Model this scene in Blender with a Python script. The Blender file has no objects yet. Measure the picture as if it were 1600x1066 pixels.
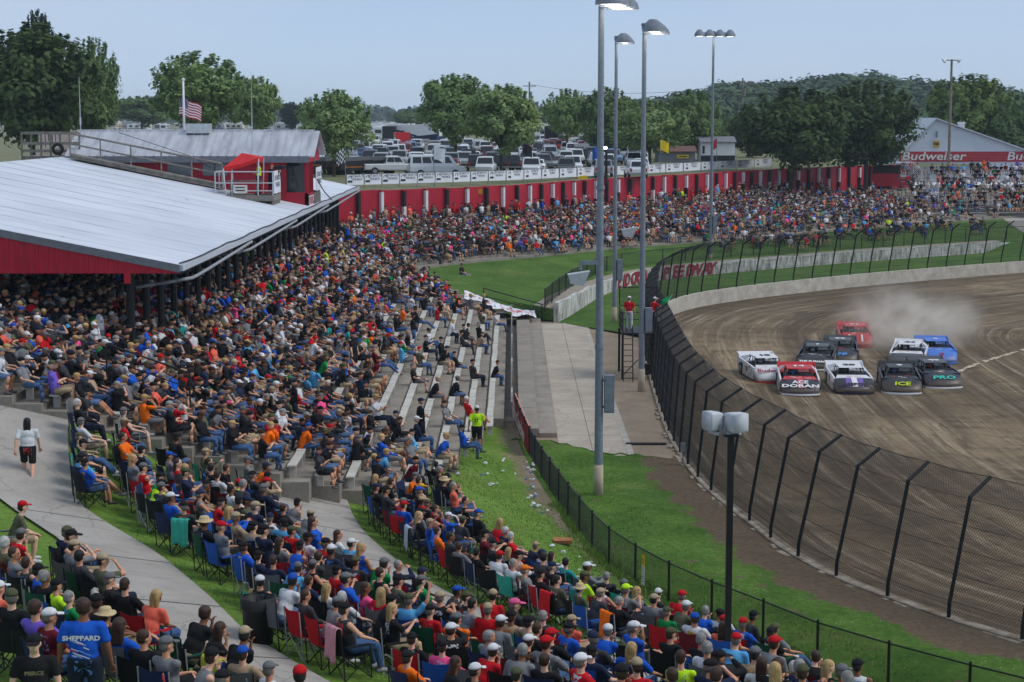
import bpy, bmesh, math, random
import numpy as np
from mathutils import Vector, Matrix, Quaternion

random.seed(7); np.random.seed(7)
SC = bpy.context.scene
COL = SC.collection
R = math.radians

# ------------------------------------------------------------------ camera
CAM_H = 13.5
FPX = 2800.0                       # focal length in pixels of a 1600 px wide frame
PITCH = math.atan(348 / 2800.0)
cd = bpy.data.cameras.new('camera')
cd.sensor_width = 36.0
cd.lens = FPX / 1600 * 36.0
cd.clip_start = 0.5
cd.clip_end = 20000
cam = bpy.data.objects.new('camera', cd)
COL.objects.link(cam)
cam.location = (0, 0, CAM_H)
cam.rotation_euler = (math.pi / 2 - PITCH, 0, 0)
SC.camera = cam

# ------------------------------------------------------------------ sky, sun, exposure
SUN_EL, SUN_AZ = R(50), R(100)     # azimuth clockwise from +Y: from the right, over the track
w = bpy.data.worlds.new('World'); SC.world = w; w.use_nodes = True
nt = w.node_tree
bg = nt.nodes['Background']
sky = nt.nodes.new('ShaderNodeTexSky'); sky.sky_type = 'NISHITA'; sky.sun_disc = False
sky.sun_elevation = SUN_EL; sky.sun_rotation = SUN_AZ
sky.altitude = 0; sky.air_density = 0.5; sky.dust_density = 0.3; sky.ozone_density = 5.0
veil = nt.nodes.new('ShaderNodeMixRGB'); veil.inputs[0].default_value = 0.72      # thin, even evening cloud over the blue
veil.inputs[2].default_value = (3.9, 4.65, 5.8, 1)
wt = nt.nodes.new('ShaderNodeTexCoord'); wm = nt.nodes.new('ShaderNodeMapping'); wm.inputs['Scale'].default_value = (1.2, 1.2, 5.0)
wn = nt.nodes.new('ShaderNodeTexNoise'); wn.inputs['Scale'].default_value = 2.2; wn.inputs['Detail'].default_value = 5; wn.inputs['Roughness'].default_value = 0.5
wr = nt.nodes.new('ShaderNodeMapRange'); wr.inputs[1].default_value = 0.3; wr.inputs[2].default_value = 0.7; wr.inputs[3].default_value = 0.58; wr.inputs[4].default_value = 0.9
nt.links.new(wt.outputs['Generated'], wm.inputs[0]); nt.links.new(wm.outputs[0], wn.inputs['Vector']); nt.links.new(wn.outputs['Fac'], wr.inputs[0]); nt.links.new(wr.outputs[0], veil.inputs[0])
nt.links.new(sky.outputs[0], veil.inputs[1]); nt.links.new(veil.outputs[0], bg.inputs[0]); bg.inputs[1].default_value = 0.1
sd = bpy.data.lights.new('sun', 'SUN'); sd.energy = 1.25; sd.angle = R(26); sd.color = (1.0, 0.96, 0.9)
so = bpy.data.objects.new('sun', sd); COL.objects.link(so)
sdir = Vector((math.sin(SUN_AZ) * math.cos(SUN_EL), math.cos(SUN_AZ) * math.cos(SUN_EL), math.sin(SUN_EL)))
so.rotation_euler = sdir.to_track_quat('Z', 'Y').to_euler()
so.location = (40, -40, 80)
SC.view_settings.view_transform = 'Standard'; SC.view_settings.look = 'None'
SC.view_settings.gamma = 1.0; SC.view_settings.exposure = 0.46
SC.view_settings.use_curve_mapping = False
SC.render.engine = 'CYCLES'
SC.cycles.use_denoising = True
SC.cycles.max_bounces = 6; SC.cycles.diffuse_bounces = 3; SC.cycles.glossy_bounces = 2
SC.cycles.transparent_max_bounces = 8; SC.cycles.volume_bounces = 3
SC.cycles.caustics_reflective = False; SC.cycles.caustics_refractive = False

# ------------------------------------------------------------------ measuring helpers
CP, SP = math.cos(PITCH), math.sin(PITCH)
def ray(px, py):
    u = (px - 800) / FPX; v = (533 - py) / FPX
    return Vector((u, CP + v * SP, -SP + v * CP))
def P(px, py, z=0.0):                       # ground point seen at a photo pixel, at height z
    d = ray(px, py); t = (z - CAM_H) / d.z
    return Vector((d.x * t, d.y * t, z))
def PD(px, py, y):                          # point seen at a photo pixel, at distance y
    d = ray(px, py); t = y / d.y
    return Vector((d.x * t, y, CAM_H + d.z * t))
def proj(p):
    z = p[2] - CAM_H
    dep = p[1] * CP - z * SP; up = p[1] * SP + z * CP
    return 800 + FPX * p[0] / dep, 533 - FPX * up / dep

# ------------------------------------------------------------------ mesh helpers
class MB:
    def __init__(s): s.v = []; s.f = []; s.m = []
    def face(s, pts, mi=0):
        b = len(s.v); s.v += [tuple(p) for p in pts]; s.f.append(list(range(b, b + len(pts)))); s.m.append(mi)
    def box(s, c, d, rz=0, mi=0, M=None):
        hx, hy, hz = d[0] / 2, d[1] / 2, d[2] / 2
        cs, sn = math.cos(rz), math.sin(rz); b = len(s.v)
        for z in (-hz, hz):
            for x, y in ((-hx, -hy), (hx, -hy), (hx, hy), (-hx, hy)):
                p = Vector((x * cs - y * sn + c[0], x * sn + y * cs + c[1], z + c[2]))
                s.v.append(tuple(M @ p) if M is not None else tuple(p))
        for q in ((3, 2, 1, 0), (4, 5, 6, 7), (0, 1, 5, 4), (1, 2, 6, 5), (2, 3, 7, 6), (3, 0, 4, 7)):
            s.f.append([b + i for i in q]); s.m.append(mi)
    def hexa(s, bot, top, mi=0):            # bot / top: 4 points each, counter-clockwise from above
        b = len(s.v); s.v += [tuple(p) for p in bot] + [tuple(p) for p in top]
        for q in ((3, 2, 1, 0), (4, 5, 6, 7), (0, 1, 5, 4), (1, 2, 6, 5), (2, 3, 7, 6), (3, 0, 4, 7)):
            s.f.append([b + i for i in q]); s.m.append(mi)
    def tube(s, p, q, r0, r1=None, n=6, mi=0, cap=True):
        r1 = r0 if r1 is None else r1
        p = Vector(p); q = Vector(q); d = q - p
        if d.length < 1e-6: return
        d.normalize(); a = d.orthogonal().normalized(); c = d.cross(a)
        b = len(s.v)
        for o, r in ((p, r0), (q, r1)):
            for i in range(n):
                t = 2 * math.pi * i / n
                s.v.append(tuple(o + a * (r * math.cos(t)) + c * (r * math.sin(t))))
        for i in range(n):
            j = (i + 1) % n
            s.f.append([b + i, b + j, b + n + j, b + n + i]); s.m.append(mi)
        if cap:
            s.f.append([b + i for i in range(n - 1, -1, -1)]); s.m.append(mi)
            s.f.append([b + n + i for i in range(n)]); s.m.append(mi)
    def path(s, pts, r, n=6, mi=0):
        for i in range(len(pts) - 1): s.tube(pts[i], pts[i + 1], r, r, n, mi)
    def loft(s, rings, mi=0, closed=True, cap=True):
        b = len(s.v); n = len(rings[0])
        for rg in rings: s.v += [tuple(p) for p in rg]
        for k in range(len(rings) - 1):
            for i in range(n if closed else n - 1):
                j = (i + 1) % n
                s.f.append([b + k * n + i, b + k * n + j, b + (k + 1) * n + j, b + (k + 1) * n + i]); s.m.append(mi)
        if cap:
            s.f.append([b + i for i in range(n - 1, -1, -1)]); s.m.append(mi)
            e = b + (len(rings) - 1) * n
            s.f.append([e + i for i in range(n)]); s.m.append(mi)
    def ball(s, c, r, nu=8, nv=6, mi=0, M=None):
        rx, ry, rz = (r, r, r) if not hasattr(r, '__len__') else r
        c = Vector(c); b = len(s.v)
        def T(p):
            p = Vector(p)
            if M is not None: p = M @ p
            return tuple(c + p)
        s.v.append(T((0, 0, -rz)))
        for k in range(1, nv):
            t = math.pi * k / nv - math.pi / 2
            for i in range(nu):
                a = 2 * math.pi * i / nu
                s.v.append(T((rx * math.cos(t) * math.cos(a), ry * math.cos(t) * math.sin(a), rz * math.sin(t))))
        s.v.append(T((0, 0, rz))); e = len(s.v) - 1
        for i in range(nu):
            j = (i + 1) % nu
            s.f.append([b, b + 1 + j, b + 1 + i]); s.m.append(mi)
            for k in range(nv - 2):
                o = b + 1 + k * nu
                s.f.append([o + i, o + j, o + nu + j, o + nu + i]); s.m.append(mi)
            o = b + 1 + (nv - 2) * nu
            s.f.append([o + i, o + j, e]); s.m.append(mi)
    def mesh(s, name, mats, smooth=False):
        me = bpy.data.meshes.new(name)
        me.from_pydata(s.v, [], s.f)
        for m in (mats if isinstance(mats, (list, tuple)) else [mats]): me.materials.append(m)
        if any(s.m): me.polygons.foreach_set('material_index', s.m)
        if smooth: me.polygons.foreach_set('use_smooth', [True] * len(s.f))
        me.update()
        return me
    def build(s, name, mats, parent=None, smooth=False, loc=None):
        return link(name, s.mesh(name, mats, smooth), parent, loc)
def link(name, data, parent=None, loc=None):
    o = bpy.data.objects.new(name, data); COL.objects.link(o)
    if parent is not None: o.parent = parent
    if loc is not None: o.location = loc
    return o
def tag(o, label=None, cat=None, group=None, kind=None):
    if label: o['label'] = label
    if cat: o['category'] = cat
    if group: o['group'] = group
    if kind: o['kind'] = kind
    return o
def thing(name, label, cat, loc=(0, 0, 0), rz=0, group=None):
    o = bpy.data.objects.new(name, None); COL.objects.link(o)
    o.empty_display_size = 0.2
    o.location = loc; o.rotation_euler = (0, 0, rz)
    return tag(o, label, cat, group)
def copy_tree(o, parent=None):
    c = o.copy(); COL.objects.link(c); c.parent = parent
    for ch in KIDS.get(o.name, ()): copy_tree(ch, c)
    return c
KIDS = {}
def proto(o):                                # remember a finished thing's children for copying
    def walk(x):
        KIDS[x.name] = list(x.children)
        for ch in x.children: walk(ch)
    walk(o); return o
def np_mesh(name, V, Fq, mats, smooth=False, uv=None, col=None):
    V = np.asarray(V, dtype=np.float32); Fq = np.asarray(Fq, dtype=np.int32)
    me = bpy.data.meshes.new(name); k = Fq.shape[1]
    me.vertices.add(len(V)); me.vertices.foreach_set('co', V.ravel())
    me.loops.add(Fq.size); me.loops.foreach_set('vertex_index', Fq.ravel())
    me.polygons.add(len(Fq)); me.polygons.foreach_set('loop_start', np.arange(0, Fq.size, k, dtype=np.int32))
    for m in (mats if isinstance(mats, (list, tuple)) else [mats]): me.materials.append(m)
    if smooth: me.polygons.foreach_set('use_smooth', np.ones(len(Fq), bool))
    me.update(calc_edges=True)
    if uv is not None:
        l = me.uv_layers.new(name='UVMap'); l.data.foreach_set('uv', np.asarray(uv, np.float32)[Fq.ravel()].ravel())
    if col is not None:
        a = me.color_attributes.new('Col', 'FLOAT_COLOR', 'POINT')
        a.data.foreach_set('color', np.asarray(col, np.float32).ravel())
    me.validate()
    return me
def grid_faces(nu, nv):                      # vertices indexed i*nv + j
    i, j = np.meshgrid(np.arange(nu - 1), np.arange(nv - 1), indexing='ij')
    a = (i * nv + j).ravel()
    return np.stack([a, a + nv, a + nv + 1, a + 1], 1)
def spline(pts, n):                          # Catmull-Rom, resampled to n even steps
    p = [Vector(q).to_3d() if len(q) == 2 else Vector(q) for q in pts]
    p = [p[0] * 2 - p[1]] + p + [p[-1] * 2 - p[-2]]
    out = []
    for i in range(1, len(p) - 2):
        for k in range(24):
            t = k / 24
            a, b, c, d = p[i - 1], p[i], p[i + 1], p[i + 2]
            out.append(0.5 * ((2 * b) + (c - a) * t + (2 * a - 5 * b + 4 * c - d) * t * t + (3 * b - a - 3 * c + d) * t ** 3))
    out.append(p[-2])
    o = np.array([tuple(q) for q in out])
    s = np.concatenate([[0], np.cumsum(np.linalg.norm(np.diff(o, axis=0), axis=1))])
    t = np.linspace(0, s[-1], n)
    return np.stack([np.interp(t, s, o[:, k]) for k in range(3)], 1)
def clen(c): return float(np.linalg.norm(np.diff(c, axis=0), axis=1).sum())
def smooth01(t): t = np.clip(t, 0, 1); return t * t * (3 - 2 * t)

# ------------------------------------------------------------------ materials
def sc(r, g, b):                             # 0-255 sRGB to linear
    f = lambda c: (c / 255 / 12.92) if c / 255 <= 0.04045 else ((c / 255 + 0.055) / 1.055) ** 2.4
    return (f(r), f(g), f(b))
class NT:
    def __init__(s, name):
        s.mat = bpy.data.materials.new(name); s.mat.use_nodes = True
        s.t = s.mat.node_tree; s.b = s.t.nodes['Principled BSDF']
    def n(s, kind, **kw):
        x = s.t.nodes.new('ShaderNode' + kind)
        for k, v in kw.items(): setattr(x, k, v)
        return x
    def l(s, a, b): s.t.links.new(a, b)
    def noise(s, vec, scale, detail=4, rough=0.55):
        x = s.n('TexNoise'); x.inputs['Scale'].default_value = scale; x.inputs['Detail'].default_value = detail
        x.inputs['Roughness'].default_value = rough
        if vec is not None: s.l(vec, x.inputs['Vector'])
        return x.outputs['Fac']
    def ramp(s, fac, stops):
        x = s.n('ValToRGB'); e = x.color_ramp.elements
        while len(e) < len(stops): e.new(0.5)
        for k, (p, c) in enumerate(stops):
            e[k].position = p; e[k].color = (c, c, c, 1) if not hasattr(c, '__len__') else tuple(c)[:3] + (1,)
        s.l(fac, x.inputs['Fac']); return x.outputs['Color']
    def mix(s, fac, a, b, mode='MIX'):
        x = s.n('MixRGB', blend_type=mode)
        for sock, val in ((x.inputs[0], fac), (x.inputs[1], a), (x.inputs[2], b)):
            if hasattr(val, 'is_output'): s.l(val, sock)
            elif hasattr(val, '__len__'): sock.default_value = tuple(val)[:3] + (1,)
            elif sock.type == 'RGBA': sock.default_value = (val, val, val, 1)
            else: sock.default_value = val
        return x.outputs[0]
    def math(s, op, a, b=0.0):
        x = s.n('Math', operation=op)
        for sock, val in ((x.inputs[0], a), (x.inputs[1], b)):
            if hasattr(val, 'is_output'): s.l(val, sock)
            else: sock.default_value = val
        return x.outputs[0]
    def mapping(s, vec, scale=(1, 1, 1), rot=(0, 0, 0), loc=(0, 0, 0)):
        x = s.n('Mapping'); s.l(vec, x.inputs[0]); x.inputs['Scale'].default_value = scale
        x.inputs['Rotation'].default_value = rot; x.inputs['Location'].default_value = loc
        return x.outputs[0]
    def obj(s): return s.n('TexCoord').outputs['Object']
    def pos(s): return s.n('NewGeometry').outputs['Position']
    def uv(s): return s.n('TexCoord').outputs['UV']
    def done(s, col, rough=0.8, metal=0.0, spec=0.3, bump=None, bstr=0.3, bdist=0.02):
        s.b.inputs['Roughness'].default_value = rough; s.b.inputs['Metallic'].default_value = metal
        s.b.inputs['Specular IOR Level'].default_value = spec
        if hasattr(col, 'is_output'): s.l(col, s.b.inputs['Base Color'])
        else: s.b.inputs['Base Color'].default_value = tuple(col)[:3] + (1,)
        if bump is not None:
            x = s.n('Bump'); x.inputs['Strength'].default_value = bstr; x.inputs['Distance'].default_value = bdist
            s.l(bump, x.inputs['Height']); s.l(x.outputs[0], s.b.inputs['Normal'])
        return s.mat
def plain(name, col, rough=0.7, var=0.18, scale=6.0, metal=0.0, spec=0.3, bump=0.0, world=False, fine=0):
    k = NT(name); v = k.pos() if world else k.obj()
    f = k.noise(v, scale, 5)
    c = k.mix(k.ramp(f, [(0.3, 0.0), (0.7, 1.0)]), [x * (1 - var) for x in col], [min(1, x * (1 + var)) for x in col])
    if fine:
        g = k.noise(v, fine, 3, 0.7)
        c = k.mix(0.5, c, k.ramp(g, [(0.25, 0.55), (0.75, 1.35)]), 'MULTIPLY')
    return k.done(c, rough, metal, spec, f if bump else None, bump)
def byobj(name, rough=0.85, var=0.25, scale=9.0, metal=0.0, spec=0.2, coat=0.0, bump=0.0):
    k = NT(name); oi = k.n('ObjectInfo')
    f = k.noise(k.obj(), scale, 4)
    c = k.mix(1.0, oi.outputs['Color'], k.ramp(f, [(0.25, 1 - var), (0.75, 1.0)]), 'MULTIPLY')
    m = k.done(c, rough, metal, spec, f if bump else None, bump)
    if coat: k.b.inputs['Coat Weight'].default_value = coat; k.b.inputs['Coat Roughness'].default_value = 0.1
    return m
def emis(name, col, strength):
    k = NT(name); k.b.inputs['Emission Color'].default_value = tuple(col) + (1,)
    k.b.inputs['Emission Strength'].default_value = strength
    return k.done(col, 0.4)

def mat_cloth():                             # woven cloth; some shirts carry a printed patch on the back
    k = NT('cloth'); oi = k.n('ObjectInfo'); o = k.obj(); f = k.noise(o, 14, 4)
    c = k.mix(1.0, oi.outputs['Color'], k.ramp(f, [(0.25, 0.7), (0.75, 1.0)]), 'MULTIPLY')
    s = k.n('SeparateXYZ'); k.l(o, s.inputs[0])
    m = k.math('MULTIPLY', k.math('LESS_THAN', k.math('ABSOLUTE', s.outputs['Y']), 0.095), k.math('LESS_THAN', s.outputs['X'], -0.03))
    m = k.math('MULTIPLY', m, k.math('MULTIPLY', k.math('GREATER_THAN', s.outputs['Z'], 0.76), k.math('LESS_THAN', s.outputs['Z'], 0.97)))
    m = k.math('MULTIPLY', m, k.math('GREATER_THAN', oi.outputs['Random'], 0.52))
    n = k.n('TexNoise', noise_dimensions='4D'); n.inputs['Scale'].default_value = 22; n.inputs['Detail'].default_value = 2; k.l(o, n.inputs['Vector'])
    k.l(k.math('MULTIPLY', oi.outputs['Random'], 40.0), n.inputs['W'])
    m = k.math('MULTIPLY', m, k.ramp(n.outputs['Fac'], [(0.5, 0), (0.53, 1)]))
    ink = k.ramp(k.math('FRACT', k.math('MULTIPLY', oi.outputs['Random'], 17.0)), [(0.0, (.6, .6, .62)), (0.45, (.55, .56, .6)), (0.5, (.5, .04, .04)), (0.75, (.55, .35, .05)), (0.9, (.1, .25, .55))])
    return k.done(k.mix(m, c, ink), 0.9, 0, 0.2, f, 0.25)
M_CLOTH = mat_cloth()
M_SKIN = byobj('skin', 0.6, 0.15, 20)
def mat_hair():
    k = NT('hair'); oi = k.n('ObjectInfo'); f = k.noise(k.mapping(k.obj(), (1, 1, .12)), 70, 4, .7); g = k.noise(k.obj(), 12, 3)
    c = k.mix(1.0, oi.outputs['Color'], k.ramp(f, [(.3, .45), (.7, 1.25)]), 'MULTIPLY')
    c = k.mix(1.0, c, k.ramp(g, [(.3, .7), (.7, 1.1)]), 'MULTIPLY')
    return k.done(c, .5, 0, .35, f, .6)
M_HAIR = mat_hair()
M_SHOE = byobj('shoe', 0.6, 0.2, 20)
M_CANVAS = byobj('canvas', 0.85, 0.22, 8, bump=0.2)
M_PAINT = byobj('car_paint', 0.32, 0.08, 2, 0.0, 0.5, 0.5)
def mat_race():                              # glossy wraps with mud sprayed up from below
    k = NT('race_paint'); oi = k.n('ObjectInfo'); o = k.obj(); f = k.noise(o, 3, 5, .65)
    s = k.n('SeparateXYZ'); k.l(o, s.inputs[0])
    low = k.ramp(k.math('ADD', k.math('MULTIPLY', s.outputs['Z'], .8), k.math('MULTIPLY', f, .55)), [(.42, .85), (.85, .0)])
    sp = k.ramp(k.noise(o, 16, 4, .75), [(.52, 0), (.66, 1)])
    m = k.math('MAXIMUM', k.math('MULTIPLY', low, .7), k.math('MULTIPLY', sp, .35))
    return k.done(k.mix(m, oi.outputs['Color'], sc(126, 108, 86)), 0.42, 0, 0.45)
M_RPAINT = mat_race()
M_GLASS = plain('dark_glass', (0.012, 0.014, 0.017), 0.08, 0.1, 1, 0, 0.6)
M_TYRE = plain('tyre_rubber', (0.018, 0.017, 0.016), 0.8, 0.3, 9)
M_RIM = plain('rim_metal', (0.35, 0.35, 0.36), 0.4, 0.2, 6, 0.8)
M_BLACK = plain('black_steel', (0.012, 0.012, 0.013), 0.45, 0.3, 5)
M_WIRE = plain('fence_wire', (0.02, 0.02, 0.021), 0.6, 0.1, 2)
M_GALV = plain('galvanised', (0.2, 0.23, 0.265), 0.6, 0.15, 1.5, 0.0, 0.3, fine=8)
M_ALU = plain('aluminium', (0.55, 0.57, 0.58), 0.45, 0.15, 6, 0.6)
M_WHITE = plain('white_paint', (0.72, 0.73, 0.74), 0.5, 0.08, 3)
M_DARK = plain('dark_stuff', (0.02, 0.02, 0.022), 0.7, 0.4, 6)
def mat_red():                               # barn red paint, weathered in vertical runs
    k = NT('red_paint'); p = k.pos(); n = k.noise(k.mapping(p, (1, 1, .12)), 2.4, 5, .65); n2 = k.noise(p, .5, 4, .6)
    c = k.mix(k.ramp(n2, [(.3, 0), (.7, 1)]), (.37, .009, .026), (.50, .016, .04))
    c = k.mix(k.math('MULTIPLY', k.ramp(n, [(.52, 0), (.75, 1)]), .45), c, (.22, .014, .022))
    c = k.mix(k.math('MULTIPLY', k.ramp(k.noise(p, 9, 4, .8), [(.64, 0), (.72, 1)]), .35), c, (.42, .18, .17))
    return k.done(c, .5, 0, .3)
M_RED = mat_red()
M_LRED = emis('tail_light', (0.35, 0.01, 0.012), 0.05)
M_LAMP = plain('headlight', (0.6, 0.62, 0.65), 0.15, 0.05, 3, 0, 0.6)
M_TIMBER = plain('weathered_timber', (0.22, 0.2, 0.17), 0.9, 0.35, 3, bump=0.3, fine=25)
M_LIT = emis('lit_lens', (1.0, 0.97, 0.9), 6.0)
M_TEXTK = plain('black_print', (0.03, 0.03, 0.035), 0.7, 0.1, 4)
M_TEXTW = plain('white_print', (0.75, 0.75, 0.75), 0.6, 0.05, 4)
M_TEXTR = plain('red_print', (0.28, 0.02, 0.04), 0.7, 0.3, 4)

TMP = bpy.data.scenes.new('scratch')           # empty side scene: fast evaluation of single shapes
def tmp_graph(): TMP.view_layers[0].update(); return TMP.view_layers[0].depsgraph
def text(name, body, size, M, mat, parent=None, align='CENTER', shear=0.0, bold=0.0, sx=1.0):
    c = bpy.data.curves.new(name, 'FONT'); c.body = body; c.size = size; c.align_x = align; c.align_y = 'CENTER'
    c.shear = shear; c.offset = bold; c.resolution_u = 2; c.extrude = 0.002
    t = bpy.data.objects.new('tmp', c); TMP.collection.objects.link(t)
    me = bpy.data.meshes.new_from_object(t.evaluated_get(tmp_graph()))
    bpy.data.objects.remove(t); bpy.data.curves.remove(c)
    me.materials.clear(); me.materials.append(mat)
    o = bpy.data.objects.new(name, me); COL.objects.link(o)
    if parent is not None: o.parent = parent
    o.matrix_local = M @ Matrix.Diagonal((sx, 1, 1, 1))
    return o
def frame(o, xdir, ydir):                    # 4x4 with given origin, x and (approximate) y axes
    x = Vector(xdir).normalized(); y = Vector(ydir); z = x.cross(y).normalized(); y = z.cross(x)
    m = Matrix((x, y, z)).transposed().to_4x4(); m.translation = Vector(o); return m
# ================================================================== curves of the place (metres)
FENCE = spline([(0.1, 92), (0.14, 80), (0.8, 70), (1.63, 62.3), (2.2, 57.8), (2.85, 53.7), (3.67, 50.9), (4.91, 47.85),
                (6.89, 44.3), (8.0, 42.4), (11.2, 38.8), (15, 35.5), (24, 30)], 420)
CATCH = spline([(30, 31), (22, 37.2), (17, 41.2), (14.2, 44.0), (12.4, 46.24), (11.04, 48.6), (9.9, 50.8), (9.05, 53.2), (8.45, 55.6),
                (8.05, 58.4), (7.65, 60.6), (7.35, 62.8), (7.07, 65.3), (6.84, 69.3), (6.75, 76), (6.95, 84), (7.3, 94), (7.7, 105),
                (8.6, 115), (10.2, 122), (13, 129), (17, 134.5), (22, 139.8), (28, 145.5), (36, 152), (46, 159.5), (60, 168), (85, 180)], 700)
OLDW = spline([(3.07, 118.65), (4.73, 125.6), (6.7, 133.4), (9.4, 141.6), (13.8, 148.5), (22.4, 157), (36, 168.5), (55, 182), (80, 196)], 160)
TERR = spline([(-8.6, 131), (-4.5, 139.5), (3.2, 148.5), (8.7, 156), (17.6, 164.5), (25, 172), (36, 185), (55, 203), (80, 224)], 160)
REDW = spline([(-15.5, 144), (-5.5, 153), (0, 159.5), (8.8, 176), (20.8, 194), (32.5, 212), (50, 231), (68, 244), (90, 258)], 160)
def normals(c, side):                        # side=+1: left of travel direction
    t = np.gradient(c, axis=0); t /= np.linalg.norm(t, axis=1)[:, None]
    return np.stack([-t[:, 1] * side, t[:, 0] * side, np.zeros(len(t))], 1)
FN = normals(FENCE, -1)                      # towards the crowd
for _ in range(3):
    pad_ = np.pad(FN, ((24, 24), (0, 0)), mode='edge'); FN = np.stack([np.convolve(pad_[:, k], np.ones(49) / 49, 'valid') for k in range(3)], 1)
FN /= np.linalg.norm(FN, axis=1)[:, None]
CN = normals(CATCH, -1)                      # towards the track
FS = np.concatenate([[0], np.cumsum(np.linalg.norm(np.diff(FENCE, axis=0), axis=1))])
CS = np.concatenate([[0], np.cumsum(np.linalg.norm(np.diff(CATCH, axis=0), axis=1))])
def hill(x, d, y=None):
    k = 0.235 + 0.012 * np.clip(np.asarray(x) + 1, 0, 8)
    return np.minimum(5.7, k * np.maximum(0, np.asarray(d) - 0.5))
def fpoint(s, d):                            # point on the bank: s metres along the lower fence, d metres up from it
    x = np.interp(s, FS, FENCE[:, 0]); y = np.interp(s, FS, FENCE[:, 1])
    nx = np.interp(s, FS, FN[:, 0]); ny = np.interp(s, FS, FN[:, 1])
    px, py = x + nx * d, y + ny * d
    up = 1.25 * float(smooth01((py - 45.5) / 5)) * float(smooth01((-px - 8.5) / 4))     # the bank climbs to the stand's upper corner
    return float(px), float(py), float(hill(px, d)) + up, math.atan2(-ny, -nx)
def cpoint(s, wd=0.0):
    x = np.interp(s, CS, CATCH[:, 0]); y = np.interp(s, CS, CATCH[:, 1])
    nx = np.interp(s, CS, CN[:, 0]); ny = np.interp(s, CS, CN[:, 1])
    return Vector((x + nx * wd, y + ny * wd, 0)), Vector((nx, ny, 0))
def walltop(s):                              # top of the concrete under the catch fence
    y = np.interp(s, CS, CATCH[:, 1])
    return 0.10 + 0.80 * float(smooth01((y - 104) / 24))
def nearest(c, X, Y):
    best = np.full(X.shape, 1e9); idx = np.zeros(X.shape, int)
    for k in range(0, len(c), 2):
        d = (X - c[k, 0]) ** 2 + (Y - c[k, 1]) ** 2
        m = d < best; best[m] = d[m]; idx[m] = k
    return np.sqrt(best), idx

# ================================================================== ground materials
def mat_track():
    k = NT('race_dirt'); uv = k.uv(); p = k.pos()
    st1 = k.noise(k.mapping(uv, (0.03, 0.5, 1)), 1.0, 6, 0.6)
    st2 = k.noise(k.mapping(uv, (0.045, 4.2, 1), (0, 0, 0.012)), 1.0, 5, 0.65)
    st3 = k.noise(k.mapping(uv, (0.035, 1.6, 1), (0, 0, -0.02)), 1.0, 7, 0.62)
    big = k.noise(p, 0.055, 4, 0.5)
    fine = k.noise(p, 2.4, 6, 0.7)
    base = k.mix(k.ramp(big, [(0.38, 0), (0.62, 1)]), sc(106, 90, 70), sc(148, 129, 103))
    sep = k.n('SeparateXYZ'); k.l(uv, sep.inputs[0])
    wd = k.math('ADD', sep.outputs['Y'], k.math('MULTIPLY', big, 6.0))
    damp = k.ramp(k.math('DIVIDE', wd, 14.0), [(0.25, 1.0), (0.55, 0.0)])
    base = k.mix(k.math('MULTIPLY', damp, 0.75), base, sc(98, 86, 71))
    pt = k.noise(k.mapping(p, (1, 1.6, 1)), 0.42, 7, 0.68)
    base = k.mix(k.math('MULTIPLY', k.ramp(pt, [(0.5, 0), (0.6, 1)]), 0.6), base, sc(86, 75, 62))
    base = k.mix(k.ramp(st1, [(0.42, 0), (0.66, 1)]), base, sc(84, 73, 60))
    base = k.mix(k.math('MULTIPLY', k.math('MULTIPLY', k.ramp(st3, [(0.52, 0), (0.64, 1)]), k.ramp(k.noise(p, 0.16, 5, 0.6), [(0.4, 0.1), (0.62, 1)])), 0.7), base, sc(176, 160, 136))
    base = k.mix(k.math('MULTIPLY', k.ramp(st2, [(0.56, 0), (0.68, 1)]), 0.3), base, sc(182, 166, 142))
    base = k.mix(k.math('MULTIPLY', k.ramp(st2, [(0.34, 1), (0.44, 0)]), 0.25), base, sc(76, 66, 55))
    ln = k.noise(k.mapping(uv, (0.03, 0.55, 1), (0, 0, 0.10)), 1.0, 3, 0.5)
    gv = k.ramp(k.math('ABSOLUTE', k.math('SUBTRACT', k.math('FRACT', k.math('MULTIPLY', ln, 9.0)), 0.5)), [(0.0, 1), (0.05, 1), (0.09, 0)])
    gm = k.ramp(k.noise(p, 0.11, 4, 0.6), [(0.42, 0), (0.6, 1)])
    base = k.mix(k.math('MULTIPLY', k.math('MULTIPLY', gv, gm), 0.55), base, sc(80, 68, 54))
    base = k.mix(0.55, base, k.ramp(fine, [(0.3, 0.6), (0.7, 1.3)]), 'MULTIPLY')
    h = k.math('ADD', k.math('MULTIPLY', st2, 1.0), k.math('MULTIPLY', fine, 0.6))
    return k.done(base, 0.95, 0, 0.1, h, 0.7, 0.12)
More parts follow.
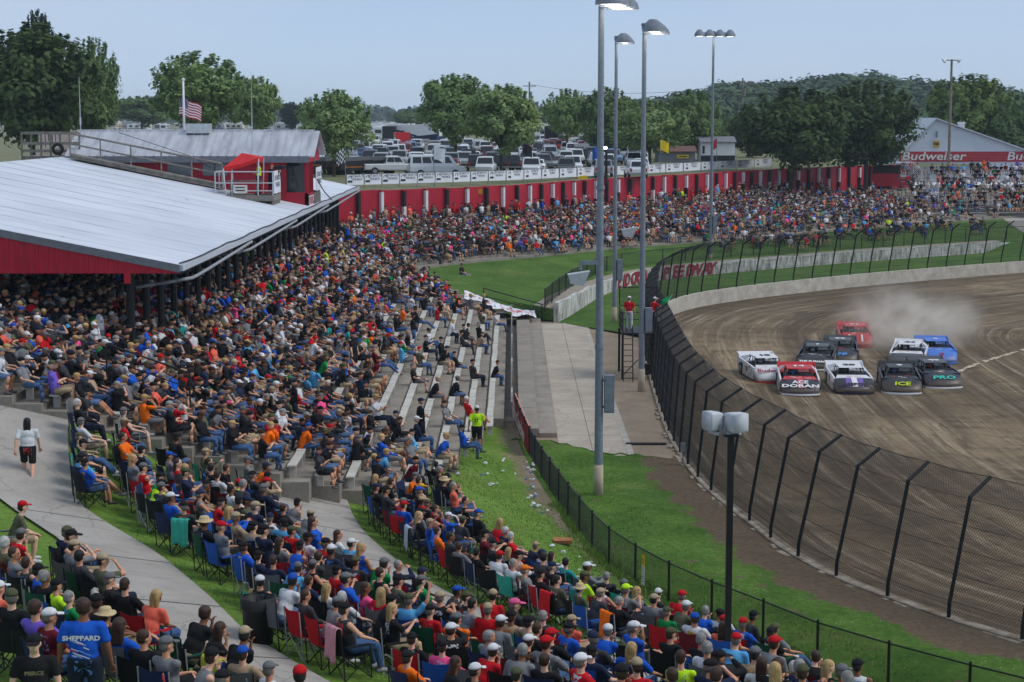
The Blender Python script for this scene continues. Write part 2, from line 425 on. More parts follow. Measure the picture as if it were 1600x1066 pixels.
def mat_grass(name, a, b, worn=None, dirt=sc(140, 124, 100), band=False, stripes=0.0, clover=0.0):
    k = NT(name); p = k.pos()
    n1 = k.noise(p, 0.35, 5, 0.6); n2 = k.noise(p, 5.0, 5, 0.75); n3 = k.noise(k.mapping(p, (1, 1, 0.2)), 26.0, 3, 0.8)
    c = k.mix(k.ramp(n1, [(0.35, 0), (0.65, 1)]), a, b)
    c = k.mix(k.math('MULTIPLY', k.ramp(k.noise(k.mapping(p, (.5, .5, 1), (0, 0, .4)), 0.5, 6, 0.7), [(0.55, 0), (0.7, 1)]), 0.35), c, sc(140, 140, 80))
    c = k.mix(0.8, c, k.ramp(n2, [(0.28, 0.45), (0.72, 1.45)]), 'MULTIPLY')
    c = k.mix(0.75, c, k.ramp(n3, [(0.3, 0.55), (0.72, 1.5)]), 'MULTIPLY')
    c = k.mix(k.math('MULTIPLY', k.ramp(k.noise(p, 1.4, 6, 0.7), [(0.58, 0), (0.75, 1)]), 0.45), c, sc(128, 128, 62))
    if clover:
        v = k.n('TexVoronoi'); v.inputs['Scale'].default_value = 5.5; k.l(p, v.inputs['Vector'])
        fl = k.math('MULTIPLY', k.ramp(v.outputs['Distance'], [(0.08, 1), (0.14, 0)]), k.ramp(k.noise(p, 0.5, 3), [(0.48, 0), (0.6, 1)]))
        c = k.mix(k.math('MULTIPLY', fl, clover), c, sc(205, 208, 190))
    if worn is not None: c = worn(k, c, p, n2)
    return k.done(c, 0.95, 0, 0.1, k.math('ADD', n3, n2), 0.8, 0.06)
def worn_bank(k, c, p, n2):                  # trodden soil beside the fence, along its first stretch
    sep = k.n('SeparateXYZ'); k.l(k.uv(), sep.inputs[0])
    d = k.math('ADD', sep.outputs['Y'], k.math('MULTIPLY', k.noise(p, 1.1, 5), 1.6))
    m = k.math('MULTIPLY', k.ramp(k.math('DIVIDE', d, 4.0), [(0.34, 1), (0.46, 0)]),
               k.ramp(k.math('DIVIDE', sep.outputs['X'], 60.0), [(0.5, 1), (0.62, 0)]))
    d2 = k.math('ADD', sep.outputs['Y'], k.math('MULTIPLY', k.noise(p, 2.0, 5), 0.5))
    m2 = k.ramp(k.math('DIVIDE', d2, 4.0), [(0.1, 0.7), (0.2, 0)])
    return k.mix(k.math('MAXIMUM', m, m2), c, k.mix(k.ramp(n2, [(0.3, 0), (0.7, 1)]), sc(120, 106, 82), sc(170, 156, 128)))
def worn_verge(k, c, p, n2):                 # churned soil thrown over the wall along the catch fence
    sep = k.n('SeparateXYZ'); k.l(k.uv(), sep.inputs[0])
    d = k.math('ADD', sep.outputs['Y'], k.math('MULTIPLY', k.math('SUBTRACT', k.noise(p, 0.5, 7, 0.7), 0.5), 4.4))
    m = k.ramp(k.math('DIVIDE', d, 8.0), [(0.185, 1), (0.225, 0)])
    soil = k.mix(k.ramp(n2, [(0.3, 0), (0.7, 1)]), sc(98, 82, 66), sc(128, 110, 90))
    bare = k.math('MULTIPLY', k.ramp(k.noise(p, 0.8, 6, .7), [(.6, 0), (.66, 1)]), .8)
    return k.mix(k.math('MAXIMUM', m, bare), c, soil)
M_TRACK = mat_track()
M_BANK = mat_grass('bank_grass', sc(98, 130, 52), sc(118, 148, 66), worn_bank)
M_VERGE = mat_grass('verge_grass', sc(70, 104, 38), sc(96, 128, 54), worn_verge, clover=0.8)
M_LAWN = mat_grass('lawn_grass', sc(70, 100, 42), sc(92, 122, 56))
M_FIELD = mat_grass('field_grass', sc(112, 116, 84), sc(140, 138, 112))
def mat_conc(name, col):                     # stained, cracked concrete
    k = NT(name); p = k.pos(); n1 = k.noise(p, 0.5, 6, .65); n2 = k.noise(p, 3.0, 6, .7); n3 = k.noise(p, 24, 3, .8)
    c = k.mix(k.ramp(n1, [(.3, 0), (.7, 1)]), [x * .78 for x in col], [x * 1.12 for x in col])
    c = k.mix(k.math('MULTIPLY', k.ramp(n2, [(.55, 0), (.72, 1)]), .5), c, [x * .5 for x in col])
    c = k.mix(.5, c, k.ramp(n3, [(.25, .7), (.75, 1.25)]), 'MULTIPLY')
    wp = k.n('VectorMath', operation='ADD'); k.l(p, wp.inputs[0]); nz = k.n('TexNoise'); nz.inputs['Scale'].default_value = 1.1; nz.inputs['Detail'].default_value = 5; k.l(p, nz.inputs['Vector']); k.l(nz.outputs['Color'], wp.inputs[1])
    v = k.n('TexVoronoi', feature='DISTANCE_TO_EDGE'); v.inputs['Scale'].default_value = .38; k.l(wp.outputs[0], v.inputs['Vector'])
    c = k.mix(k.math('MULTIPLY', k.ramp(v.outputs['Distance'], [(.0, 1), (.012, 0)]), .6), c, [x * .35 for x in col])
    sp = k.n('TexVoronoi'); sp.inputs['Scale'].default_value = 3.2; k.l(p, sp.inputs['Vector'])
    c = k.mix(k.math('MULTIPLY', k.ramp(sp.outputs['Distance'], [(.06, 1), (.1, 0)]), .5), c, [x * .4 for x in col])
    return k.done(c, .9, 0, .2, n3, .1)
M_WALK = mat_conc('walkway_concrete', sc(166, 160, 152))
M_CONC = mat_conc('concrete', sc(180, 169, 154))
M_STEP = plain('step_concrete', sc(144, 136, 125), 0.9, 0.18, 0.8, bump=0.1, world=True, fine=7)
M_SOIL = plain('lane_soil', sc(148, 131, 111), 0.95, 0.2, 0.5, bump=0.2, world=True, fine=5)
M_OLDC = None
def mat_oldwall():
    k = NT('whitewashed_wall'); p = k.pos()
    n = k.noise(k.mapping(p, (0.8, 0.8, 0.25)), 3.0, 6, 0.7); n2 = k.noise(p, 0.4, 3)
    c = k.mix(k.ramp(n, [(0.38, 0), (0.62, 1)]), sc(140, 137, 130), sc(222, 222, 218))
    c = k.mix(k.ramp(k.noise(k.mapping(p, (2.5, 2.5, 0.3)), 2.0, 5, 0.8), [(0.58, 0), (0.72, 1)]), c, sc(96, 92, 84))
    return k.done(c, 0.9, 0, 0.1, n, 0.3)
M_OLDC = mat_oldwall()
def mat_turnwall():
    k = NT('turn_wall'); p = k.pos()
    n = k.noise(p, 1.2, 6, 0.7)
    c = k.mix(k.ramp(n, [(0.35, 0), (0.65, 1)]), sc(168, 160, 146), sc(200, 194, 182))
    c = k.mix(k.math('MULTIPLY', k.ramp(k.noise(p, 7.0, 5, 0.8), [(0.6, 0), (0.66, 1)]), k.ramp(k.noise(p, 0.25, 3), [(0.4, 0), (0.6, 1)])), c, sc(70, 62, 52))
    s = k.n('SeparateXYZ'); k.l(p, s.inputs[0])                 # mud thrown over the near stretch
    md = k.math('MULTIPLY', k.ramp(k.math('DIVIDE', s.outputs['Y'], 200.0), [(.53, 1), (.58, 0)]), k.ramp(k.noise(p, 1.5, 6, .7), [(.36, 1), (.62, .45)]))
    c = k.mix(md, c, sc(112, 96, 78))
    return k.done(c, 0.9, 0, 0.15, n, 0.3)
M_TWALL = mat_turnwall()
def structure(o): o['kind'] = 'structure'; return o

# ================================================================== track
gx = np.arange(3, 175, 1.2); gy = np.arange(22, 250, 1.2)
X, Y = np.meshgrid(gx, gy, indexing='ij')
dd, ii = nearest(CATCH, X, Y)
sgn = np.sign((X - CATCH[ii, 0]) * CN[ii, 0] + (Y - CATCH[ii, 1]) * CN[ii, 1])
W_ = dd * sgn
TZ = lambda wd: -0.1 - 0.02 * np.clip(wd, 0, 16)
Z = TZ(W_) + 0.04 * np.sin(X * 0.9) * np.sin(Y * 0.7 + X * 0.3) * (W_ > 1)
f = grid_faces(len(gx), len(gy))
keep = (W_.ravel()[f].min(1) > -1.3)
track = link('dirt_track', np_mesh('dirt_track', np.stack([X.ravel(), Y.ravel(), Z.ravel()], 1), f[keep], M_TRACK, True,
                                   uv=np.stack([CS[ii.ravel()], W_.ravel()], 1)))
structure(track)
def track_z(x, y):
    d = np.hypot(CATCH[:, 0] - x, CATCH[:, 1] - y).min(); return float(TZ(d))
# pale dried-mud lip along the inside of the racing line
mb = MB(); c = spline([P(1440, 606, -.4), P(1475, 591, -.4), P(1515, 573, -.4), P(1560, 558, -.4), P(1605, 545, -.4), P(1680, 522, -.4)], 50)
for i in range(len(c) - 1):
    if (i * 7919) % 11 == 3: continue
    a, b = Vector(c[i]), Vector(c[i + 1]); t = (b - a).normalized(); n = Vector((-t.y, t.x, 0))
    wv = 0.13 + 0.06 * math.sin(i * 1.7); hh = 0.03 + 0.02 * math.sin(i * 2.3)
    mb.hexa([a - n * wv, b - n * wv, b + n * wv, a + n * wv],
            [q + Vector((0, 0, hh)) for q in (a - n * wv * .6, b - n * wv * .6, b + n * wv * .6, a + n * wv * .6)])
mud = mb.build('track_edge', plain('dried_mud', sc(186, 172, 148), 0.95, 0.25, 2.5, world=True, fine=12)); structure(mud)

# ================================================================== bank below the crowd
dv = np.array([0, .25, .5, .75, 1, 1.5, 2, 2.5, 3, 4, 5, 6, 7, 8, 9, 10, 11, 12, 13, 14, 15, 16, 17, 18, 19, 20, 21.5, 23, 24.5, 26, 28, 30, 33, 36, 44])
sv = np.linspace(0, FS[-1], 160)
V = []; UV = []
for s in sv:
    for d in dv:
        x, y, z, a = fpoint(s, d); V.append((x, y, z + 0.012 * math.sin(x * 1.3 + y * .9) * min(1, d / 3))); UV.append((s, d))
structure(link('grass_bank', np_mesh('grass_bank', V, grid_faces(len(sv), len(dv)), M_BANK, True, uv=UV)))
SA0 = float(FS[np.argmin(np.abs(FENCE[:, 1] - 47.5))])   # the upper walkway swings away from the fence beyond here
def shiftA(s): return 0.055 * max(0.0, s - SA0) ** 1.6 + 0.95 * float(smooth01((fpoint(s, 16.0)[1] - 40) / 6))
def walkway(name, s0, s1, d0, d1, mat, dz=0.06, sh=None):
    V = []; sv = np.linspace(s0, s1, 70); dv = np.linspace(d0, d1, 5)
    for s in sv:
        for d in dv:
            x, y, z, a = fpoint(s, d + (sh(s) if sh else 0)); V.append((x, y, z + dz))
    o = structure(link(name, np_mesh(name, V, grid_faces(70, 5), mat, True)))
    return o
WALK_B = (7.7, 9.9); WALK_A = (14.9, 17.1)
walkway('walkway', 30, 74, WALK_B[0], WALK_B[1], M_WALK)
walkway('walkway', 18, 80, WALK_A[0], WALK_A[1], M_WALK, 0.06, shiftA)
# seams across the walkways
for (d0, d1, s0, s1) in ((7.72, 9.88, 31, 73), (14.92, 17.08, 19, 78)):
    mb = MB()
    for s in np.arange(s0, s1, 3.0):
        k_ = shiftA(s) if d0 > 12 else 0
        a = fpoint(s, d0 + k_); b = fpoint(s, d1 + k_); c2 = fpoint(s + .03, d1 + k_); e = fpoint(s + .03, d0 + k_)
        mb.face([(q[0], q[1], q[2] + .066) for q in (a, b, c2, e)])
    structure(mb.build('walkway_joint', plain('joint_dirt', sc(88, 84, 78), 0.95, 0.2)))

# ================================================================== verge, service lane and concrete pad
na = 90; A = (FENCE + FN * .2)[np.linspace(40, len(FENCE) - 1, na).astype(int)]
ci = int(np.argmin(np.hypot(CATCH[:, 0] - 6.8, CATCH[:, 1] - 74)))
B = CATCH[np.linspace(ci, 0, na).astype(int)]
V = []; UV = []; nb = 24
for i in range(na):
    for j in range(nb):
        t = j / (nb - 1); p = A[i] * (1 - t) + B[i] * t
        wd = np.hypot(CATCH[:, 0] - p[0], CATCH[:, 1] - p[1]).min()
        V.append((p[0], p[1], 0.045 + 0.025 * math.sin(p[0] * 2 + p[1]) * (0 < j < nb - 1) - 0.035 * (j == 0))); UV.append((i, wd))
# cut the verge's upper end to the ragged edge of the pad
V = np.array(V)
edge = lambda x: np.interp(x, [0, 1.5, 3.8, 5.4, 6.2, 7], [74.8, 74.2, 71.4, 70.8, 70.4, 70.2])
V[:, 1] = np.minimum(V[:, 1], edge(V[:, 0]) + 0.25 * np.sin(V[:, 0] * 9) + 0.15 * np.sin(V[:, 0] * 23))
structure(link('grass_verge', np_mesh('grass_verge', V, grid_faces(na, nb), M_VERGE, True, uv=UV)))
mb = MB()
ys = np.linspace(58, 124, 40)
for i in range(len(ys) - 1):
    q = []
    for yy in (ys[i], ys[i + 1]):
        xr = np.interp(yy, CATCH[:, 1], CATCH[:, 0]); q.append((0.2, yy, 0.0)); q.append((xr, yy, 0.0))
    mb.face([q[0], q[1], q[3], q[2]])
structure(mb.build('service_lane', M_SOIL))
pad = structure(link('concrete_pad', None))
xe = [1.92, 3.3, 4.62]
for r_, y0 in enumerate(np.arange(71.0, 118, 4.7)):
    for c_ in range(2):
        mb = MB(); sl = 0.012 * y0 * 0
        xa, xb = xe[c_] + .012, xe[c_ + 1] - .012 + (0.1 if c_ else 0)
        mb.box(((xa + xb) / 2, y0 + 2.35, 0.0), (xb - xa, 4.67, 0.05 + 0.004 * ((r_ * 5 + c_ * 3) % 3)))
        mb.build('slab', M_CONC, pad)
mb = MB(); mb.box((4.82, 94.5, 0.01), (0.26, 47, 0.05)); mb.build('kerb', plain('pale_kerb', sc(176, 168, 156), 0.9, 0.15, 2, world=True, fine=8), pad)
for nm, x0, x1, h in (('step', 0.3, 1.14, 0.40), ('step', 1.16, 1.9, 0.2)):
    for k_ in range(8):
        mb = MB(); y0 = 75.2 + k_ * 5.55
        mb.box(((x0 + x1) / 2, y0 + 2.76, h / 2 - .02), (x1 - x0, 5.5, h + .04)); mb.build(nm, M_STEP, pad)
mb = MB(); mb.box((5.6, 73.6, 0.052), (1.7, 0.3, 0.03))
for i in range(12): mb.box((4.85 + i * .135, 73.6, 0.07), (0.05, 0.26, 0.02))
tag(mb.build('drain_grate', M_DARK), 'long dark slotted drain grate set into the soil lane beside the pad', 'drain')

# ================================================================== turn: strip, old wall, lawn, terraces
n = 160
V = []; nb = 6
CT = CATCH[np.linspace(int(np.argmin(np.hypot(CATCH[:, 0] - 8.1, CATCH[:, 1] - 110))), len(CATCH) - 1, n).astype(int)]
for i in range(n):
    for j in range(nb):
        t = j / (nb - 1); p = CT[i] * (1 - t) + OLDW[i] * t
        zt = 0.05 + 0.72 * float(smooth01((CT[i][1] - 104) / 24))
        V.append((p[0], p[1], zt * (1 - t) + t * (0.3 * smooth01((i - 4) / 20) + .95 * smooth01((i - 104) / 7)) + 0.01))
structure(link('turn_verge', np_mesh('turn_verge', V, grid_faces(n, nb), M_LAWN, True)))
def strip_wall(mbx, c, h0, h1, th, nrm, z0=None):
    for i in range(len(c) - 1):
        a, b = Vector(c[i]), Vector(c[i + 1]); na_, nb_ = Vector(nrm[i]) * th, Vector(nrm[i + 1]) * th
        za, zb = (h0(i), h0(i + 1)); ta, tb = (h1(i), h1(i + 1))
        mbx.hexa([(a.x, a.y, za), (b.x, b.y, zb), (b.x + nb_.x, b.y + nb_.y, zb), (a.x + na_.x, a.y + na_.y, za)],
                 [(a.x, a.y, ta), (b.x, b.y, tb), (b.x + nb_.x, b.y + nb_.y, tb), (a.x + na_.x, a.y + na_.y, ta)])
old = thing('boundary_wall', 'old whitewashed concrete wall curving round the turn with dark red lettering', 'wall')
nend = 112
mb = MB(); ON = normals(OLDW, 1)
strip_wall(mb, OLDW[:nend], lambda i: -0.2, lambda i: 1.3 + .06 * math.sin(i * .9) if i < nend - 3 else 1.3 - .35 * (i - nend + 4), .3, ON)
mb.build('wall_body', M_OLDC, old)
mb = MB()
for i in range(2, nend - 2, 2):               # pilaster ribs on the face
    p = Vector(OLDW[i]); q = Vector(ON[i]); mb.tube((p.x, p.y, .1), (p.x, p.y, 1.2), .045, .045, 5)
mb.build('wall_rib', M_OLDC, old)
def on_wall(c, nrm, i, z, off=-0.06):
    i = max(1, min(len(c) - 2, i)); p = Vector(c[i]) + Vector(nrm[i]) * off; p.z = z
    t = Vector(c[i + 1]) - Vector(c[i - 1])
    return p, t.normalized()
def wall_text(word, s0, size, step, z, mat, parent):
    L = np.concatenate([[0], np.cumsum(np.linalg.norm(np.diff(OLDW, axis=0), axis=1))])
    for k, ch in enumerate(word):
        i = int(np.searchsorted(L, s0 + k * step)); p, t = on_wall(OLDW, ON, i, z)
        if ch != ' ': text('letter', ch, size, frame(p, t, (0, 0, 1)), mat, parent, shear=0.25, bold=0.05, sx=1.25)
wall_text('ELDORA', 20.6, 1.35, 1.12, 0.82, M_TEXTR, old)
wall_text('SPEEDWAY', 28.6, 1.35, 1.12, 0.82, M_TEXTR, old)

# gravel shelf and lawn between the old wall and the terraces
V = []; nb = 10
for i in range(n):
    for j in range(nb):
        t = j / (nb - 1); p = (OLDW[i] + ON[i] * .25) * (1 - t) + TERR[i] * t
        V.append((p[0], p[1], 1.2 + 0.95 * t ** 1.2 - 0.35 * math.exp(-i / 6) * (1 - t)))
structure(link('lawn', np_mesh('lawn', V, grid_faces(n, nb), M_LAWN, True)))
LAWN_EDGE = [V[j] for j in range(nb)]
mb = MB(); mb.face([(-30, 78, -.06), (2.9, 78, -.06), (9, 126, -.06), (9, 150, -.06), (-30, 150, -.06)]); structure(mb.build('subsoil', M_SOIL))
mb = MB(); mb.box((-.02, 100.6, -.02), (.9, 43, .12)); structure(mb.build('stand_footing', M_STEP))
V = []
for i in range(nend - 2):
    for t in (0.0, 0.12):
        p = (OLDW[i] + ON[i] * .26) * (1 - t) + TERR[i] * t
        V.append((p[0], p[1], 1.24 + 0.95 * t ** 1.2 - .35 * math.exp(-i / 6) * (1 - t)))
structure(link('gravel_shelf', np_mesh('gravel_shelf', V, grid_faces(nend - 2, 2), plain('grey_gravel', sc(150, 140, 126), 0.95, 0.25, 1.5, world=True, fine=9))))
NT_ROWS = 11
TERRZ = lambda r_: 2.35 + r_ * 0.225
terr = structure(link('terrace', None))
for r_ in range(NT_ROWS):
    mb = MB(); t0, t1 = r_ / NT_ROWS, (r_ + 1) / NT_ROWS; z = TERRZ(r_)
    for i in range(0, n - 1, 2):
        i2 = min(n - 1, i + 2)
        a, b = TERR[i] * (1 - t0) + REDW[i] * t0, TERR[i2] * (1 - t0) + REDW[i2] * t0
        c_, d_ = TERR[i2] * (1 - t1) + REDW[i2] * t1, TERR[i] * (1 - t1) + REDW[i] * t1
        mb.hexa([(q[0], q[1], z - .75) for q in (a, b, c_, d_)], [(q[0], q[1], z) for q in (a, b, c_, d_)])
    mb.build('step', M_STEP, terr)
# red retaining wall with white and dark buttress posts
RN = normals(REDW, 1)
redwall = thing('red_wall', 'long dark red retaining wall with alternating white and dark buttresses behind the turn crowd', 'wall')
RZ0, RZ1 = 4.6, 7.62
RL = np.concatenate([[0], np.cumsum(np.linalg.norm(np.diff(REDW, axis=0), axis=1))])
def rpoint(s, off=0.0):
    p = Vector([np.interp(s, RL, REDW[:, k]) for k in range(3)]); q = Vector([np.interp(s, RL, RN[:, k]) for k in range(3)])
    return p + q * off, q
bs = np.arange(1.5, 112, 2.35)
for k_, s in enumerate(bs[:-1]):
    mb = MB(); a, na_ = rpoint(s); b, nb_ = rpoint(bs[k_ + 1] - .02)
    wob = 0.03 * math.sin(k_ * 2.1)
    mb.hexa([(p.x, p.y, RZ0) for p in (a, b, b + nb_ * .3, a + na_ * .3)], [(p.x, p.y, RZ1 + wob) for p in (a, b, b + nb_ * .3, a + na_ * .3)])
    mb.build('wall_panel', M_RED, redwall)
for k_, s in enumerate(bs):
    a, nn = rpoint(s); tt = Vector((-nn.y, nn.x, 0)); lo = 5.0 if k_ % 2 else 5.75
    if k_ % 3 == 0: lo = 6.2
    mb = MB()
    for z0, z1, mi in (((RZ0, lo, 1), (lo, RZ1 - .12, 0))):
        m_ = mi if k_ % 2 == 0 else 1 - mi
        c0 = a - nn * .16; w_ = tt * .13
        mb.hexa([(p.x, p.y, z0) for p in (c0 - nn * .15 + w_, c0 - nn * .15 - w_, c0 + nn * .15 - w_, c0 + nn * .15 + w_)],
                [(p.x, p.y, z1) for p in (c0 - nn * .15 + w_, c0 - nn * .15 - w_, c0 + nn * .15 - w_, c0 + nn * .15 + w_)], m_)
    c0 = a - nn * .17; w_ = tt * .17; z0 = RZ1 - .118
    mb.hexa([(p.x, p.y, z0) for p in (c0 - nn * .17 + w_, c0 - nn * .17 - w_, c0 + nn * .16 - w_, c0 + nn * .16 + w_)],
            [(p.x, p.y, z0 + .13) for p in (c0 - nn * .17 + w_, c0 - nn * .17 - w_, c0 + nn * .16 - w_, c0 + nn * .16 + w_)], 2)
    mb.build('buttress', [M_WHITE, M_DARK, M_RED], redwall)
mb = MB(); p_, nn_ = rpoint(17.2, -.02); mb.box((p_.x, p_.y, 7.2), (.5, .06, .45)); 
mb.build('hazard_sign', plain('hazard_yellow', sc(200, 160, 30), .6), redwall)

# outer ground: top of the embankment out to the horizon
ctr = np.array([30.0, 110.0])
ring = [tuple(REDW[i][:2] + RN[i][:2] * .28) for i in range(len(REDW))]
ring = [(-300, -200), (-130, 20), (-80, 90), (-50, 125), (-34, 137)] + ring[::2] + [(115, 262), (150, 250), (220, 180), (300, 60), (400, -200)]
ring = np.array(ring); V = []; offs = [0, 6, 15, 30, 60, 120, 250, 600, 1500, 2600]
dirs = ring - ctr; dirs /= np.linalg.norm(dirs, axis=1)[:, None]
def ground_z(off): return np.interp(off, [0, 4, 20, 80, 300], [7.2, 7.45, 7.7, 8.3, 8.5])
for i in range(len(ring)):
    for o_ in offs:
        p = ring[i] + dirs[i] * o_; V.append((p[0], p[1], float(ground_z(o_))))
structure(link('ground', np_mesh('ground', V, grid_faces(len(ring), len(offs))[:, ::-1], M_FIELD, True)))
ring_t = np.array([math.atan2(d[1], d[0]) for d in dirs])
def gz(x, y):                                # height of the outer ground
    d = np.array([x, y]) - ctr; r_ = np.linalg.norm(d); a = math.atan2(d[1], d[0])
    rr = np.linalg.norm(ring - ctr, axis=1); k_ = np.argsort(ring_t)
    return float(ground_z(max(0, r_ - np.interp(a, ring_t[k_], rr[k_]))))
def PG(px, py):                              # photo pixel to a point on the outer ground
    z = 8.0
    for _ in range(6):
        p = P(px, py, z); z = gz(p.x, p.y)
    return P(px, py, z)
# ================================================================== chain-link
def chainlink(mb, A, B, C, D, W, H, step, r):  # panel A-B bottom, D-C top, woven of straight diagonal wires
    A, B, C, D = map(Vector, (A, B, C, D))
    def bil(u, v): return (A * (1 - u) + B * u) * (1 - v) + (D * (1 - u) + C * u) * v
    k = -H
    while k < W:
        for sgn in (1, -1):
            u0, v0 = k, 0.0; u1, v1 = k + H, H
            if u0 < 0: v0 = -u0; u0 = 0.0
            if u1 > W: v1 = H - (u1 - W); u1 = W
            if v1 - v0 > 0.01:
                a, b = (u0, u1) if sgn > 0 else (W - u0, W - u1)
                mb.tube(bil(a / W, v0 / H), bil(b / W, v1 / H), r, r, 3, 0, False)
        k += step

# ================================================================== lower black chain-link fence
lf = thing('chain_link_fence', 'low black chain-link fence running down the foot of the grass bank', 'fence')
HF = 1.15
s_ = float(FS[np.argmin(np.abs(FENCE[:, 1] - 80))]); sp = []
while s_ < FS[-1] - 4: sp.append(s_); s_ += 2.25
fp = [Vector(fpoint(s, 0)[:2] + (0.0,)) for s in sp]
for p in fp:
    mb = MB(); mb.tube(p + Vector((0, 0, -.1)), p + Vector((0, 0, HF + .04)), .036, .036, 8); mb.ball(p + Vector((0, 0, HF + .05)), .042, 6, 4)
    mb.build('post', M_BLACK, lf)
for i in range(len(fp) - 1):
    mb = MB(); mb.tube(fp[i] + Vector((0, 0, HF)), fp[i + 1] + Vector((0, 0, HF)), .024, .024, 6); mb.build('top_rail', M_BLACK, lf)
for i in range(len(fp) - 1):
    mb = MB(); z0, z1 = Vector((0, 0, .03)), Vector((0, 0, HF - .02))
    chainlink(mb, fp[i] + z0, fp[i + 1] + z0, fp[i + 1] + z1, fp[i] + z1, 2.25, HF, .066, .0034)
    mb.build('mesh_panel', M_WIRE, lf)
# red banner on the fence's first stretch
mb = MB(); V = []
ss = np.linspace(sp[0] + .05, sp[0] + 9.0, 30)
for i, s in enumerate(ss):
    x, y, z, a = fpoint(s, 0.06)
    for j in range(4):
        V.append((x + .02 * math.sin(i * 1.1 + j), y, .1 + j * .34))
ban = link('fence_banner', np_mesh('fence_banner', V, grid_faces(30, 4), plain('banner_red', sc(150, 26, 38), .7, .2, 1.5)))
tag(ban, 'red banner with white script lettering tied to the upper end of the low fence', 'banner')
p0 = Vector(fpoint(ss[0], .1)[:2] + (0.62,)); p1 = Vector(fpoint(ss[-1], .1)[:2] + (.62,))
text('lettering', 'Eldora Speedway', 1.05, frame((p0 + p1) / 2 + Vector((-.06, 0, 0)), p1 - p0, (0, 0, 1)), M_TEXTW, ban, shear=.3, sx=1.0, bold=.01)
mb = MB()
a = Vector(fpoint(ss[0], .0)[:2] + (1.17,)); b = Vector(fpoint(ss[-1], .0)[:2] + (1.17,)); mb.tube(a, b, .03, .03, 6); mb.build('edge_trim', plain('salmon_trim', sc(226, 150, 130), .6), ban)
# warning sign on the lower fence
q = P(997, 905, 0); k_ = int(np.argmin([(p - q).length for p in fp])); base = (fp[k_] * .72 + fp[k_ + 1] * .28); fd = (fp[k_ + 1] - fp[k_]).normalized(); fn = Vector((-fd.y, fd.x, 0))
if fn.y > 0: fn = -fn
sg = thing('fence_sign', 'narrow yellow and white warning sign hung on the low chain-link fence', 'sign', base + fn * .05)
for z0, z1, m_, nm in ((.68, 1.02, plain('sign_yellow', sc(214, 172, 40), .5), 'warning_plate'), (.12, .67, M_WHITE, 'notice_plate')):
    mb = MB(); mb.hexa([fd * -.09 + Vector((0, 0, z0)), fd * .09 + Vector((0, 0, z0)), fd * .09 - fn * .012 + Vector((0, 0, z0)), fd * -.09 - fn * .012 + Vector((0, 0, z0))],
                       [fd * -.09 + Vector((0, 0, z1)), fd * .09 + Vector((0, 0, z1)), fd * .09 - fn * .012 + Vector((0, 0, z1)), fd * -.09 - fn * .012 + Vector((0, 0, z1))])
    mb.build(nm, m_, sg)
mb = MB()
for z in (.22, .3, .36, .42, .5, .56, .62, .78, .86): 
    o_ = fn * .003; mb.hexa([fd * -.06 + o_ + Vector((0, 0, z)), fd * .06 + o_ + Vector((0, 0, z)), fd * .06 + Vector((0, 0, z)), fd * -.06 + Vector((0, 0, z))],
                            [fd * -.06 + o_ + Vector((0, 0, z + .02)), fd * .06 + o_ + Vector((0, 0, z + .02)), fd * .06 + Vector((0, 0, z + .02)), fd * -.06 + Vector((0, 0, z + .02))])
mb.build('print_lines', M_TEXTK, sg)

# ================================================================== catch fence round the track
cf = thing('catch_fence', 'tall black catch fence with inward bent posts along the track wall', 'fence')
mb = MB(); st = np.arange(0, CS[-1], 1.5)
pts = [cpoint(s) for s in st]
for i in range(len(pts) - 1):
    (a, na_), (b, nb_) = pts[i], pts[i + 1]; ta, tb = walltop(st[i]), walltop(st[i + 1])
    mb.hexa([(p.x, p.y, -.7) for p in (a - na_ * .1, b - nb_ * .1, b + nb_ * .28, a + na_ * .28)],
            [(p.x, p.y, z) for p, z in ((a - na_ * .1, ta), (b - nb_ * .1, tb), (b + nb_ * .28, tb), (a + na_ * .28, ta))])
mb.build('concrete_wall', M_TWALL, cf)
# broken, dirty toe of the wall on the outside
M_TOE = plain('broken_concrete', sc(150, 138, 120), .95, .35, 2, world=True, fine=9)
for s in np.arange(10, 62, .8):
    p, nn = cpoint(s + random.random() * .3, -.16 - .06 * random.random()); d = .05 + .08 * random.random()
    if random.random() < .55:
        mb = MB(); mb.box((p.x, p.y, .03), (.7 * random.uniform(.3, 1.2), .1 + .1 * random.random(), d), math.atan2(-nn.x, nn.y) + random.uniform(-.15, .15)); mb.build('broken_chunk', M_TOE, cf)
s_ = 2.0; cps = []
while s_ < CS[-1] - 3: cps.append(s_); s_ += 2.5
def cpost(s):
    p, nn = cpoint(s); zt = walltop(s); y = p.y
    lean = 0.2 if y < 56 else float(np.interp(y, [56, 70, 105, 125, 135], [.17, .07, .04, .12, .17]))
    ln = Vector((-nn.y, nn.x, 0))
    b = p + nn * .02; b.z = zt - .05
    k = b + nn * (lean * .5) * .15 + Vector((0, 0, .45)); m = b + nn * (lean * 3.25) + Vector((0, 0, 3.3)); t = m + nn * .72 + Vector((0, 0, .48))
    return b, k, m, t
cpp = [cpost(s) for s in cps]
for b, k, m, t in cpp:
    mb = MB(); mb.tube(b, k, .055, .055, 8); mb.tube(k, m, .055, .055, 8); mb.tube(m, t, .055, .055, 8); mb.ball(m, .055, 8, 5); mb.ball(k, .055, 8, 5)
    mb.build('post', M_BLACK, cf)
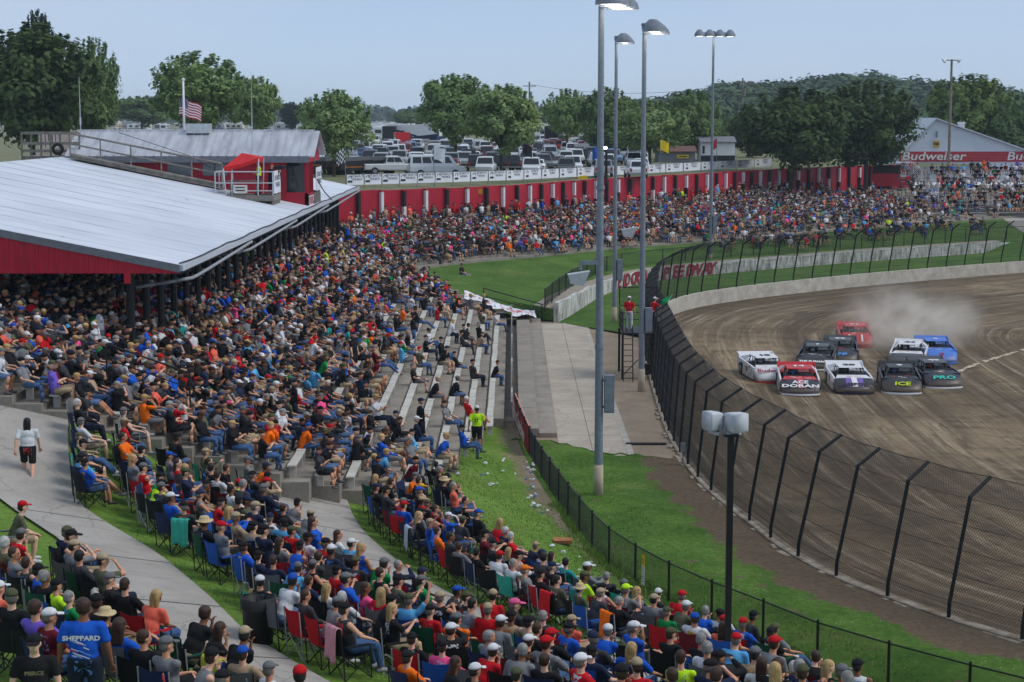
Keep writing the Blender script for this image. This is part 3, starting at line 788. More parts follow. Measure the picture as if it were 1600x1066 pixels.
for i in range(len(cpp) - 1):
    (b0, k0, m0, t0), (b1, k1, m1, t1) = cpp[i], cpp[i + 1]
    mid = (b0 + b1) / 2; far = mid.length > 100
    mb = MB(); W = (b1 - b0).length; stp, rr = (.10, .0046) if not far else (.16, .0065)
    chainlink(mb, k0 - Vector((0, 0, .35)), k1 - Vector((0, 0, .35)), m1, m0, W, 3.1, stp, rr); chainlink(mb, m0, m1, t1, t0, W, .86, stp, rr)
    mb.build('mesh_panel', M_WIRE, cf)
    mb = MB()
    for f_ in (.02, .27, .5, .73, .98, 2):
        if f_ < 1: a, b = k0.lerp(m0, f_), k1.lerp(m1, f_); c = (a + b) / 2 - Vector((0, 0, .02)); rr = .009
        else: a, b = t0, t1; c = (t0 + t1) / 2 - Vector((0, 0, .05 + .03 * math.sin(i * 3.1))); rr = .012
        mb.tube(a, c, rr, rr, 4, 0, False); mb.tube(c, b, rr, rr, 4, 0, False)
        if mid.length < 90: mb.build('cable', M_WIRE, cf); mb = MB()
    if mb.v: tag(mb.build('cable', M_WIRE, cf), kind='stuff')
# pale cable sagging along the top by the flag stand
mb = MB(); pp = []
for i, (b, k, m, t) in enumerate(cpp):
    if 62 < b.y < 100: pp += [t + Vector((.02, 0, -.03)), ]
c = []
for i in range(len(pp) - 1): c += [pp[i], (pp[i] + pp[i + 1]) / 2 - Vector((0, 0, .12))]
mb.path(c, .017, 5); tag(mb.build('extension_lead', plain('pale_cord', sc(190, 184, 170), .6)), 'pale cord sagging along the top of the catch fence by the flag stand', 'cord')
# small junction box on its post next to the fence
q = P(1067, 728, 0); jb = thing('junction_box', 'small grey electrical box on a short pipe beside the catch fence', 'box', q)
mb = MB(); mb.tube((0, 0, 0), (0, 0, .55), .03, .03, 6); mb.build('pipe', M_GALV, jb)
mb = MB(); mb.box((0, 0, .72), (.2, .14, .36)); mb.box((0, -.075, .72), (.16, .02, .3)); mb.build('housing', M_GALV, jb)

# ================================================================== light poles
def light_pole(foot, top_z, r, label, head_dirs, box=None, broad=False):
    lp = thing('light_pole', label, 'light pole', foot, 0, 'tall floodlight poles along the front stretch')
    h = top_z - foot[2]
    mb = MB(); mb.tube((0, 0, -.2), (0, 0, 1.15), r * 1.18, r * 1.12, 12); mb.build('concrete_base', plain('pole_base', sc(176, 164, 142), .9, .15, 3), lp, True)
    mb = MB()
    for k in range(6): mb.tube((0, 0, 1.1 + (h - 1.1) * k / 6), (0, 0, 1.1 + (h - 1.1) * (k + 1) / 6), r * (1 - .06 * k), r * (1 - .06 * (k + 1)), 14, 0, False)
    for z in (h * .3, h * .62): mb.tube((0, 0, z), (0, 0, z + .12), r * 1.06, r * 1.06, 14, 0, False)
    mb.build('shaft', M_GALV, lp, True)
    if box:
        dx, z0, z1 = box
        mb = MB(); mb.box((dx, -.02, (z0 + z1) / 2), (.36, .3, z1 - z0)); mb.box((dx, -.18, (z0 + z1) / 2), (.3, .02, z1 - z0 - .12)); mb.box((dx * .5, 0, z1 - .2), (abs(dx), .08, .08)); mb.box((dx * .5, 0, z0 + .2), (abs(dx), .08, .08))
        mb.build('control_box', M_GALV, lp)
    ax = Vector(head_dirs[0]).normalized(); fw = Vector(head_dirs[1]).normalized()
    mb = MB(); mb.tube(ax * -1.5 + Vector((0, 0, h - .1)), ax * 1.5 + Vector((0, 0, h - .1)), .06, .06, 6)
    mb.box((0, 0, h - .1), (.26, .26, .3)); mb.build('crossarm', M_GALV, lp)
    for k in range(4):
        c = ax * (-1.35 + .9 * k) + fw * .52 + Vector((0, 0, h - .28))
        rot = frame((0, 0, 0), ax, fw).to_3x3()
        mb = MB(); n = 12; rings = []
        for t, rad in ((-.16, .14), (.0, .30), (.22, .44), (.44, .47)):
            rg = []
            for i in range(n):
                a = 2 * math.pi * i / n
                rg.append(c + ax * (rad * math.cos(a)) + fw * (rad * 1.25 * math.sin(a)) + Vector((0, 0, .28 - t)) + fw * (.12 * t))
            rings.append(rg)
        mb.loft(rings, 0, True, False); mb.face(rings[0][::-1]); 
        mb.tube(ax * (-1.35 + .9 * k) + Vector((0, 0, h - .1)), c + Vector((0, 0, .25)), .05, .05, 6)
        hd = mb.build('lamp_hood', M_GALV, lp, True)
        mb = MB(); mb.loft([[p + (c - p) * .12 + Vector((0, 0, .06)) for p in rings[3]], [p + (c - p) * .3 + Vector((0, 0, -.02)) for p in rings[3]]], 0, True, True)
        mb.build('lens', M_LIT, hd, True)
    return lp
H1 = PD(940, -8, 63.4).z
light_pole(P(935, 775, 0), H1, .155, 'nearest grey floodlight pole rising from the grass verge with a control box', ((.2, 1, 0), (1, -.2, 0)), (.36, 3.05, 4.4))
light_pole(P(1002, 612, 0), PD(1010, 38, 88.2).z, .155, 'grey floodlight pole beside the flag stand ladder', ((.15, 1, 0), (1, -.15, 0)), (.33, 3.0, 4.2))
light_pole(P(960, 507, 0), PD(966, 58, 118).z, .15, 'slim grey floodlight pole on the grass beside the old white wall', ((.1, 1, 0), (1, -.1, 0)), (.33, 2.9, 4.3))
light_pole(P(1110, 418, .6), PD(1115, 55, 162).z, .15, 'farthest grey floodlight pole standing at the turn with a wide lamp row', ((1, .15, 0), (.1, -1, 0)), (.34, 2.9, 4.5))
# far dark pole with two lamps, near the white hall
pq = PD(1481, 300, 236); dp = thing('lamp_post', 'dark timber pole with two white lamps in front of the bright tree', 'lamp post', (pq.x, pq.y, 6.8))
hz_ = PD(1481, 93, 236).z - 6.8
mb = MB(); mb.tube((0, 0, 0), (0, 0, hz_), .2, .15, 8); mb.tube((-.8, 0, hz_ - .1), (.8, 0, hz_ - .1), .07, .07, 6); mb.build('post', M_TIMBER, dp)
for sx in (-1, 1):
    mb = MB(); mb.loft([[(sx * (.75 + .35 * t) + r_ * math.cos(a) * .5, r_ * math.sin(a), hz_ - .1 - .1 * t + r_ * math.cos(a) * sx * .8) for a in np.linspace(0, 2 * math.pi, 9)[:-1]] for t, r_ in ((0, .1), (.5, .3), (1, .4))], 0, True, True)
    mb.build('lamp_shade', M_WHITE, dp)
# short dark lamp post with a lit lamp in front of the car park
pq = PD(947, 300, 172); dp = thing('lamp_post', 'short black lamp post with one lit lamp behind the red wall', 'lamp post', (pq.x, pq.y, 7.3))
hz_ = PD(947, 232, 172).z - 7.3
mb = MB(); mb.tube((0, 0, 0), (0, 0, hz_), .14, .12, 8); mb.build('post', M_BLACK, dp)
mb = MB(); mb.ball((-.12, -.1, hz_ + .05), (.22, .16, .14), 8, 5); mb.build('lamp', M_LIT, dp)
mb = MB(); mb.box((.05, 0, hz_ + .22), (.6, .3, .08)); mb.build('lamp_hood', M_BLACK, dp)

# ================================================================== black loudspeaker pole in the crowd
xq = PD(1137, 1000, 35.5); sz = 1.6
sp_ = thing('speaker_pole', 'black square pole carrying two grey horn loudspeakers above the near crowd', 'pole', (xq.x, 35.5, sz))
topz = PD(1143, 678, 35.5).z - sz
mb = MB(); mb.box((0, 0, topz / 2 - .3), (.125, .125, topz + .6)); mb.box((0, 0, topz - .02), (.3, .3, .05)); mb.build('shaft', M_BLACK, sp_)
M_HORN = plain('speaker_grey', sc(186, 190, 194), .5, .1, 4)
for k, (cx, cy, ang, ln) in enumerate(((.06, 0, R(-62), .46), (-.32, .12, R(205), .36))):
    mb = MB(); rings = []
    for t, w_, h_ in ((0, .20, .24), (.2, .30, .34), (.5, .36, .38), (.9, .38, .39), (1.0, .39, .39)):
        rg = []
        for i in range(16):
            a = 2 * math.pi * i / 16; ex = (9.0, 6.0)[k]
            cx_ = math.copysign(abs(math.cos(a)) ** (2 / ex), math.cos(a)); sx_ = math.copysign(abs(math.sin(a)) ** (2 / ex), math.sin(a))
            l = (t - .5) * ln; rg.append((cx + l * math.cos(ang) - cx_ * w_ / 2 * math.sin(ang), cy + l * math.sin(ang) + cx_ * w_ / 2 * math.cos(ang), topz + .25 + sx_ * h_ / 2))
        rings.append(rg)
    mb.loft(rings, 0, True, True); mb.box((cx, cy, topz + .0), (.06, .34, .06), ang); mb.tube((cx, cy, topz - .02), (cx, cy, topz + .06), .04, .04, 8)
    h_ = mb.build('horn', M_HORN, sp_, True)
    mb = MB(); u = Vector((math.cos(ang), math.sin(ang), 0)); v = Vector((-math.sin(ang), math.cos(ang), 0))
    for sgn in (-1, 1):
        q = Vector((cx, cy, topz + .2)) + v * (.225 * sgn); mb.tube(q, q + Vector((0, 0, -.2)), .02, .02, 6)
    mb.build('bracket', M_GALV, h_)
def far_speaker(px, py, y, z0, lab, arm):
    q = PD(px, py, y); o = thing('speaker', lab, 'loudspeaker', q)
    mb = MB(); s = .75
    mb.hexa([(-.36, -.25, -.22), (.1, -.22, -.3), (.1, .2, -.3), (-.36, .2, -.22)], [(-.45, -.3, .1), (.32, -.28, .22), (.32, .25, .22), (-.45, .25, .1)]); mb.build('cabinet', M_HORN, o)
    mb = MB(); mb.hexa([(-.37, -.2, -.2), (-.36, -.2, -.2), (-.36, .16, -.2), (-.37, .16, -.2)], [(-.465, -.26, .07), (-.44, -.26, .07), (-.44, .2, .07), (-.465, .2, .07)]); mb.build('grille', M_DARK, o)
    mb = MB(); mb.box((arm / 2, 0, .5), (abs(arm), .1, .14)); mb.tube((0, 0, .25), (0, 0, .5), .05, .05, 6); mb.build('arm', M_GALV, o)
far_speaker(907, 433, 62.2, 0, 'angular white loudspeaker on a bracket from the nearest light pole', .62)
far_speaker(985, 362, 88.5, 0, 'small grey loudspeaker bracketed from the light pole by the flag stand', .55)

# ================================================================== flag stand
fs = thing('flag_stand', 'black steel flag stand tower with ladder perched over the track fence', 'flag stand', (0, 0, 0))
x0, x1, y0, y1, zd = 5.75, 7.75, 92.4, 95.4, 2.45
mb = MB(); mb.box(((x0 + x1) / 2, (y0 + y1) / 2, zd - .06), (x1 - x0, y1 - y0, .1)); mb.build('deck', M_BLACK, fs)
for x, y in ((x0, y0), (x1, y0), (x0, y1), (x1, y1)):
    mb = MB(); mb.box((x, y, zd / 2 - .1), (.12, .12, zd)); mb.build('leg', M_BLACK, fs)
mb = MB()
for x, y, h in ((x0, y0, 1.1), (x0, y1, 2.1), (x1, y1, 2.1), (x1, y0, 1.1), (x0, (y0 + y1) / 2, 1.1)): mb.tube((x, y, zd), (x, y, zd + h), .03, .03, 6)
for h in (.35, .72, 1.1):
    mb.path([(x0, y0, zd + h), (x0, y1, zd + h), (x1, y1, zd + h), (x1, y0, zd + h)], .025, 6)
mb.path([(x0, y1, zd + 2.1), (x1, y1, zd + 2.1)], .03, 6)
mb.build('railing', M_BLACK, fs)
mb = MB(); mb.box((x0 + .02, (y0 + y1) / 2, zd + .45), (.03, y1 - y0 - .1, .8)); mb.build('side_panel', M_DARK, fs)
mb = MB(); chainlink(mb, (x0, y1, zd + 1.1), (x1, y1, zd + 1.1), (x1, y1, zd + 2.1), (x0, y1, zd + 2.1), 2, 1, .08, .006); mb.build('mesh_panel', M_WIRE, fs)
lx = P(985, 612, 0); 
mb = MB(); lx0, lx1 = x0 + .0, x0 + .5; ly = y0 - .35
for x in (lx0, lx1): mb.tube((x, ly - .4, 0), (x, y0 - .1, zd + .4), .03, .03, 6)
for k in range(9):
    t = (k + .6) / 10; mb.tube((lx0, ly - .4 + (.65) * t, t * (zd + .4)), (lx1, ly - .4 + .65 * t, t * (zd + .4)), .018, .018, 5)
mb.build('ladder', M_BLACK, fs)
mb = MB(); mb.path([(x0, y0, .2), (x1, y0, zd - .2)], .025, 5); mb.path([(x1, y0, .2), (x1, y1, zd - .2)], .025, 5); mb.box((x0 + 1.2, y0 + .3, .5), (.5, .4, .55)); mb.box((x1 - .25, y0 - .1, .9), (.3, .2, .5)); mb.build('brace', M_BLACK, fs)

# fence along the lawn above the old wall
uf = thing('chain_link_fence', 'black chain-link fence along the gravel shelf above the old white wall', 'fence')
up = []
UL = np.concatenate([[0], np.cumsum(np.linalg.norm(np.diff(OLDW, axis=0), axis=1))])
for s in np.arange(0, 92, 3.0):
    p = Vector([np.interp(s, UL, OLDW[:, k]) for k in range(3)]); q = Vector([np.interp(s, UL, ON[:, k]) for k in range(3)])
    p = p + q * (.9 + min(1.4, s * .05)); p.z = 1.26 - .35 * math.exp(-s / 6) + .1; up.append(p)
for p in up:
    mb = MB(); mb.tube(p - Vector((0, 0, .3)), p + Vector((0, 0, 1.25)), .04, .04, 6); mb.build('post', M_BLACK, uf)
for i in range(len(up) - 1):
    mb = MB(); mb.tube(up[i] + Vector((0, 0, 1.2)), up[i + 1] + Vector((0, 0, 1.2)), .03, .03, 5); mb.build('top_rail', M_BLACK, uf)
    mb = MB(); z0, z1 = Vector((0, 0, .0)), Vector((0, 0, 1.2)); chainlink(mb, up[i] + z0, up[i + 1] + z0, up[i + 1] + z1, up[i] + z1, 3, 1.2, .13, .0055); mb.build('mesh_panel', M_WIRE, uf)

# ================================================================== banner fence at the edge of the car park, with flags
bf = thing('banner_fence', 'grey wire fence hung with a row of white printed banners above the red wall', 'fence')
M_BAN = plain('banner_white', sc(226, 230, 238), .6, .05, 2)
bsx = [PD(px, 290, 150 + (px - 540) * .125).x for px in range(540, 1200, 28)]
prev = None; bp = []
for k, px in enumerate(np.linspace(541, 1205, 25)):
    y = float(np.interp(px, [541, 700, 797, 940, 1100, 1230], [154, 161, 168, 185, 203, 221])); q = PD(px, 300, y)
    ytop = float(np.interp(px, [541, 790, 1000, 1205], [273.5, 267, 258.5, 248])); bp.append((q.x, y, PD(px, ytop, y).z))
for k, (x, y, zt) in enumerate(bp):
    mb = MB(); mb.tube((x, y, 7.0), (x, y, zt + .15), .04, .04, 6); mb.build('post', M_GALV, bf)
for k in range(len(bp) - 1):
    a, b = bp[k], bp[k + 1]; d = (Vector(b) - Vector(a)); n_ = Vector((d.y, -d.x, 0)).normalized() * .06
    mb = MB(); V = []
    for i in range(9):
        t = .03 + .94 * i / 8
        for j in range(4):
            zt = a[2] * (1 - t) + b[2] * t; V.append((a[0] + d.x * t + n_.x * (1 + .3 * math.sin(i * 1.2 + j + k)), a[1] + d.y * t + n_.y, zt - 0.88 + j * .293))
    o = link('banner', np_mesh('banner', V, grid_faces(9, 4), M_BAN), bf)
    m_ = Vector(a).lerp(Vector(b), .6) + n_ * 1.6; m_.z -= .26
    t_ = text('lettering', 'GET BACK TO\nTHE BACK', .27, frame(m_, d, (0, 0, 1)), M_TEXTK, o, sx=.85)
    m2 = Vector(a).lerp(Vector(b), .19) + n_ * 1.5; m2.z -= .66
    mb = MB(); dn = d.normalized(); mb.hexa([m2 - dn * .24, m2 + dn * .24, m2 + dn * .24 - n_ * .1, m2 - dn * .24 - n_ * .1], [q + Vector((0, 0, .17)) for q in (m2 - dn * .24, m2 + dn * .24, m2 + dn * .24 - n_ * .1, m2 - dn * .24 - n_ * .1)])
    mb.path([m2 + dn * .18 * math.cos(t) + Vector((0, 0, .42 + .15 * math.sin(t))) for t in np.linspace(-.6, 3.6, 8)], .022, 4); mb.build('logo', M_TEXTK, o)
    mb = MB(); mb.tube((a[0], a[1], 7.4), (b[0], b[1], 7.4), .02, .02, 5); mb.tube(a, b, .025, .025, 5); mb.build('rail', M_GALV, bf)
def flag_on(px, ytop, ybot, y, fw, fh, mat, lab, side=-1, zb=7.0):
    q = PD(px, ybot, y); zt = PD(px, ytop, y).z
    o = thing('flag', lab, 'flag', (q.x, y, zb))
    mb = MB(); mb.tube((0, 0, 0), (0, 0, zt - zb + .05), .035, .03, 6); mb.build('pole', M_GALV, o)
    V = []; UVs = []
    for i in range(10):
        for j in range(7):
            u, v = i / 9, j / 6
            V.append((side * fw * u, .12 * math.sin(u * 7 + v * 2) * u, zt - zb - fh * v - .25 * fh * u + .06 * math.sin(u * 5))); UVs.append((u, v))
    link('cloth', np_mesh('cloth', V, grid_faces(10, 7), mat, True, uv=UVs), o)
def mat_checker():
    k = NT('checkered'); c = k.n('TexChecker'); c.inputs['Scale'].default_value = 6; c.inputs[1].default_value = (.75, .75, .75, 1); c.inputs[2].default_value = (.015, .015, .015, 1); k.l(k.uv(), c.inputs[0])
    return k.done(c.outputs[0], .8)
flag_on(540, 232, 290, 153.5, .75, 1.2, mat_checker(), 'black and white checkered flag on the banner fence')
flag_on(678, 228, 290, 160, 1.0, 1.2, plain('flag_white', sc(222, 226, 230), .8), 'plain white flag on the banner fence above the parked cars', 1)
flag_on(816, 225, 290, 172, .95, 1.0, plain('flag_black', (.02, .02, .025), .8), 'black flag on the banner fence in front of the trees', 1)
flag_on(936, 228, 290, 185, .7, 1.2, plain('flag_blue', sc(40, 90, 180), .8), 'blue flag partly hidden behind the nearest light pole', -1)
flag_on(1031, 219, 290, 194, .95, 1.1, plain('flag_yellow', sc(236, 206, 20), .8), 'bright yellow flag on the banner fence', 1)
flag_on(1119, 217, 290, 206, .5, 1.1, plain('flag_red', sc(190, 40, 44), .8), 'small red flag on the banner fence near the light pole', -1)
# ================================================================== grandstand
stand = thing('grandstand', 'stepped concrete grandstand with pale plank benches facing the track', 'grandstand')
ROWD = .82; NROW = 30
def rx(i): return -.35 - ROWD * i
def rz(i): return .5 + .31 * i if i <= 15 else .5 + .31 * 15 + .225 * (i - 15)
def ystart(x): return float(np.interp(-x, [0, 1, 2.4, 3.5, 6, 12, 25], [80, 72, 60.5, 55.5, 53, 51, 50]))
def yend(x): return float(np.interp(-x, [0, 9, 25], [120.5, 121.5, 132]))
for i in range(NROW):
    x, z = rx(i), rz(i); a, b = ystart(x), yend(x)
    mb = MB(); mb.box((x - ROWD / 2, (a + b) / 2, (z - .8) / 2), (ROWD - .004, b - a, z + .8)); mb.build('step', M_STEP, stand)
M_PLANK = plain('bench_plank', sc(192, 188, 178), .85, .14, 1.3, world=True, fine=20)
pieces = []
for i in range(NROW):
    x, z = rx(i) - .58, rz(i); y = ystart(x) + .25 + (i % 3) * .2
    while y + 2.4 < yend(x) - (1.2 if i > 3 else 3.5):
        pieces.append((i, x, y, z)); y += 2.48
pieces.sort(key=lambda q: (q[0] > 11, q[2]))
rest = MB(); nb = 0
pm = MB(); pm.box((0, 1.2, .40), (.27, 2.4, .05)); pm.box((0, .35, .19), (.2, .12, .38)); pm.box((0, 2.05, .19), (.2, .12, .38)); pmesh = pm.mesh('bench_plank', M_PLANK)
for i, x, y, z in pieces:
    if nb < 290:
        o = link('bench_plank', pmesh, stand, (x + .01 * math.sin(y * 9), y, z)); nb += 1
    else:
        rest.box((x, y + 1.2, z + .40), (.27, 2.4, .05)); rest.box((x, y + .35, z + .19), (.2, .12, .38)); rest.box((x, y + 2.05, z + .19), (.2, .12, .38))
tag(rest.build('bench_planks', M_PLANK, stand), kind='stuff')
# end walls
mb = MB()
for i in range(7, NROW):
    x, z = rx(i), rz(i); mb.box((x - ROWD / 2, ystart(x) - .12, z / 2 - .1), (ROWD, .2, z + .22))
mb.build('end_wall', plain('end_wall_concrete', sc(140, 134, 124), .9, .15, .8, world=True, fine=6), stand)
mb = MB()
for i in range(0, 12):
    x, z = rx(i), rz(i); mb.box((x - ROWD / 2, yend(x) + .16, z / 2 - .1), (ROWD, .3, z + .6))
mb.build('end_kerb', plain('end_kerb', sc(176, 168, 150), .9, .15, 1, world=True, fine=8), stand)
V = []                                        # turf between the end of the stand and the lawn
for t in np.linspace(0, 1, 5):
    for (ex, ey, ez_) in LAWN_EDGE:
        i_ = max(0, (-ex - .35) / ROWD); sx_ = ex; sy_ = min(ey, yend(min(ex, 0)) + .3); szz = (.45 + .31 * i_) if ex < 0 else .1
        V.append((ex + (sx_ - ex) * t, ey + (sy_ - ey) * t, ez_ + (szz - ez_) * t))
structure(link('lawn_edge', np_mesh('lawn_edge', V, grid_faces(5, len(LAWN_EDGE)), M_LAWN, True)))
# front wall and its slim posts
mb = MB(); mb.box((-.02, 100.4, .36), (.08, 40.4, .8)); mb.build('front_wall', plain('front_wall', sc(132, 126, 118), .9, .15, .8, world=True, fine=6), stand)
for k in range(12):
    mb = MB(); mb.box((.0, 81.5 + k * 3.5, .98), (.03, 1.3, .22)); mb.build('front_panel', [M_WHITE, M_DARK, M_GALV][k % 3], stand)
# hand rails
hr = thing('hand_rail', 'black handrail beside the steps at the far end of the grandstand', 'railing')
mb = MB(); mb.path([(-1.9, 119.6, 1.1), (-1.9, 119.6, 2.2), (2.0, 119.2, 1.15), (2.0, 119.2, 0)], .04, 6); mb.path([(-1.9, 119.6, 1.7), (2.0, 119.2, .65)], .03, 6); mb.path([(2.0, 119.2, 1.1), (2.7, 121, 1.4), (2.7, 121, .3)], .035, 6)
mb.build('rail', M_BLACK, hr)
for k, (px, py, y, lab) in enumerate(((60, 610, 54, 'black handrail by the upper left end of the grandstand'), (215, 610, 53, 'black handrail at the near stair into the grandstand'))):
    q = PD(px, py, y); o = thing('hand_rail', lab, 'railing', (q.x, q.y, q.z))
    mb = MB(); mb.path([(-.9, 0, .4), (-.9, 0, 1.4), (1.6, -.2, .55), (1.6, -.2, -.5)], .03, 6); mb.path([(-.9, 0, .95), (1.6, -.2, .1)], .022, 6); mb.build('rail', M_BLACK, o)
# large crumpled banner lying over the last steps
V = []; UVs = []
for i in range(40):
    for j in range(22):
        u, v = i / 39, j / 21; x = -3.2 + 4.7 * u + .1 * v; y = 119.9 - 4.0 * v * (1 - .15 * u) + .3 * u
        k_ = max(0, (-x - .35) / ROWD); z = .5 + .31 * k_ + .3 if x < 0 else max(.3, .62 - x * .1)
        V.append((x, y, z + .10 * math.sin(u * 19 + v * 7) * math.sin(v * 11) + .05 * random.random() + .12)); UVs.append((u, v))
def mat_bigbanner():
    k = NT('crumpled_banner'); uv = k.uv(); n1 = k.noise(k.mapping(uv, (9, 4, 1)), 1.0, 5, .6)
    sep = k.n('SeparateXYZ'); k.l(uv, sep.inputs[0])
    yv = k.math('ADD', sep.outputs['Y'], k.math('MULTIPLY', n1, .3))
    band = k.math('MULTIPLY', k.ramp(yv, [(.38, 0), (.46, 1)]), k.ramp(yv, [(.74, 1), (.82, 0)]))
    ink = k.ramp(k.noise(k.mapping(uv, (16, 3, 1)), 1.0, 3, .5), [(.5, 0), (.53, 1)])
    c = k.mix(k.math('MULTIPLY', band, ink), sc(222, 224, 228), sc(206, 120, 124))
    c = k.mix(k.math('MULTIPLY', k.ramp(k.noise(k.mapping(uv, (22, 9, 1)), 1.0, 4, .6), [(.57, 0), (.6, 1)]), .75), c, sc(70, 70, 78))
    return k.done(c, .7)
bn = link('cloth_banner', np_mesh('cloth_banner', V, grid_faces(40, 22), mat_bigbanner(), True, uv=UVs))
tag(bn, 'large crumpled white banner with pink and grey print spread over the end benches', 'banner')

# ================================================================== grandstand roof on black pillars
EX, EZ, SLP = -11.25, 8.55, .2
RXB, RY0, RY1 = -25.3, 60.4, 131.0
def roof_z(x): return EZ + SLP * (EX - x)
roof = thing('grandstand_roof', 'big pale sloping roof on black pillars over the grandstand', 'roof')
def mat_roof():
    k = NT('roof_membrane'); p = k.pos()
    n1 = k.noise(p, .18, 5, .6); n2 = k.noise(k.mapping(p, (.3, 1.6, 1)), 1.0, 5, .65)
    c = k.mix(k.ramp(n1, [(.35, 0), (.65, 1)]), sc(196, 202, 211), sc(216, 221, 229))
    c = k.mix(k.math('MULTIPLY', k.ramp(n2, [(.48, 0), (.72, 1)]), .4), c, sc(180, 185, 194))
    sep = k.n('SeparateXYZ'); k.l(p, sep.inputs[0])
    fr = k.math('FRACT', k.math('ADD', k.math('DIVIDE', sep.outputs['Y'], 3.05), k.math('MULTIPLY', n1, .02)))
    line = k.ramp(fr, [(.0, 1), (.016, 1), (.022, 0)])
    c = k.mix(k.math('MULTIPLY', line, .4), c, sc(140, 144, 152))
    mark = k.ramp(k.noise(k.mapping(p, (1.6, .5, 1)), 1.3, 3, .5), [(.74, 0), (.77, 1)])
    c = k.mix(k.math('MULTIPLY', mark, .6), c, sc(120, 124, 130))
    return k.done(c, .6, 0, .3, n2, .08)
mb = MB(); xs = np.linspace(EX, RXB, 15); ys = np.linspace(RY0, RY1, 40)
V = [(x, y, roof_z(x) - .012 * abs(math.sin(y * .8) * math.sin(x * .9))) for x in xs for y in ys]
link('deck', np_mesh('deck', V, grid_faces(15, 40)[:, ::-1], mat_roof(), True), roof)
mb = MB(); mb.hexa([(EX, RY1, EZ - .3), (RXB, RY1, roof_z(RXB) - .3), (RXB, RY0, roof_z(RXB) - .3), (EX, RY0, EZ - .3)], [(EX, RY1, EZ - .12), (RXB, RY1, roof_z(RXB) - .12), (RXB, RY0, roof_z(RXB) - .12), (EX, RY0, EZ - .12)])
mb.build('underside', M_DARK, roof)
mb = MB(); mb.hexa([(EX + .03, RY0 - .1, EZ - .22), (RXB, RY0 - .1, roof_z(RXB) - .22), (RXB, RY0 - .02, roof_z(RXB) - .22), (EX + .03, RY0 - .02, EZ - .22)][::-1], [(EX + .03, RY0 - .1, EZ + .04), (RXB, RY0 - .1, roof_z(RXB) + .04), (RXB, RY0 - .02, roof_z(RXB) + .04), (EX + .03, RY0 - .02, EZ + .04)][::-1])
mb.build('edge_trim', plain('grey_trim', sc(112, 116, 122), .6), roof)
mb = MB(); mb.box((EX + .06, (RY0 + RY1) / 2, EZ - .08), (.14, RY1 - RY0, .2)); mb.build('eave_trim', plain('pale_trim', sc(190, 196, 204), .5, .1), roof)
for k_ in range(23):                         # lapped membrane seams
    y_ = RY0 + 1.9 + k_ * 3.05; mb = MB(); zo = .004
    mb.hexa([(EX - .05, y_, EZ + zo), (RXB + .1, y_, roof_z(RXB + .1) + zo), (RXB + .1, y_ - .09, roof_z(RXB + .1) + zo), (EX - .05, y_ - .09, EZ + zo)], [(EX - .05, y_, EZ + zo + .012), (RXB + .1, y_, roof_z(RXB + .1) + zo + .012), (RXB + .1, y_ - .09, roof_z(RXB + .1) + zo + .008), (EX - .05, y_ - .09, EZ + zo + .008)])
    mb.build('seam', bpy.data.materials['roof_membrane'], roof)
# red gable cladding in ribbed sheets
BZ = 8.3; x = EX - .05; k_ = 0
while x > RXB:
    x2 = x - .33; mb = MB()
    mb.hexa([(x, RY0 - .06, BZ), (x2, RY0 - .06, BZ), (x2, RY0 - .0, BZ), (x, RY0, BZ)][::-1], [(x, RY0 - .06, roof_z(x) - .2), (x2, RY0 - .06, roof_z(x2) - .2), (x2, RY0, roof_z(x2) - .2), (x, RY0, roof_z(x) - .2)][::-1])
    mb.hexa([(x, RY0 - .09, BZ), (x - .06, RY0 - .09, BZ), (x - .06, RY0 - .05, BZ), (x, RY0 - .05, BZ)][::-1], [(x, RY0 - .09, roof_z(x) - .22), (x - .06, RY0 - .09, roof_z(x) - .22), (x - .06, RY0 - .05, roof_z(x) - .22), (x, RY0 - .05, roof_z(x) - .22)][::-1])
    mb.build('gable_sheet', M_RED, roof); x = x2 - .004
mb = MB(); mb.box((-13.0, RY0 - .03, BZ - .16), (.22, .1, .36)); mb.build('gable_tab', M_RED, roof)
y = RY0 + .4; k_ = 0
while y < RY1:
    px_ = -13.0; zb = rz(15) - .3; mb = MB(); mb.tube((px_, y, zb), (px_, y, roof_z(px_) - .28), .13, .13, 8); mb.box((px_, y, roof_z(px_) - .34), (.4, .2, .1))
    mb.build('pillar', M_BLACK, roof); y += 2.6
y = RY0 + .6
while y < RY1:
    for px_ in (-18.5, -24):
        i = int((-px_ - .35) / ROWD); mb = MB(); mb.tube((px_, y, rz(i) - .4), (px_, y, roof_z(px_) - .28), .09, .09, 8); mb.build('pillar', M_BLACK, roof)
    y += 5.2
mb = MB(); mb.box((-13, (RY0 + RY1) / 2, roof_z(-13) - .42), (.16, RY1 - RY0, .24)); mb.build('beam', M_BLACK, roof)
mb = MB(); mb.box((RXB - .1, (RY0 + RY1) / 2, 8), (.2, RY1 - RY0 + 14, 6.2)); mb.build('back_wall', M_DARK, roof)
mb = MB(); mb.box(((RXB - 13) / 2, RY1 + .2, 5.0), (13, .2, 6.6)); mb.build('end_cladding', M_DARK, roof)
for y0, y1 in ((62, 76), (75, 92), (91, 108), (107, 130)):     # white drain pipes under the eave
    mb = MB(); c = spline([(-11.05, y1, EZ - .25), (-11.05, (y0 + y1) / 2, EZ - .4), (-11.05, y0 + 1, EZ - .52), (-11.2, y0 + .2, EZ - .58), (-11.8, y0 - .2, EZ - .66), (-13, y0 - .3, EZ - .85)], 24)
    mb.path([Vector(q) for q in c], .06, 8); mb.build('drain_pipe', plain('pvc', sc(150, 154, 158), .5, .1), roof, True)
mb = MB()
for s_ in range(30):                       # black cables on the eave
    pass
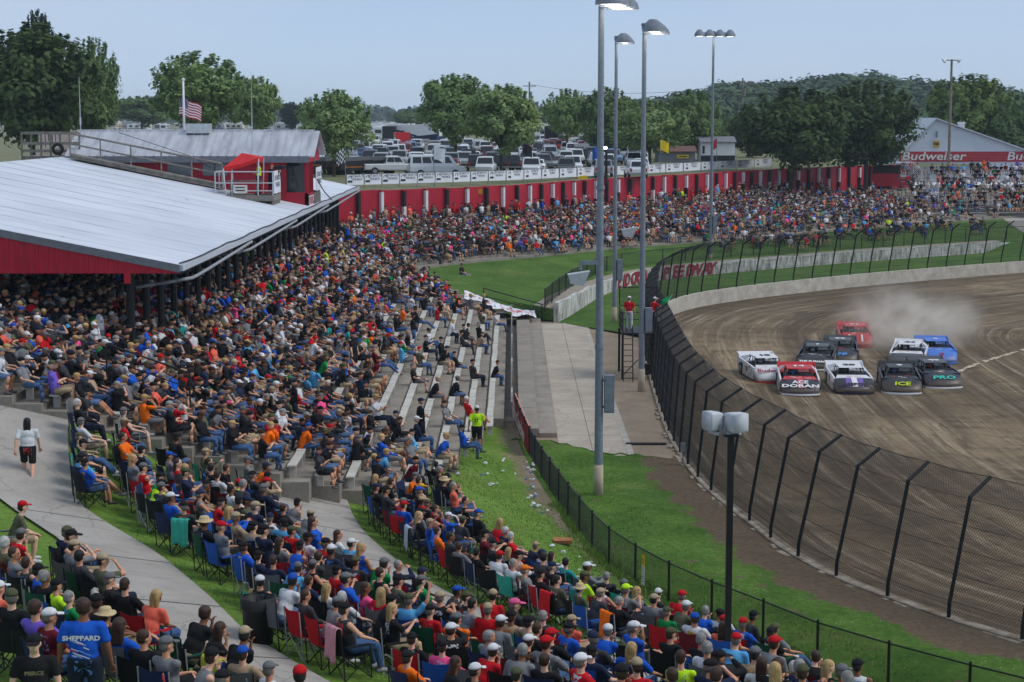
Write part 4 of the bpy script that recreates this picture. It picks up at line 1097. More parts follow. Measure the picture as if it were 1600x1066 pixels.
mb.path([Vector((-11.2 + .05 * math.sin(y * .7), y, EZ + .06 + .02 * math.sin(y * 1.9))) for y in np.arange(RY0 + .1, RY1, 2.0)], .03, 5); mb.build('eave_cable', M_BLACK, roof)

# ================================================================== press box on the roof
pb = thing('press_box', 'red press box with ribbed metal gable roof standing on the grandstand roof', 'press box')
bx0, bx1, by0, by1, ez, rz_ = -24.6, -11.9, 101.4, 107.2, 11.35, 12.72
mb = MB(); mb.hexa([(bx0, by0, roof_z(bx0)), (bx1, by0, roof_z(bx1) - .05), (bx1, by1, roof_z(bx1) - .05), (bx0, by1, roof_z(bx0))], [(bx0, by0, ez), (bx1, by0, ez), (bx1, by1, ez), (bx0, by1, ez)]); mb.build('wall', M_RED, pb)
ym = (by0 + by1) / 2
def mat_tin():
    k = NT('ribbed_tin'); p = k.pos(); n = k.noise(k.mapping(p, (2.2, .4, .4)), 1, 4, .6)
    c = k.mix(k.ramp(n, [(.35, 0), (.65, 1)]), sc(168, 170, 176), sc(202, 204, 210))
    return k.done(c, .45, .3, .4)
M_TIN = mat_tin()
x = bx0 - .5; k_ = 0
while x < bx1 + .55:
    mb = MB(); x2 = x + .44
    for sgn in (-1, 1):
        ye = ym + sgn * ((by1 - by0) / 2 + .3)
        mb.hexa([(x, ye, ez - .02), (x2, ye, ez - .02), (x2, ym, rz_), (x, ym, rz_)], [(x, ye, ez + .04), (x2, ye, ez + .04), (x2, ym, rz_ + .06), (x, ym, rz_ + .06)])
        mb.tube((x + .02, ye, ez + .05), (x + .02, ym, rz_ + .07), .045, .045, 4)
    mb.build('roof_sheet', M_TIN, pb); x = x2 + .012
mb = MB(); mb.tube((bx0 - .5, ym, rz_ + .07), (bx1 + .5, ym, rz_ + .07), .06, .06, 6); mb.build('ridge_cap', M_TIN, pb)
mb = MB(); mb.box(((bx0 + bx1) / 2, by0 - .33, ez - .14), (bx1 - bx0 + 1, .06, .36)); mb.build('fascia', plain('fascia_grey', sc(118, 122, 130), .6), pb)
mb = MB(); mb.face([(bx1 + .45, by0 - .28, ez - .3), (bx1 + .45, by1 + .28, ez - .3), (bx1 + .45, ym, rz_)]); mb.face([(bx1 + .38, by0 - .28, ez - .3), (bx1 + .38, ym, rz_), (bx1 + .38, by1 + .28, ez - .3)]); mb.build('gable', M_RED, pb)
mb = MB(); mb.box((bx1 + .47, ym, ez + .35), (.03, .12, 1.5)); mb.build('gable_vent', M_GALV, pb)
for px in (272, 289, 327, 345):
    q = PD(px, 264, by0); mb = MB(); mb.box((q.x, by0 - .03, q.z), (.72, .05, .75)); w_ = mb.build('window', M_GALV, pb)
    mb = MB(); mb.box((q.x, by0 - .06, q.z), (.6, .02, .63)); mb.build('pane', plain('window_pane', sc(110, 116, 122), .2, .1, 1, 0, .6), w_)
# lower glazed booth hanging over the eave
mb = MB(); mb.box((bx1 + .3, by0 + .1, 10.0), (.2, .2, 3.0)); mb.box((bx1 + .3, by0 + 2.6, 10.0), (.2, .2, 3.0)); mb.box((bx1 + .3, by0 + 1.3, 8.85), (.2, 2.6, .9)); mb.box((bx1 - .35, by0 + .02, 8.95), (1.1, .14, .8)); mb.build('booth_frame', M_RED, pb)
mb = MB(); mb.box((bx1 + .26, by0 + 1.35, 10.2), (.06, 2.3, 1.8)); mb.box((bx1 - .3, by0 - .02, 10.2), (1.0, .05, 1.7)); mb.build('booth_glass', M_GLASS, pb)
for k in range(4):
    mb = MB(); mb.box((bx1 + .41, by0 + .45 + k * .6, 10.2), (.06, .07, 1.8)); mb.build('mullion', M_RED, pb)
mb = MB()
for k in range(4): mb.box((bx1 + .42, by0 + .3 + k * .6, 8.85), (.03, .05, .5))
mb.box((bx1 + .42, by0 + 1.2, 8.6), (.03, 2, .05)); mb.box((bx1 + .42, by0 + 1.2, 9.1), (.03, 2, .05)); mb.build('white_trim', M_WHITE, pb)
q = PD(310, 201, 104); mb = MB(); mb.box((q.x, 104.2, rz_ + .2), (1.35, 1.0, .55)); mb.build('roof_vent', M_ALU, pb)
# balcony in front of the booth with white banners
bal = thing('balcony', 'small timber balcony with white banners on the track end of the press box', 'balcony')
mb = MB(); mb.box((bx1 - .1, by0 + 4.3, 9.2), (1.1, 3.2, .12)); mb.build('deck', M_TIMBER, bal)
for k in range(9):
    mb = MB(); mb.box((bx1 + .45, by0 + 2.85 + k * .36, 8.55), (.06, .2, 1.2)); mb.build('plank', M_TIMBER, bal)
mb = MB(); mb.box((bx1 + .55, by0 + 4.2, 10.0), (.03, 2.9, 1.35)); b_ = mb.build('banner', M_BAN, bal)
text('lettering', 'GET BACK TO\nTHE BACK', .4, frame((bx1 + .58, by0 + 4.3, 10.05), (0, 1, 0), (0, 0, 1)), M_TEXTK, b_)

# camera platform with pipe railing
cx0, cx1, cy0, cy1, cz = -15.95, -12.85, 96.6, 99.4, 9.35
cp = thing('camera_platform', 'timber camera platform with grey pipe railing on the grandstand roof', 'platform')
for k in range(10):
    mb = MB(); w_ = (cy1 - cy0) / 10; mb.box(((cx0 + cx1) / 2, cy0 + w_ * (k + .5), cz), (cx1 - cx0, w_ - .015, .06)); mb.build('deck_board', M_TIMBER, cp)
mb = MB(); mb.box(((cx0 + cx1) / 2, cy0 - .03, cz - .12), (cx1 - cx0 + .1, .06, .3)); mb.box((cx1 + .03, (cy0 + cy1) / 2, cz - .12), (.06, cy1 - cy0, .3)); mb.build('rim_board', M_TIMBER, cp)
for k in range(8):
    mb = MB(); x = cx1 - .02; mb.box((x, cy0 + .1 + k * .37, (cz - .2 + roof_z(x)) / 2), (.1, .22, cz - .2 - roof_z(x) + .1)); mb.build('plank', M_TIMBER, cp)
mb = MB()
for x in (cx0 + .3, (cx0 + cx1) / 2, cx1 - .5): mb.box((x, cy0 + .3, (cz + roof_z(x)) / 2 - .1), (.14, .14, cz - roof_z(x)))
mb.build('support', M_TIMBER, cp)
mb = MB(); zt = cz + 1.3
for x, y in ((cx0, cy0), (cx0 + .9, cy0), (cx0 + 2.3, cy0), (cx1, cy0), (cx1, (cy0 + cy1) / 2), (cx1, cy1), (cx0, cy1), (cx0, (cy0 + cy1) / 2)): mb.tube((x, y, cz), (x, y, zt), .035, .035, 6)
for h in (.28, .7, 1.3): mb.path([(cx0, cy1, cz + h), (cx0, cy0, cz + h), (cx1, cy0, cz + h), (cx1, cy1, cz + h)], .03, 6)
mb.build('railing', M_ALU, cp)
mb = MB(); mb.box((cx0 + 1.35, cy0 - .05, cz + .38), (.75, .04, .42)); s_ = mb.build('name_board', plain('cream_board', sc(206, 202, 190), .6), cp)
mb = MB()
for z in (.46, .3): mb.box((cx0 + 1.35, cy0 - .075, cz + z), (.5, .01, .06))
mb.build('print_lines', M_TEXTK, s_)
mb = MB(); mb.box((cx1 + .05, (cy0 + cy1) / 2, cz + .72), (.03, 2.6, 1.2)); b_ = mb.build('banner', M_BAN, cp)
text('lettering', 'GET BACK TO\nTHE BACK', .36, frame((cx1 + .08, (cy0 + cy1) / 2, cz + .75), (0, 1, 0), (0, 0, 1)), M_TEXTK, b_)
mb = MB(); mb.box(((cx0 + cx1) / 2 - .1, cy0 + 1.2, cz + .78), (1.9, .8, .06)); 
for x in (cx0 + .7, cx1 - 1.0): mb.box((x, cy0 + 1.2, cz + .4), (.08, .7, .75))
tag(mb.build('work_table', M_TIMBER), 'plain timber table on the camera platform under the red canopy', 'table')
tn = thing('canopy_tent', 'bright red pop-up canopy tilted over the camera platform', 'canopy')
M_TENT = plain('tent_red', sc(206, 30, 34), .7, .1, 2)
tp = [PD(350, 261, 98), PD(352, 256, 99.6), PD(410, 246, 99.4), PD(408, 243, 97.4)]
ap = PD(378, 239, 98.5); mb = MB()
q = [Vector(p) for p in (PD(349, 262, 96.9), PD(404, 247, 96.9), PD(412, 245, 99.3), PD(362, 256, 99.3))]
for i in range(4):
    a, b = q[i], q[(i + 1) % 4]; m = (a + b) / 2 - Vector((0, 0, .05)); mb.face([a, m, ap]); mb.face([m, b, ap])
    mb.face([a, a - Vector((0, 0, .22)), m - Vector((0, 0, .2)), m]); mb.face([m, m - Vector((0, 0, .2)), b - Vector((0, 0, .22)), b])
cpy = mb.build('cover', M_TENT, tn); md = cpy.modifiers.new('thick', 'SOLIDIFY'); md.thickness = .03
for i in range(4):
    mb = MB(); mb.tube(q[i] - Vector((0, 0, .05)), (q[i].x + (.12 if i in (0, 3) else -.05), q[i].y, cz), .03, .03, 6); mb.build('leg', M_WHITE, tn)
# ramp with railing up the roof
rp = thing('access_ramp', 'weathered timber ramp with pipe handrail climbing across the grandstand roof', 'ramp')
xa, xb_, yr = -24.5, -16.1, 99.9
for k in range(28):
    mb = MB(); t0, t1 = k / 28, (k + 1) / 28; x_a, x_b = xa + (xb_ - xa) * t0, xa + (xb_ - xa) * t1 - .012
    mb.hexa([(x_a, yr, roof_z(x_a) + .1), (x_b, yr, roof_z(x_b) + .1), (x_b, yr + 1.1, roof_z(x_b) + .1), (x_a, yr + 1.1, roof_z(x_a) + .1)], [(x_a, yr, roof_z(x_a) + .3), (x_b, yr, roof_z(x_b) + .3), (x_b, yr + 1.1, roof_z(x_b) + .3), (x_a, yr + 1.1, roof_z(x_a) + .3)]); mb.build('plank', M_TIMBER, rp)
for k in range(6):
    t = k / 5; x = xa + (xb_ - xa) * t; mb = MB(); mb.tube((x, yr, roof_z(x) + .1), (x, yr, roof_z(x) + 1.5), .045, .045, 6); mb.build('rail_post', M_TIMBER, rp)
for h, r_ in ((1.48, .06), (.9, .05), (.32, .09)):
    mb = MB(); mb.tube((xa, yr, roof_z(xa) + h), (xb_, yr, roof_z(xb_) + h), r_, r_, 6); mb.build('rail', M_TIMBER, rp)
# left deck with picket rail and tyre
dk = thing('roof_deck', 'weathered timber deck with picket railing at the back edge of the roof', 'deck')
a = PD(36, 244, 102.2); b = PD(122, 244, 101.6)
mb = MB(); mb.box(((a.x + b.x) / 2, 104, a.z - .1), (b.x - a.x, 4, .2)); mb.build('deck', M_TIMBER, dk)
for k in range(7):
    x = a.x + (b.x - a.x) * k / 6; mb = MB(); mb.box((x, 102, a.z + .55), (.09, .09, 1.55)); mb.build('post', M_TIMBER, dk)
for h in (.3, .72, 1.3):
    mb = MB(); mb.box(((a.x + b.x) / 2, 101.93, a.z + h), (b.x - a.x, .05, .16)); mb.build('rail', M_TIMBER, dk)
for k in range(16):
    x = a.x + .1 + (b.x - a.x - .2) * k / 15; mb = MB(); mb.box((x, 105.6, a.z + .65), (.14, .03, 1.2)); mb.build('picket', plain('pale_picket', sc(204, 182, 176), .8) if k == 0 else bpy.data.materials['pale_picket'], dk)
q = PD(91, 233, 101.8); ty = MB(); ns, nr = 18, 8
for i in range(ns):
    for j in range(nr):
        A_, B_ = 2 * math.pi * i / ns, 2 * math.pi * j / nr; ty.v.append((q.x + (.27 + .09 * math.cos(B_)) * math.cos(A_), q.y - .1 + .1 * math.sin(B_), q.z + (.27 + .09 * math.cos(B_)) * math.sin(A_)))
for i in range(ns):
    for j in range(nr):
        i2, j2 = (i + 1) % ns, (j + 1) % nr; ty.f.append([i * nr + j, i2 * nr + j, i2 * nr + j2, i * nr + j2]); ty.m.append(0)
tag(ty.build('tyre', M_TYRE, None, True), 'black tyre hung on the railing of the roof deck', 'tyre')
# antennas and flagpole
for px, yt, yb, y, lab in ((126, 120, 206, 103, 'thin pale whip antenna at the left end of the press box'), (395, 110, 262, 102, 'thin grey mast rising in front of the press box roof')):
    q = PD(px, yb, y); mb = MB(); zt = PD(px, yt, y).z; mb.tube((0, 0, -.3), (0, 0, (zt - q.z) * .6), .035, .025, 6); mb.tube((0, 0, (zt - q.z) * .6), (0, 0, zt - q.z), .018, .01, 5); mb.tube((0, 0, .4), (0, 0, .8), .06, .06, 6)
    tag(mb.build('antenna', M_ALU, None, False, q), lab, 'antenna')
q = PD(288, 207, 110); fo = thing('flagpole', 'white flagpole flying a striped national flag behind the press box', 'flagpole', (q.x, 110, 11.0))
zt = PD(289, 126, 110).z - 11
mb = MB(); mb.tube((0, 0, 0), (0, 0, zt), .09, .06, 8); mb.ball((0, 0, zt + .06), .1, 8, 6); mb.build('pole', M_WHITE, fo, True)
V = []; UVs = []
for i in range(16):
    for j in range(14):
        u, v = i / 15, j / 13
        V.append((-.25 + 1.35 * u - .1 * v, .15 * math.sin(u * 6 + v * 1.5), zt - 1.0 - 1.0 * v - .45 * u * u + .05 * math.sin(u * 9) - .1)); UVs.append((u, 1 - v))
def mat_flag():
    k = NT('striped_flag'); uv = k.uv(); sep = k.n('SeparateXYZ'); k.l(uv, sep.inputs[0])
    st = k.math('GREATER_THAN', k.math('FRACT', k.math('MULTIPLY', sep.outputs['Y'], 6.5)), .5)
    c = k.mix(st, sc(178, 32, 48), sc(226, 226, 226))
    can = k.math('MULTIPLY', k.math('LESS_THAN', sep.outputs['X'], .4), k.math('GREATER_THAN', sep.outputs['Y'], .46))
    v = k.n('TexVoronoi'); v.inputs['Scale'].default_value = 14; v.inputs['Randomness'].default_value = 0; k.l(uv, v.inputs['Vector'])
    star = k.ramp(v.outputs['Distance'], [(.22, 1), (.3, 0)])
    c = k.mix(can, c, k.mix(star, sc(34, 38, 82), sc(220, 220, 224)))
    return k.done(c, .8)
link('flag', np_mesh('flag', V, grid_faces(16, 14), mat_flag(), True, uv=UVs), fo)
mb = MB(); mb.path([Vector(PD(185, 207, 101)), Vector(PD(300, 245, 100.6)), Vector(PD(330, 262, 100))], .02, 4); mb.path([Vector(PD(495, 280, 101)), Vector(PD(507, 300, 100)), Vector(PD(518, 312, 99))], .03, 4)
tag(mb.build('guy_wire', M_BLACK), 'thin dark cables slung across the press box roof', 'cable')
# ================================================================== trees
def mat_leaf():
    k = NT('leaves'); oi = k.n('ObjectInfo'); p = k.pos()
    n = k.noise(p, 1.4, 4, .6); n2 = k.noise(p, .22, 3, .5)
    c = k.mix(1.0, oi.outputs['Color'], k.ramp(n, [(.3, .55), (.7, 1.35)]), 'MULTIPLY')
    c = k.mix(k.math('MULTIPLY', k.ramp(n2, [(.4, 0), (.7, 1)]), .4), c, k.mix(1.0, oi.outputs['Color'], (1.35, 1.2, .7), 'MULTIPLY'))
    m = k.done(c, .7, 0, .15)
    k.b.inputs['Subsurface Weight'].default_value = 0.0
    tr = k.n('BsdfTranslucent'); k.l(c, tr.inputs[0]); mx = k.n('MixShader'); mx.inputs[0].default_value = .35
    k.l(k.b.outputs[0], mx.inputs[1]); k.l(tr.outputs[0], mx.inputs[2]); k.l(mx.outputs[0], k.t.nodes['Material Output'].inputs[0])
    return m
M_LEAF = mat_leaf()
M_BARK = plain('bark', (.07, .055, .042), .95, .3, 4, bump=.4)
rng = np.random.default_rng(11)
def quads(cent, size, nrm=None):
    n = len(cent); a = rng.normal(size=(n, 3)); a /= np.linalg.norm(a, axis=1)[:, None]
    if nrm is not None: a = a * .42 + nrm + np.array([0, 0, .45]); a /= np.linalg.norm(a, axis=1)[:, None]
    r_ = rng.normal(size=(n, 3)); b = np.cross(a, r_); b /= np.linalg.norm(b, axis=1)[:, None]; c = np.cross(a, b)
    s = size * rng.uniform(.6, 1.35, (n, 1)); b = b * s; c = c * s * .62
    V = np.stack([cent - b, cent + c * .9, cent + b, cent - c * .9], 1).reshape(-1, 3)
    return V, np.arange(4 * n).reshape(-1, 4)
def crown(seed, nclump, per, leaf, spiky, flat=1.0):
    global rng; rng = np.random.default_rng(seed); C = []; Nn = []
    for k in range(nclump):
        v = rng.normal(size=3); v /= np.linalg.norm(v); v[2] *= .95
        rad = rng.uniform(.35, .82) ** .8; c = v * rad
        c[2] *= flat
        if c[2] < -.45: c[:2] *= .75
        cr = rng.uniform(.16, .32)
        d = rng.normal(size=(per, 3)); d /= np.linalg.norm(d, axis=1)[:, None]
        C.append(c + d * cr * rng.uniform(.55, 1.05, (per, 1)) * np.array([1, 1, .8])); Nn.append(d)
    for k in range(spiky):                    # leafy shoots that break the outline
        v = rng.normal(size=3); v[2] = abs(v[2]) * 1.1 + .1; v /= np.linalg.norm(v)
        t = rng.uniform(.7, 1.12, (per // 3, 1)); up = np.array([v[0] * .5, v[1] * .5, .9])
        C.append(v * .78 * np.array([1, 1, flat]) + up * (t - .7) * .62 + rng.normal(size=(per // 3, 3)) * .035 * (1.5 - t)); Nn.append(np.repeat(v[None], per // 3, 0))
    return quads(np.concatenate(C), leaf, np.concatenate(Nn))
CROWNS = []
for k, (nc, per, lf_, spk, fl) in enumerate(((85, 130, .052, 70, 1.0), (95, 125, .05, 80, 1.0), (80, 140, .055, 60, .95), (95, 130, .048, 50, .85), (85, 130, .052, 90, 1.05))):
    V, F_ = crown(20 + k, nc, per, lf_, spk, fl); CROWNS.append(np_mesh('crown', V, F_, M_LEAF))
def trunk_mesh(seed):
    r_ = random.Random(seed); mb = MB(); mb.tube((0, 0, -.3), (0, 0, .35), .03, .024, 8)
    mb.tube((0, 0, .35), (.02, .01, .62), .024, .014, 7)
    for k in range(9):
        a = k * 2.4 + r_.random(); h = r_.uniform(.26, .5); l = r_.uniform(.22, .4); mb.tube((0, 0, h), (l * math.cos(a), l * math.sin(a), h + l * .9), .018, .006, 5)
    return mb.mesh('trunk', M_BARK)
TRUNKS = [trunk_mesh(k) for k in range(3)]
NTREE = 0
def tree(px, ytop, ybase, wpx, y, col, label, zbase=None, low=.22, kind=None, depth=1.0):
    global NTREE
    q = PD(px, ybase, y); zt = PD(px, ytop, y).z; zb = q.z if zbase is None else zbase
    h = zt - zb; w_ = wpx / FPX * y / 2
    o = thing('tree', label, 'tree', (q.x, y, zb), 0, 'trees round the car park')
    t = link('trunk', TRUNKS[NTREE % 3], o); t.scale = (min(h * .9, w_ * 1.5), min(h * .9, w_ * 1.5), h)
    k = NTREE % len(CROWNS) if kind is None else kind
    low *= .7; ch = h * (1 - low) / 2; c = link('crown', CROWNS[k], o, (0, 0, h * low + ch)); c.scale = (w_ * 1.04, w_ * 1.04 * depth, ch); c.rotation_euler = (0, 0, NTREE * 1.3); c.color = tuple(col) + (1,)
    NTREE += 1; return o
G1, G2, G3, GD, GY = (.22, .33, .115), (.26, .37, .15), (.17, .26, .10), (.08, .13, .045), (.17, .25, .07)
tree(52, 36, 262, 215, 150, GD, 'huge dark leafy tree at the left edge behind the roof deck', low=.12)
tree(148, 58, 255, 92, 158, G3, 'dark green tree on the right shoulder of the huge left tree', low=.15)
tree(64, 18, 235, 60, 190, (.035, .065, .04), 'dark conifer tip rising above the huge left tree', low=.3, kind=4)
tree(310, 80, 232, 158, 190, G1, 'round green tree behind the flying flag', low=.15, kind=1)
tree(402, 120, 228, 76, 184, G2, 'slender open tree beside the thin mast', low=.2)
tree(522, 140, 276, 128, 178, G2, 'bushy green tree standing among black trailers right of the press box', low=.22)
tree(712, 112, 252, 122, 218, G1, 'tall round tree in the middle of the parked cars', low=.2, kind=2)
tree(783, 128, 272, 122, 179, G2, 'leaning green tree in front of the parked cars beside the black flag', low=.22)
tree(886, 133, 238, 88, 262, G1, 'green tree left of the nearest light pole', low=.14)
tree(950, 138, 265, 100, 236, G3, 'dark green tree between the two left light poles', low=.16)
tree(1015, 150, 268, 128, 214, G2, 'broad pale green tree behind the yellow flag', low=.2, kind=3)
tree(1078, 140, 262, 104, 244, G3, 'dense green tree behind the farthest light pole', low=.14)
tree(1168, 172, 262, 66, 258, (.1, .14, .055), 'small pale shrubby tree beside the white shed', low=.1)
tree(1238, 126, 300, 190, 206, GD, 'wide dark tree shading the red wall in the turn', zbase=4.9, low=.16, kind=3)
tree(1352, 124, 300, 168, 214, (.085, .135, .048), 'second dark tree joined to the wide one next to the white hall', zbase=5.2, low=.16, kind=1)
tree(1512, 116, 262, 148, 264, GY, 'bright yellow-green tree behind the white hall', low=.12, kind=0)
tree(1590, 148, 256, 84, 258, G3, 'dark green tree at the right edge behind the hall', low=.1)
tree(222, 148, 206, 92, 420, G3, 'hazy distant tree left of the flag', low=.1, kind=2)
tree(640, 168, 206, 56, 560, G3, 'small hazy tree in front of the far blue hills', low=.1)
tree(455, 160, 206, 36, 470, (.025, .05, .03), 'small dark conifer beyond the trailers', low=.1, kind=4)
tree(1130, 178, 250, 50, 300, G3, 'low dark tree behind the small white shed', low=.1)

# wooded hills on the skyline
def forest(name, prof, D0, D1, n, rad, per, leaf, col, label, seed):
    r_ = np.random.default_rng(seed); xs = [p[0] for p in prof]; ts = [p[1] for p in prof]
    px = r_.uniform(xs[0], xs[-1], n); u = r_.uniform(0, 1, n) ** .7; C = []; Cl = []; Nn = []
    V = []; m = 50
    for i in range(m):
        p = xs[0] + (xs[-1] - xs[0]) * i / (m - 1)
        for j in range(8):
            t = j / 7; D = D0 + (D1 - D0) * t; zt = PD(p, np.interp(p, xs, ts) + 6, D1).z; V.append((PD(p, 190, D).x, D, 8.4 + (zt - rad * .9 - 8.4) * t ** .8))
    hill_o = structure(link('hill', np_mesh('hill', V, grid_faces(m, 8)[:, ::-1], M_FIELD if False else plain(name + '_floor', (.03, .05, .018), .95), True)))
    for k in range(n):
        D = D0 + (D1 - D0) * u[k]; ztop = PD(px[k], np.interp(px[k], xs, ts) + 6, D1).z
        zb = 8.4 + (ztop - rad * .9 - 8.4) * u[k] ** .8; x = PD(px[k], 190, D).x; rr = rad * r_.uniform(.65, 1.25)
        d = r_.normal(size=(per, 3)); d /= np.linalg.norm(d, axis=1)[:, None]; d[:, 2] = np.abs(d[:, 2]) * 1.1 - .25
        lump = 1 + .25 * np.sin(d[:, :1] * 7 + k) * np.sin(d[:, 1:2] * 6)
        C.append(np.array([x, D, zb]) + d * rr * lump * r_.uniform(.75, 1.0, (per, 1)) * np.array([1, 1, 1.15])); Nn.append(d)
        Cl.append(np.repeat(np.array([[*(np.array(col) * r_.uniform(.6, 1.5)), 1]]), per, 0))
    global rng; rng = r_
    V, F_ = quads(np.concatenate(C), leaf, np.concatenate(Nn)); cl = np.repeat(np.concatenate(Cl), 4, 0)
    k = NT(name + '_leaves'); a = k.n('Attribute'); a.attribute_name = 'Col'; mt = k.done(a.outputs['Color'], .8, 0, .1)
    o = link(name, np_mesh(name, V, F_, mt, col=cl)); tag(o, label, 'forest', None, 'stuff')
forest('wooded_hill', [(830, 168), (900, 160), (1000, 150), (1060, 142), (1130, 124), (1200, 122), (1250, 118), (1330, 104), (1400, 116), (1450, 119), (1540, 124), (1600, 140), (1680, 150)], 560, 900, 900, 5.2, 90, 1.5, (.06, .10, .036), 'dense green wooded hill on the skyline at the right', 3)
forest('far_woods', [(-60, 165), (180, 152), (330, 160), (500, 160), (600, 162), (760, 158), (900, 160), (1000, 162)], 1300, 1700, 520, 8, 45, 3.6, (.06, .09, .045), 'distant blue-green tree line along the horizon', 5)

# ================================================================== vehicles in the car park
def vring(x, hw, z0, z1, ch=.1):
    return [(x, -hw + ch, z0), (x, hw - ch, z0), (x, hw, z0 + ch), (x, hw, z1 - ch), (x, hw - ch, z1), (x, -hw + ch, z1), (x, -hw, z1 - ch), (x, -hw, z0 + ch)]
M_PLATE = plain('bumper_chrome', sc(150, 152, 156), .3, .1, 3, .5)
def vehicle(kind):
    o = thing('parked_vehicle', 'x', 'vehicle')
    sp_ = dict(pickup=dict(L=2.95, hw=.99, st=[(-2.95, .9, .6, 1.0), (-2.85, .97, .5, 1.12), (1.0, .99, .42, 1.14), (2.55, .96, .45, 1.08), (2.95, .84, .55, .92)], cab=(-.75, 1.35, -.55, .75, 1.12, 1.88), wx=1.85, wr=.4),
               suv=dict(L=2.45, hw=.97, st=[(-2.45, .86, .55, .95), (-2.38, .95, .45, 1.05), (.9, .97, .38, 1.08), (2.1, .93, .42, 1.0), (2.45, .8, .5, .85)], cab=(-2.36, 1.05, -2.15, .4, 1.05, 1.8), wx=1.5, wr=.38),
               sedan=dict(L=2.4, hw=.91, st=[(-2.4, .76, .5, .85), (-2.25, .88, .36, .98), (.8, .91, .32, .96), (2.1, .87, .36, .84), (2.4, .72, .45, .66)], cab=(-1.75, 1.0, -1.05, .35, .95, 1.43), wx=1.42, wr=.33),
               van=dict(L=2.85, hw=1.0, st=[(-2.85, .92, .55, 1.0), (-2.8, .99, .45, 1.15), (1.6, 1.0, .4, 1.18), (2.6, .95, .45, 1.05), (2.85, .82, .55, .85)], cab=(-2.8, 2.0, -2.7, 1.35, 1.15, 2.08), wx=1.75, wr=.37))[kind]
    L, hw = sp_['L'], sp_['hw']; c0, c1, t0, t1, zb, zt = sp_['cab']
    mb = MB(); mb.loft([vring(*s) for s in sp_['st']])
    w0, w1 = hw - .06, hw - .2
    bot = [(c0, -w0, zb - .02), (c1, -w0, zb - .02), (c1, w0, zb - .02), (c0, w0, zb - .02)]; top = [(t0, -w1, zt), (t1, -w1, zt), (t1, w1, zt), (t0, w1, zt)]
    mb.hexa(bot, top); mb.hexa([(t0 + .05, -w1 + .05, zt - .01), (t1 - .05, -w1 + .05, zt - .01), (t1 - .05, w1 - .05, zt - .01), (t0 + .05, w1 - .05, zt - .01)], [(t0 + .15, -w1 + .15, zt + .05), (t1 - .15, -w1 + .15, zt + .05), (t1 - .15, w1 - .15, zt + .05), (t0 + .15, w1 - .15, zt + .05)])
    body = mb.build('body', M_PAINT, o)
    B, T = [Vector(p) for p in bot], [Vector(p) for p in top]
    def pane(a, b, c, d, u0, u1, v0, v1, name):
        f = lambda u, v: (a * (1 - u) + b * u) * (1 - v) + (d * (1 - u) + c * u) * v
        n = (b - a).cross(d - a).normalized() * .012; mb = MB(); q = [f(u0, v0) + n, f(u1, v0) + n, f(u1, v1) + n, f(u0, v1) + n]; mb.hexa([p - n * 1.6 for p in q], q); mb.build(name, M_GLASS, o)
    pane(B[1], B[2], T[2], T[1], .06, .94, .12, .9, 'windscreen'); pane(B[3], B[0], T[0], T[3], .08, .92, .25, .88, 'rear_window')
    nwin = dict(pickup=2, suv=3, sedan=2, van=4)[kind]
    for a, b, c, d in ((B[0], B[1], T[1], T[0]), (B[2], B[3], T[3], T[2])):
        for k in range(nwin): pane(a, b, c, d, .05 + .9 * k / nwin, .02 + .9 * (k + 1) / nwin, .25, .88, 'side_window')
    if kind == 'pickup':
        mb = MB(); mb.box((-1.82, 0, 1.135), (1.95, 1.6, .03)); mb.build('bed', M_DARK, o)
    for sx in (-1, 1):
        for sy in (-1, 1):
            mb = MB(); r_ = sp_['wr']; mb.tube((sx * sp_['wx'], sy * (hw - .2), r_), (sx * sp_['wx'], sy * (hw + .015), r_), r_, r_ * .97, 14); wl = mb.build('wheel', M_TYRE, o)
            mb = MB(); mb.tube((sx * sp_['wx'], sy * (hw - .02), r_), (sx * sp_['wx'], sy * (hw + .03), r_), r_ * .6, r_ * .55, 10); mb.build('rim', M_RIM, wl)
    for sy in (-1, 1):
        mb = MB(); mb.box((-L + .06, sy * (hw - .2), .88 if kind != 'sedan' else .76), (.14, .2, .34 if kind != 'sedan' else .16)); mb.build('tail_light', M_LRED, o)
        mb = MB(); mb.box((L - .12, sy * (hw - .3), .82 if kind != 'sedan' else .62), (.2, .3, .16)); mb.build('headlight', M_LAMP, o)
    mb = MB(); mb.box((-L - .02, 0, .55 if kind != 'sedan' else .45), (.12, hw * 1.8, .16)); mb.build('bumper', M_PLATE, o)
    return proto(o)
VP = {k: vehicle(k) for k in ('pickup', 'suv', 'sedan', 'van')}
VUSED = set()
VC = dict(white=sc(222, 226, 230), silver=sc(160, 165, 170), grey=sc(98, 102, 108), black=sc(22, 23, 26), red=sc(150, 24, 30), maroon=sc(84, 22, 28), blue=sc(50, 84, 140), lightblue=sc(120, 150, 196), brown=sc(70, 56, 46), green=sc(32, 52, 44), tan=sc(158, 146, 124))
def park(kind, px, py, yaw, colour, where):
    q = PG(px, py); o = VP[kind] if kind not in VUSED else copy_tree(VP[kind]); VUSED.add(kind)
    o.location = q; o.rotation_euler = (0, 0, R(yaw))
    nm = dict(pickup='pickup truck', suv='sport utility vehicle', sedan='sedan car', van='long passenger van')[kind]
    cn = 'light blue' if colour == 'lightblue' else colour
    tag(o, f'{cn} {nm} {where}', dict(pickup='pickup truck', suv='car', sedan='car', van='van')[kind], 'vehicles in the car park')
    for ch in o.children:
        if ch.name.startswith('body'): ch.color = tuple(VC[colour]) + (1,)
FR, MR, BR = 'in the front row behind the banner fence', 'in the middle of the car park', 'toward the back of the car park'
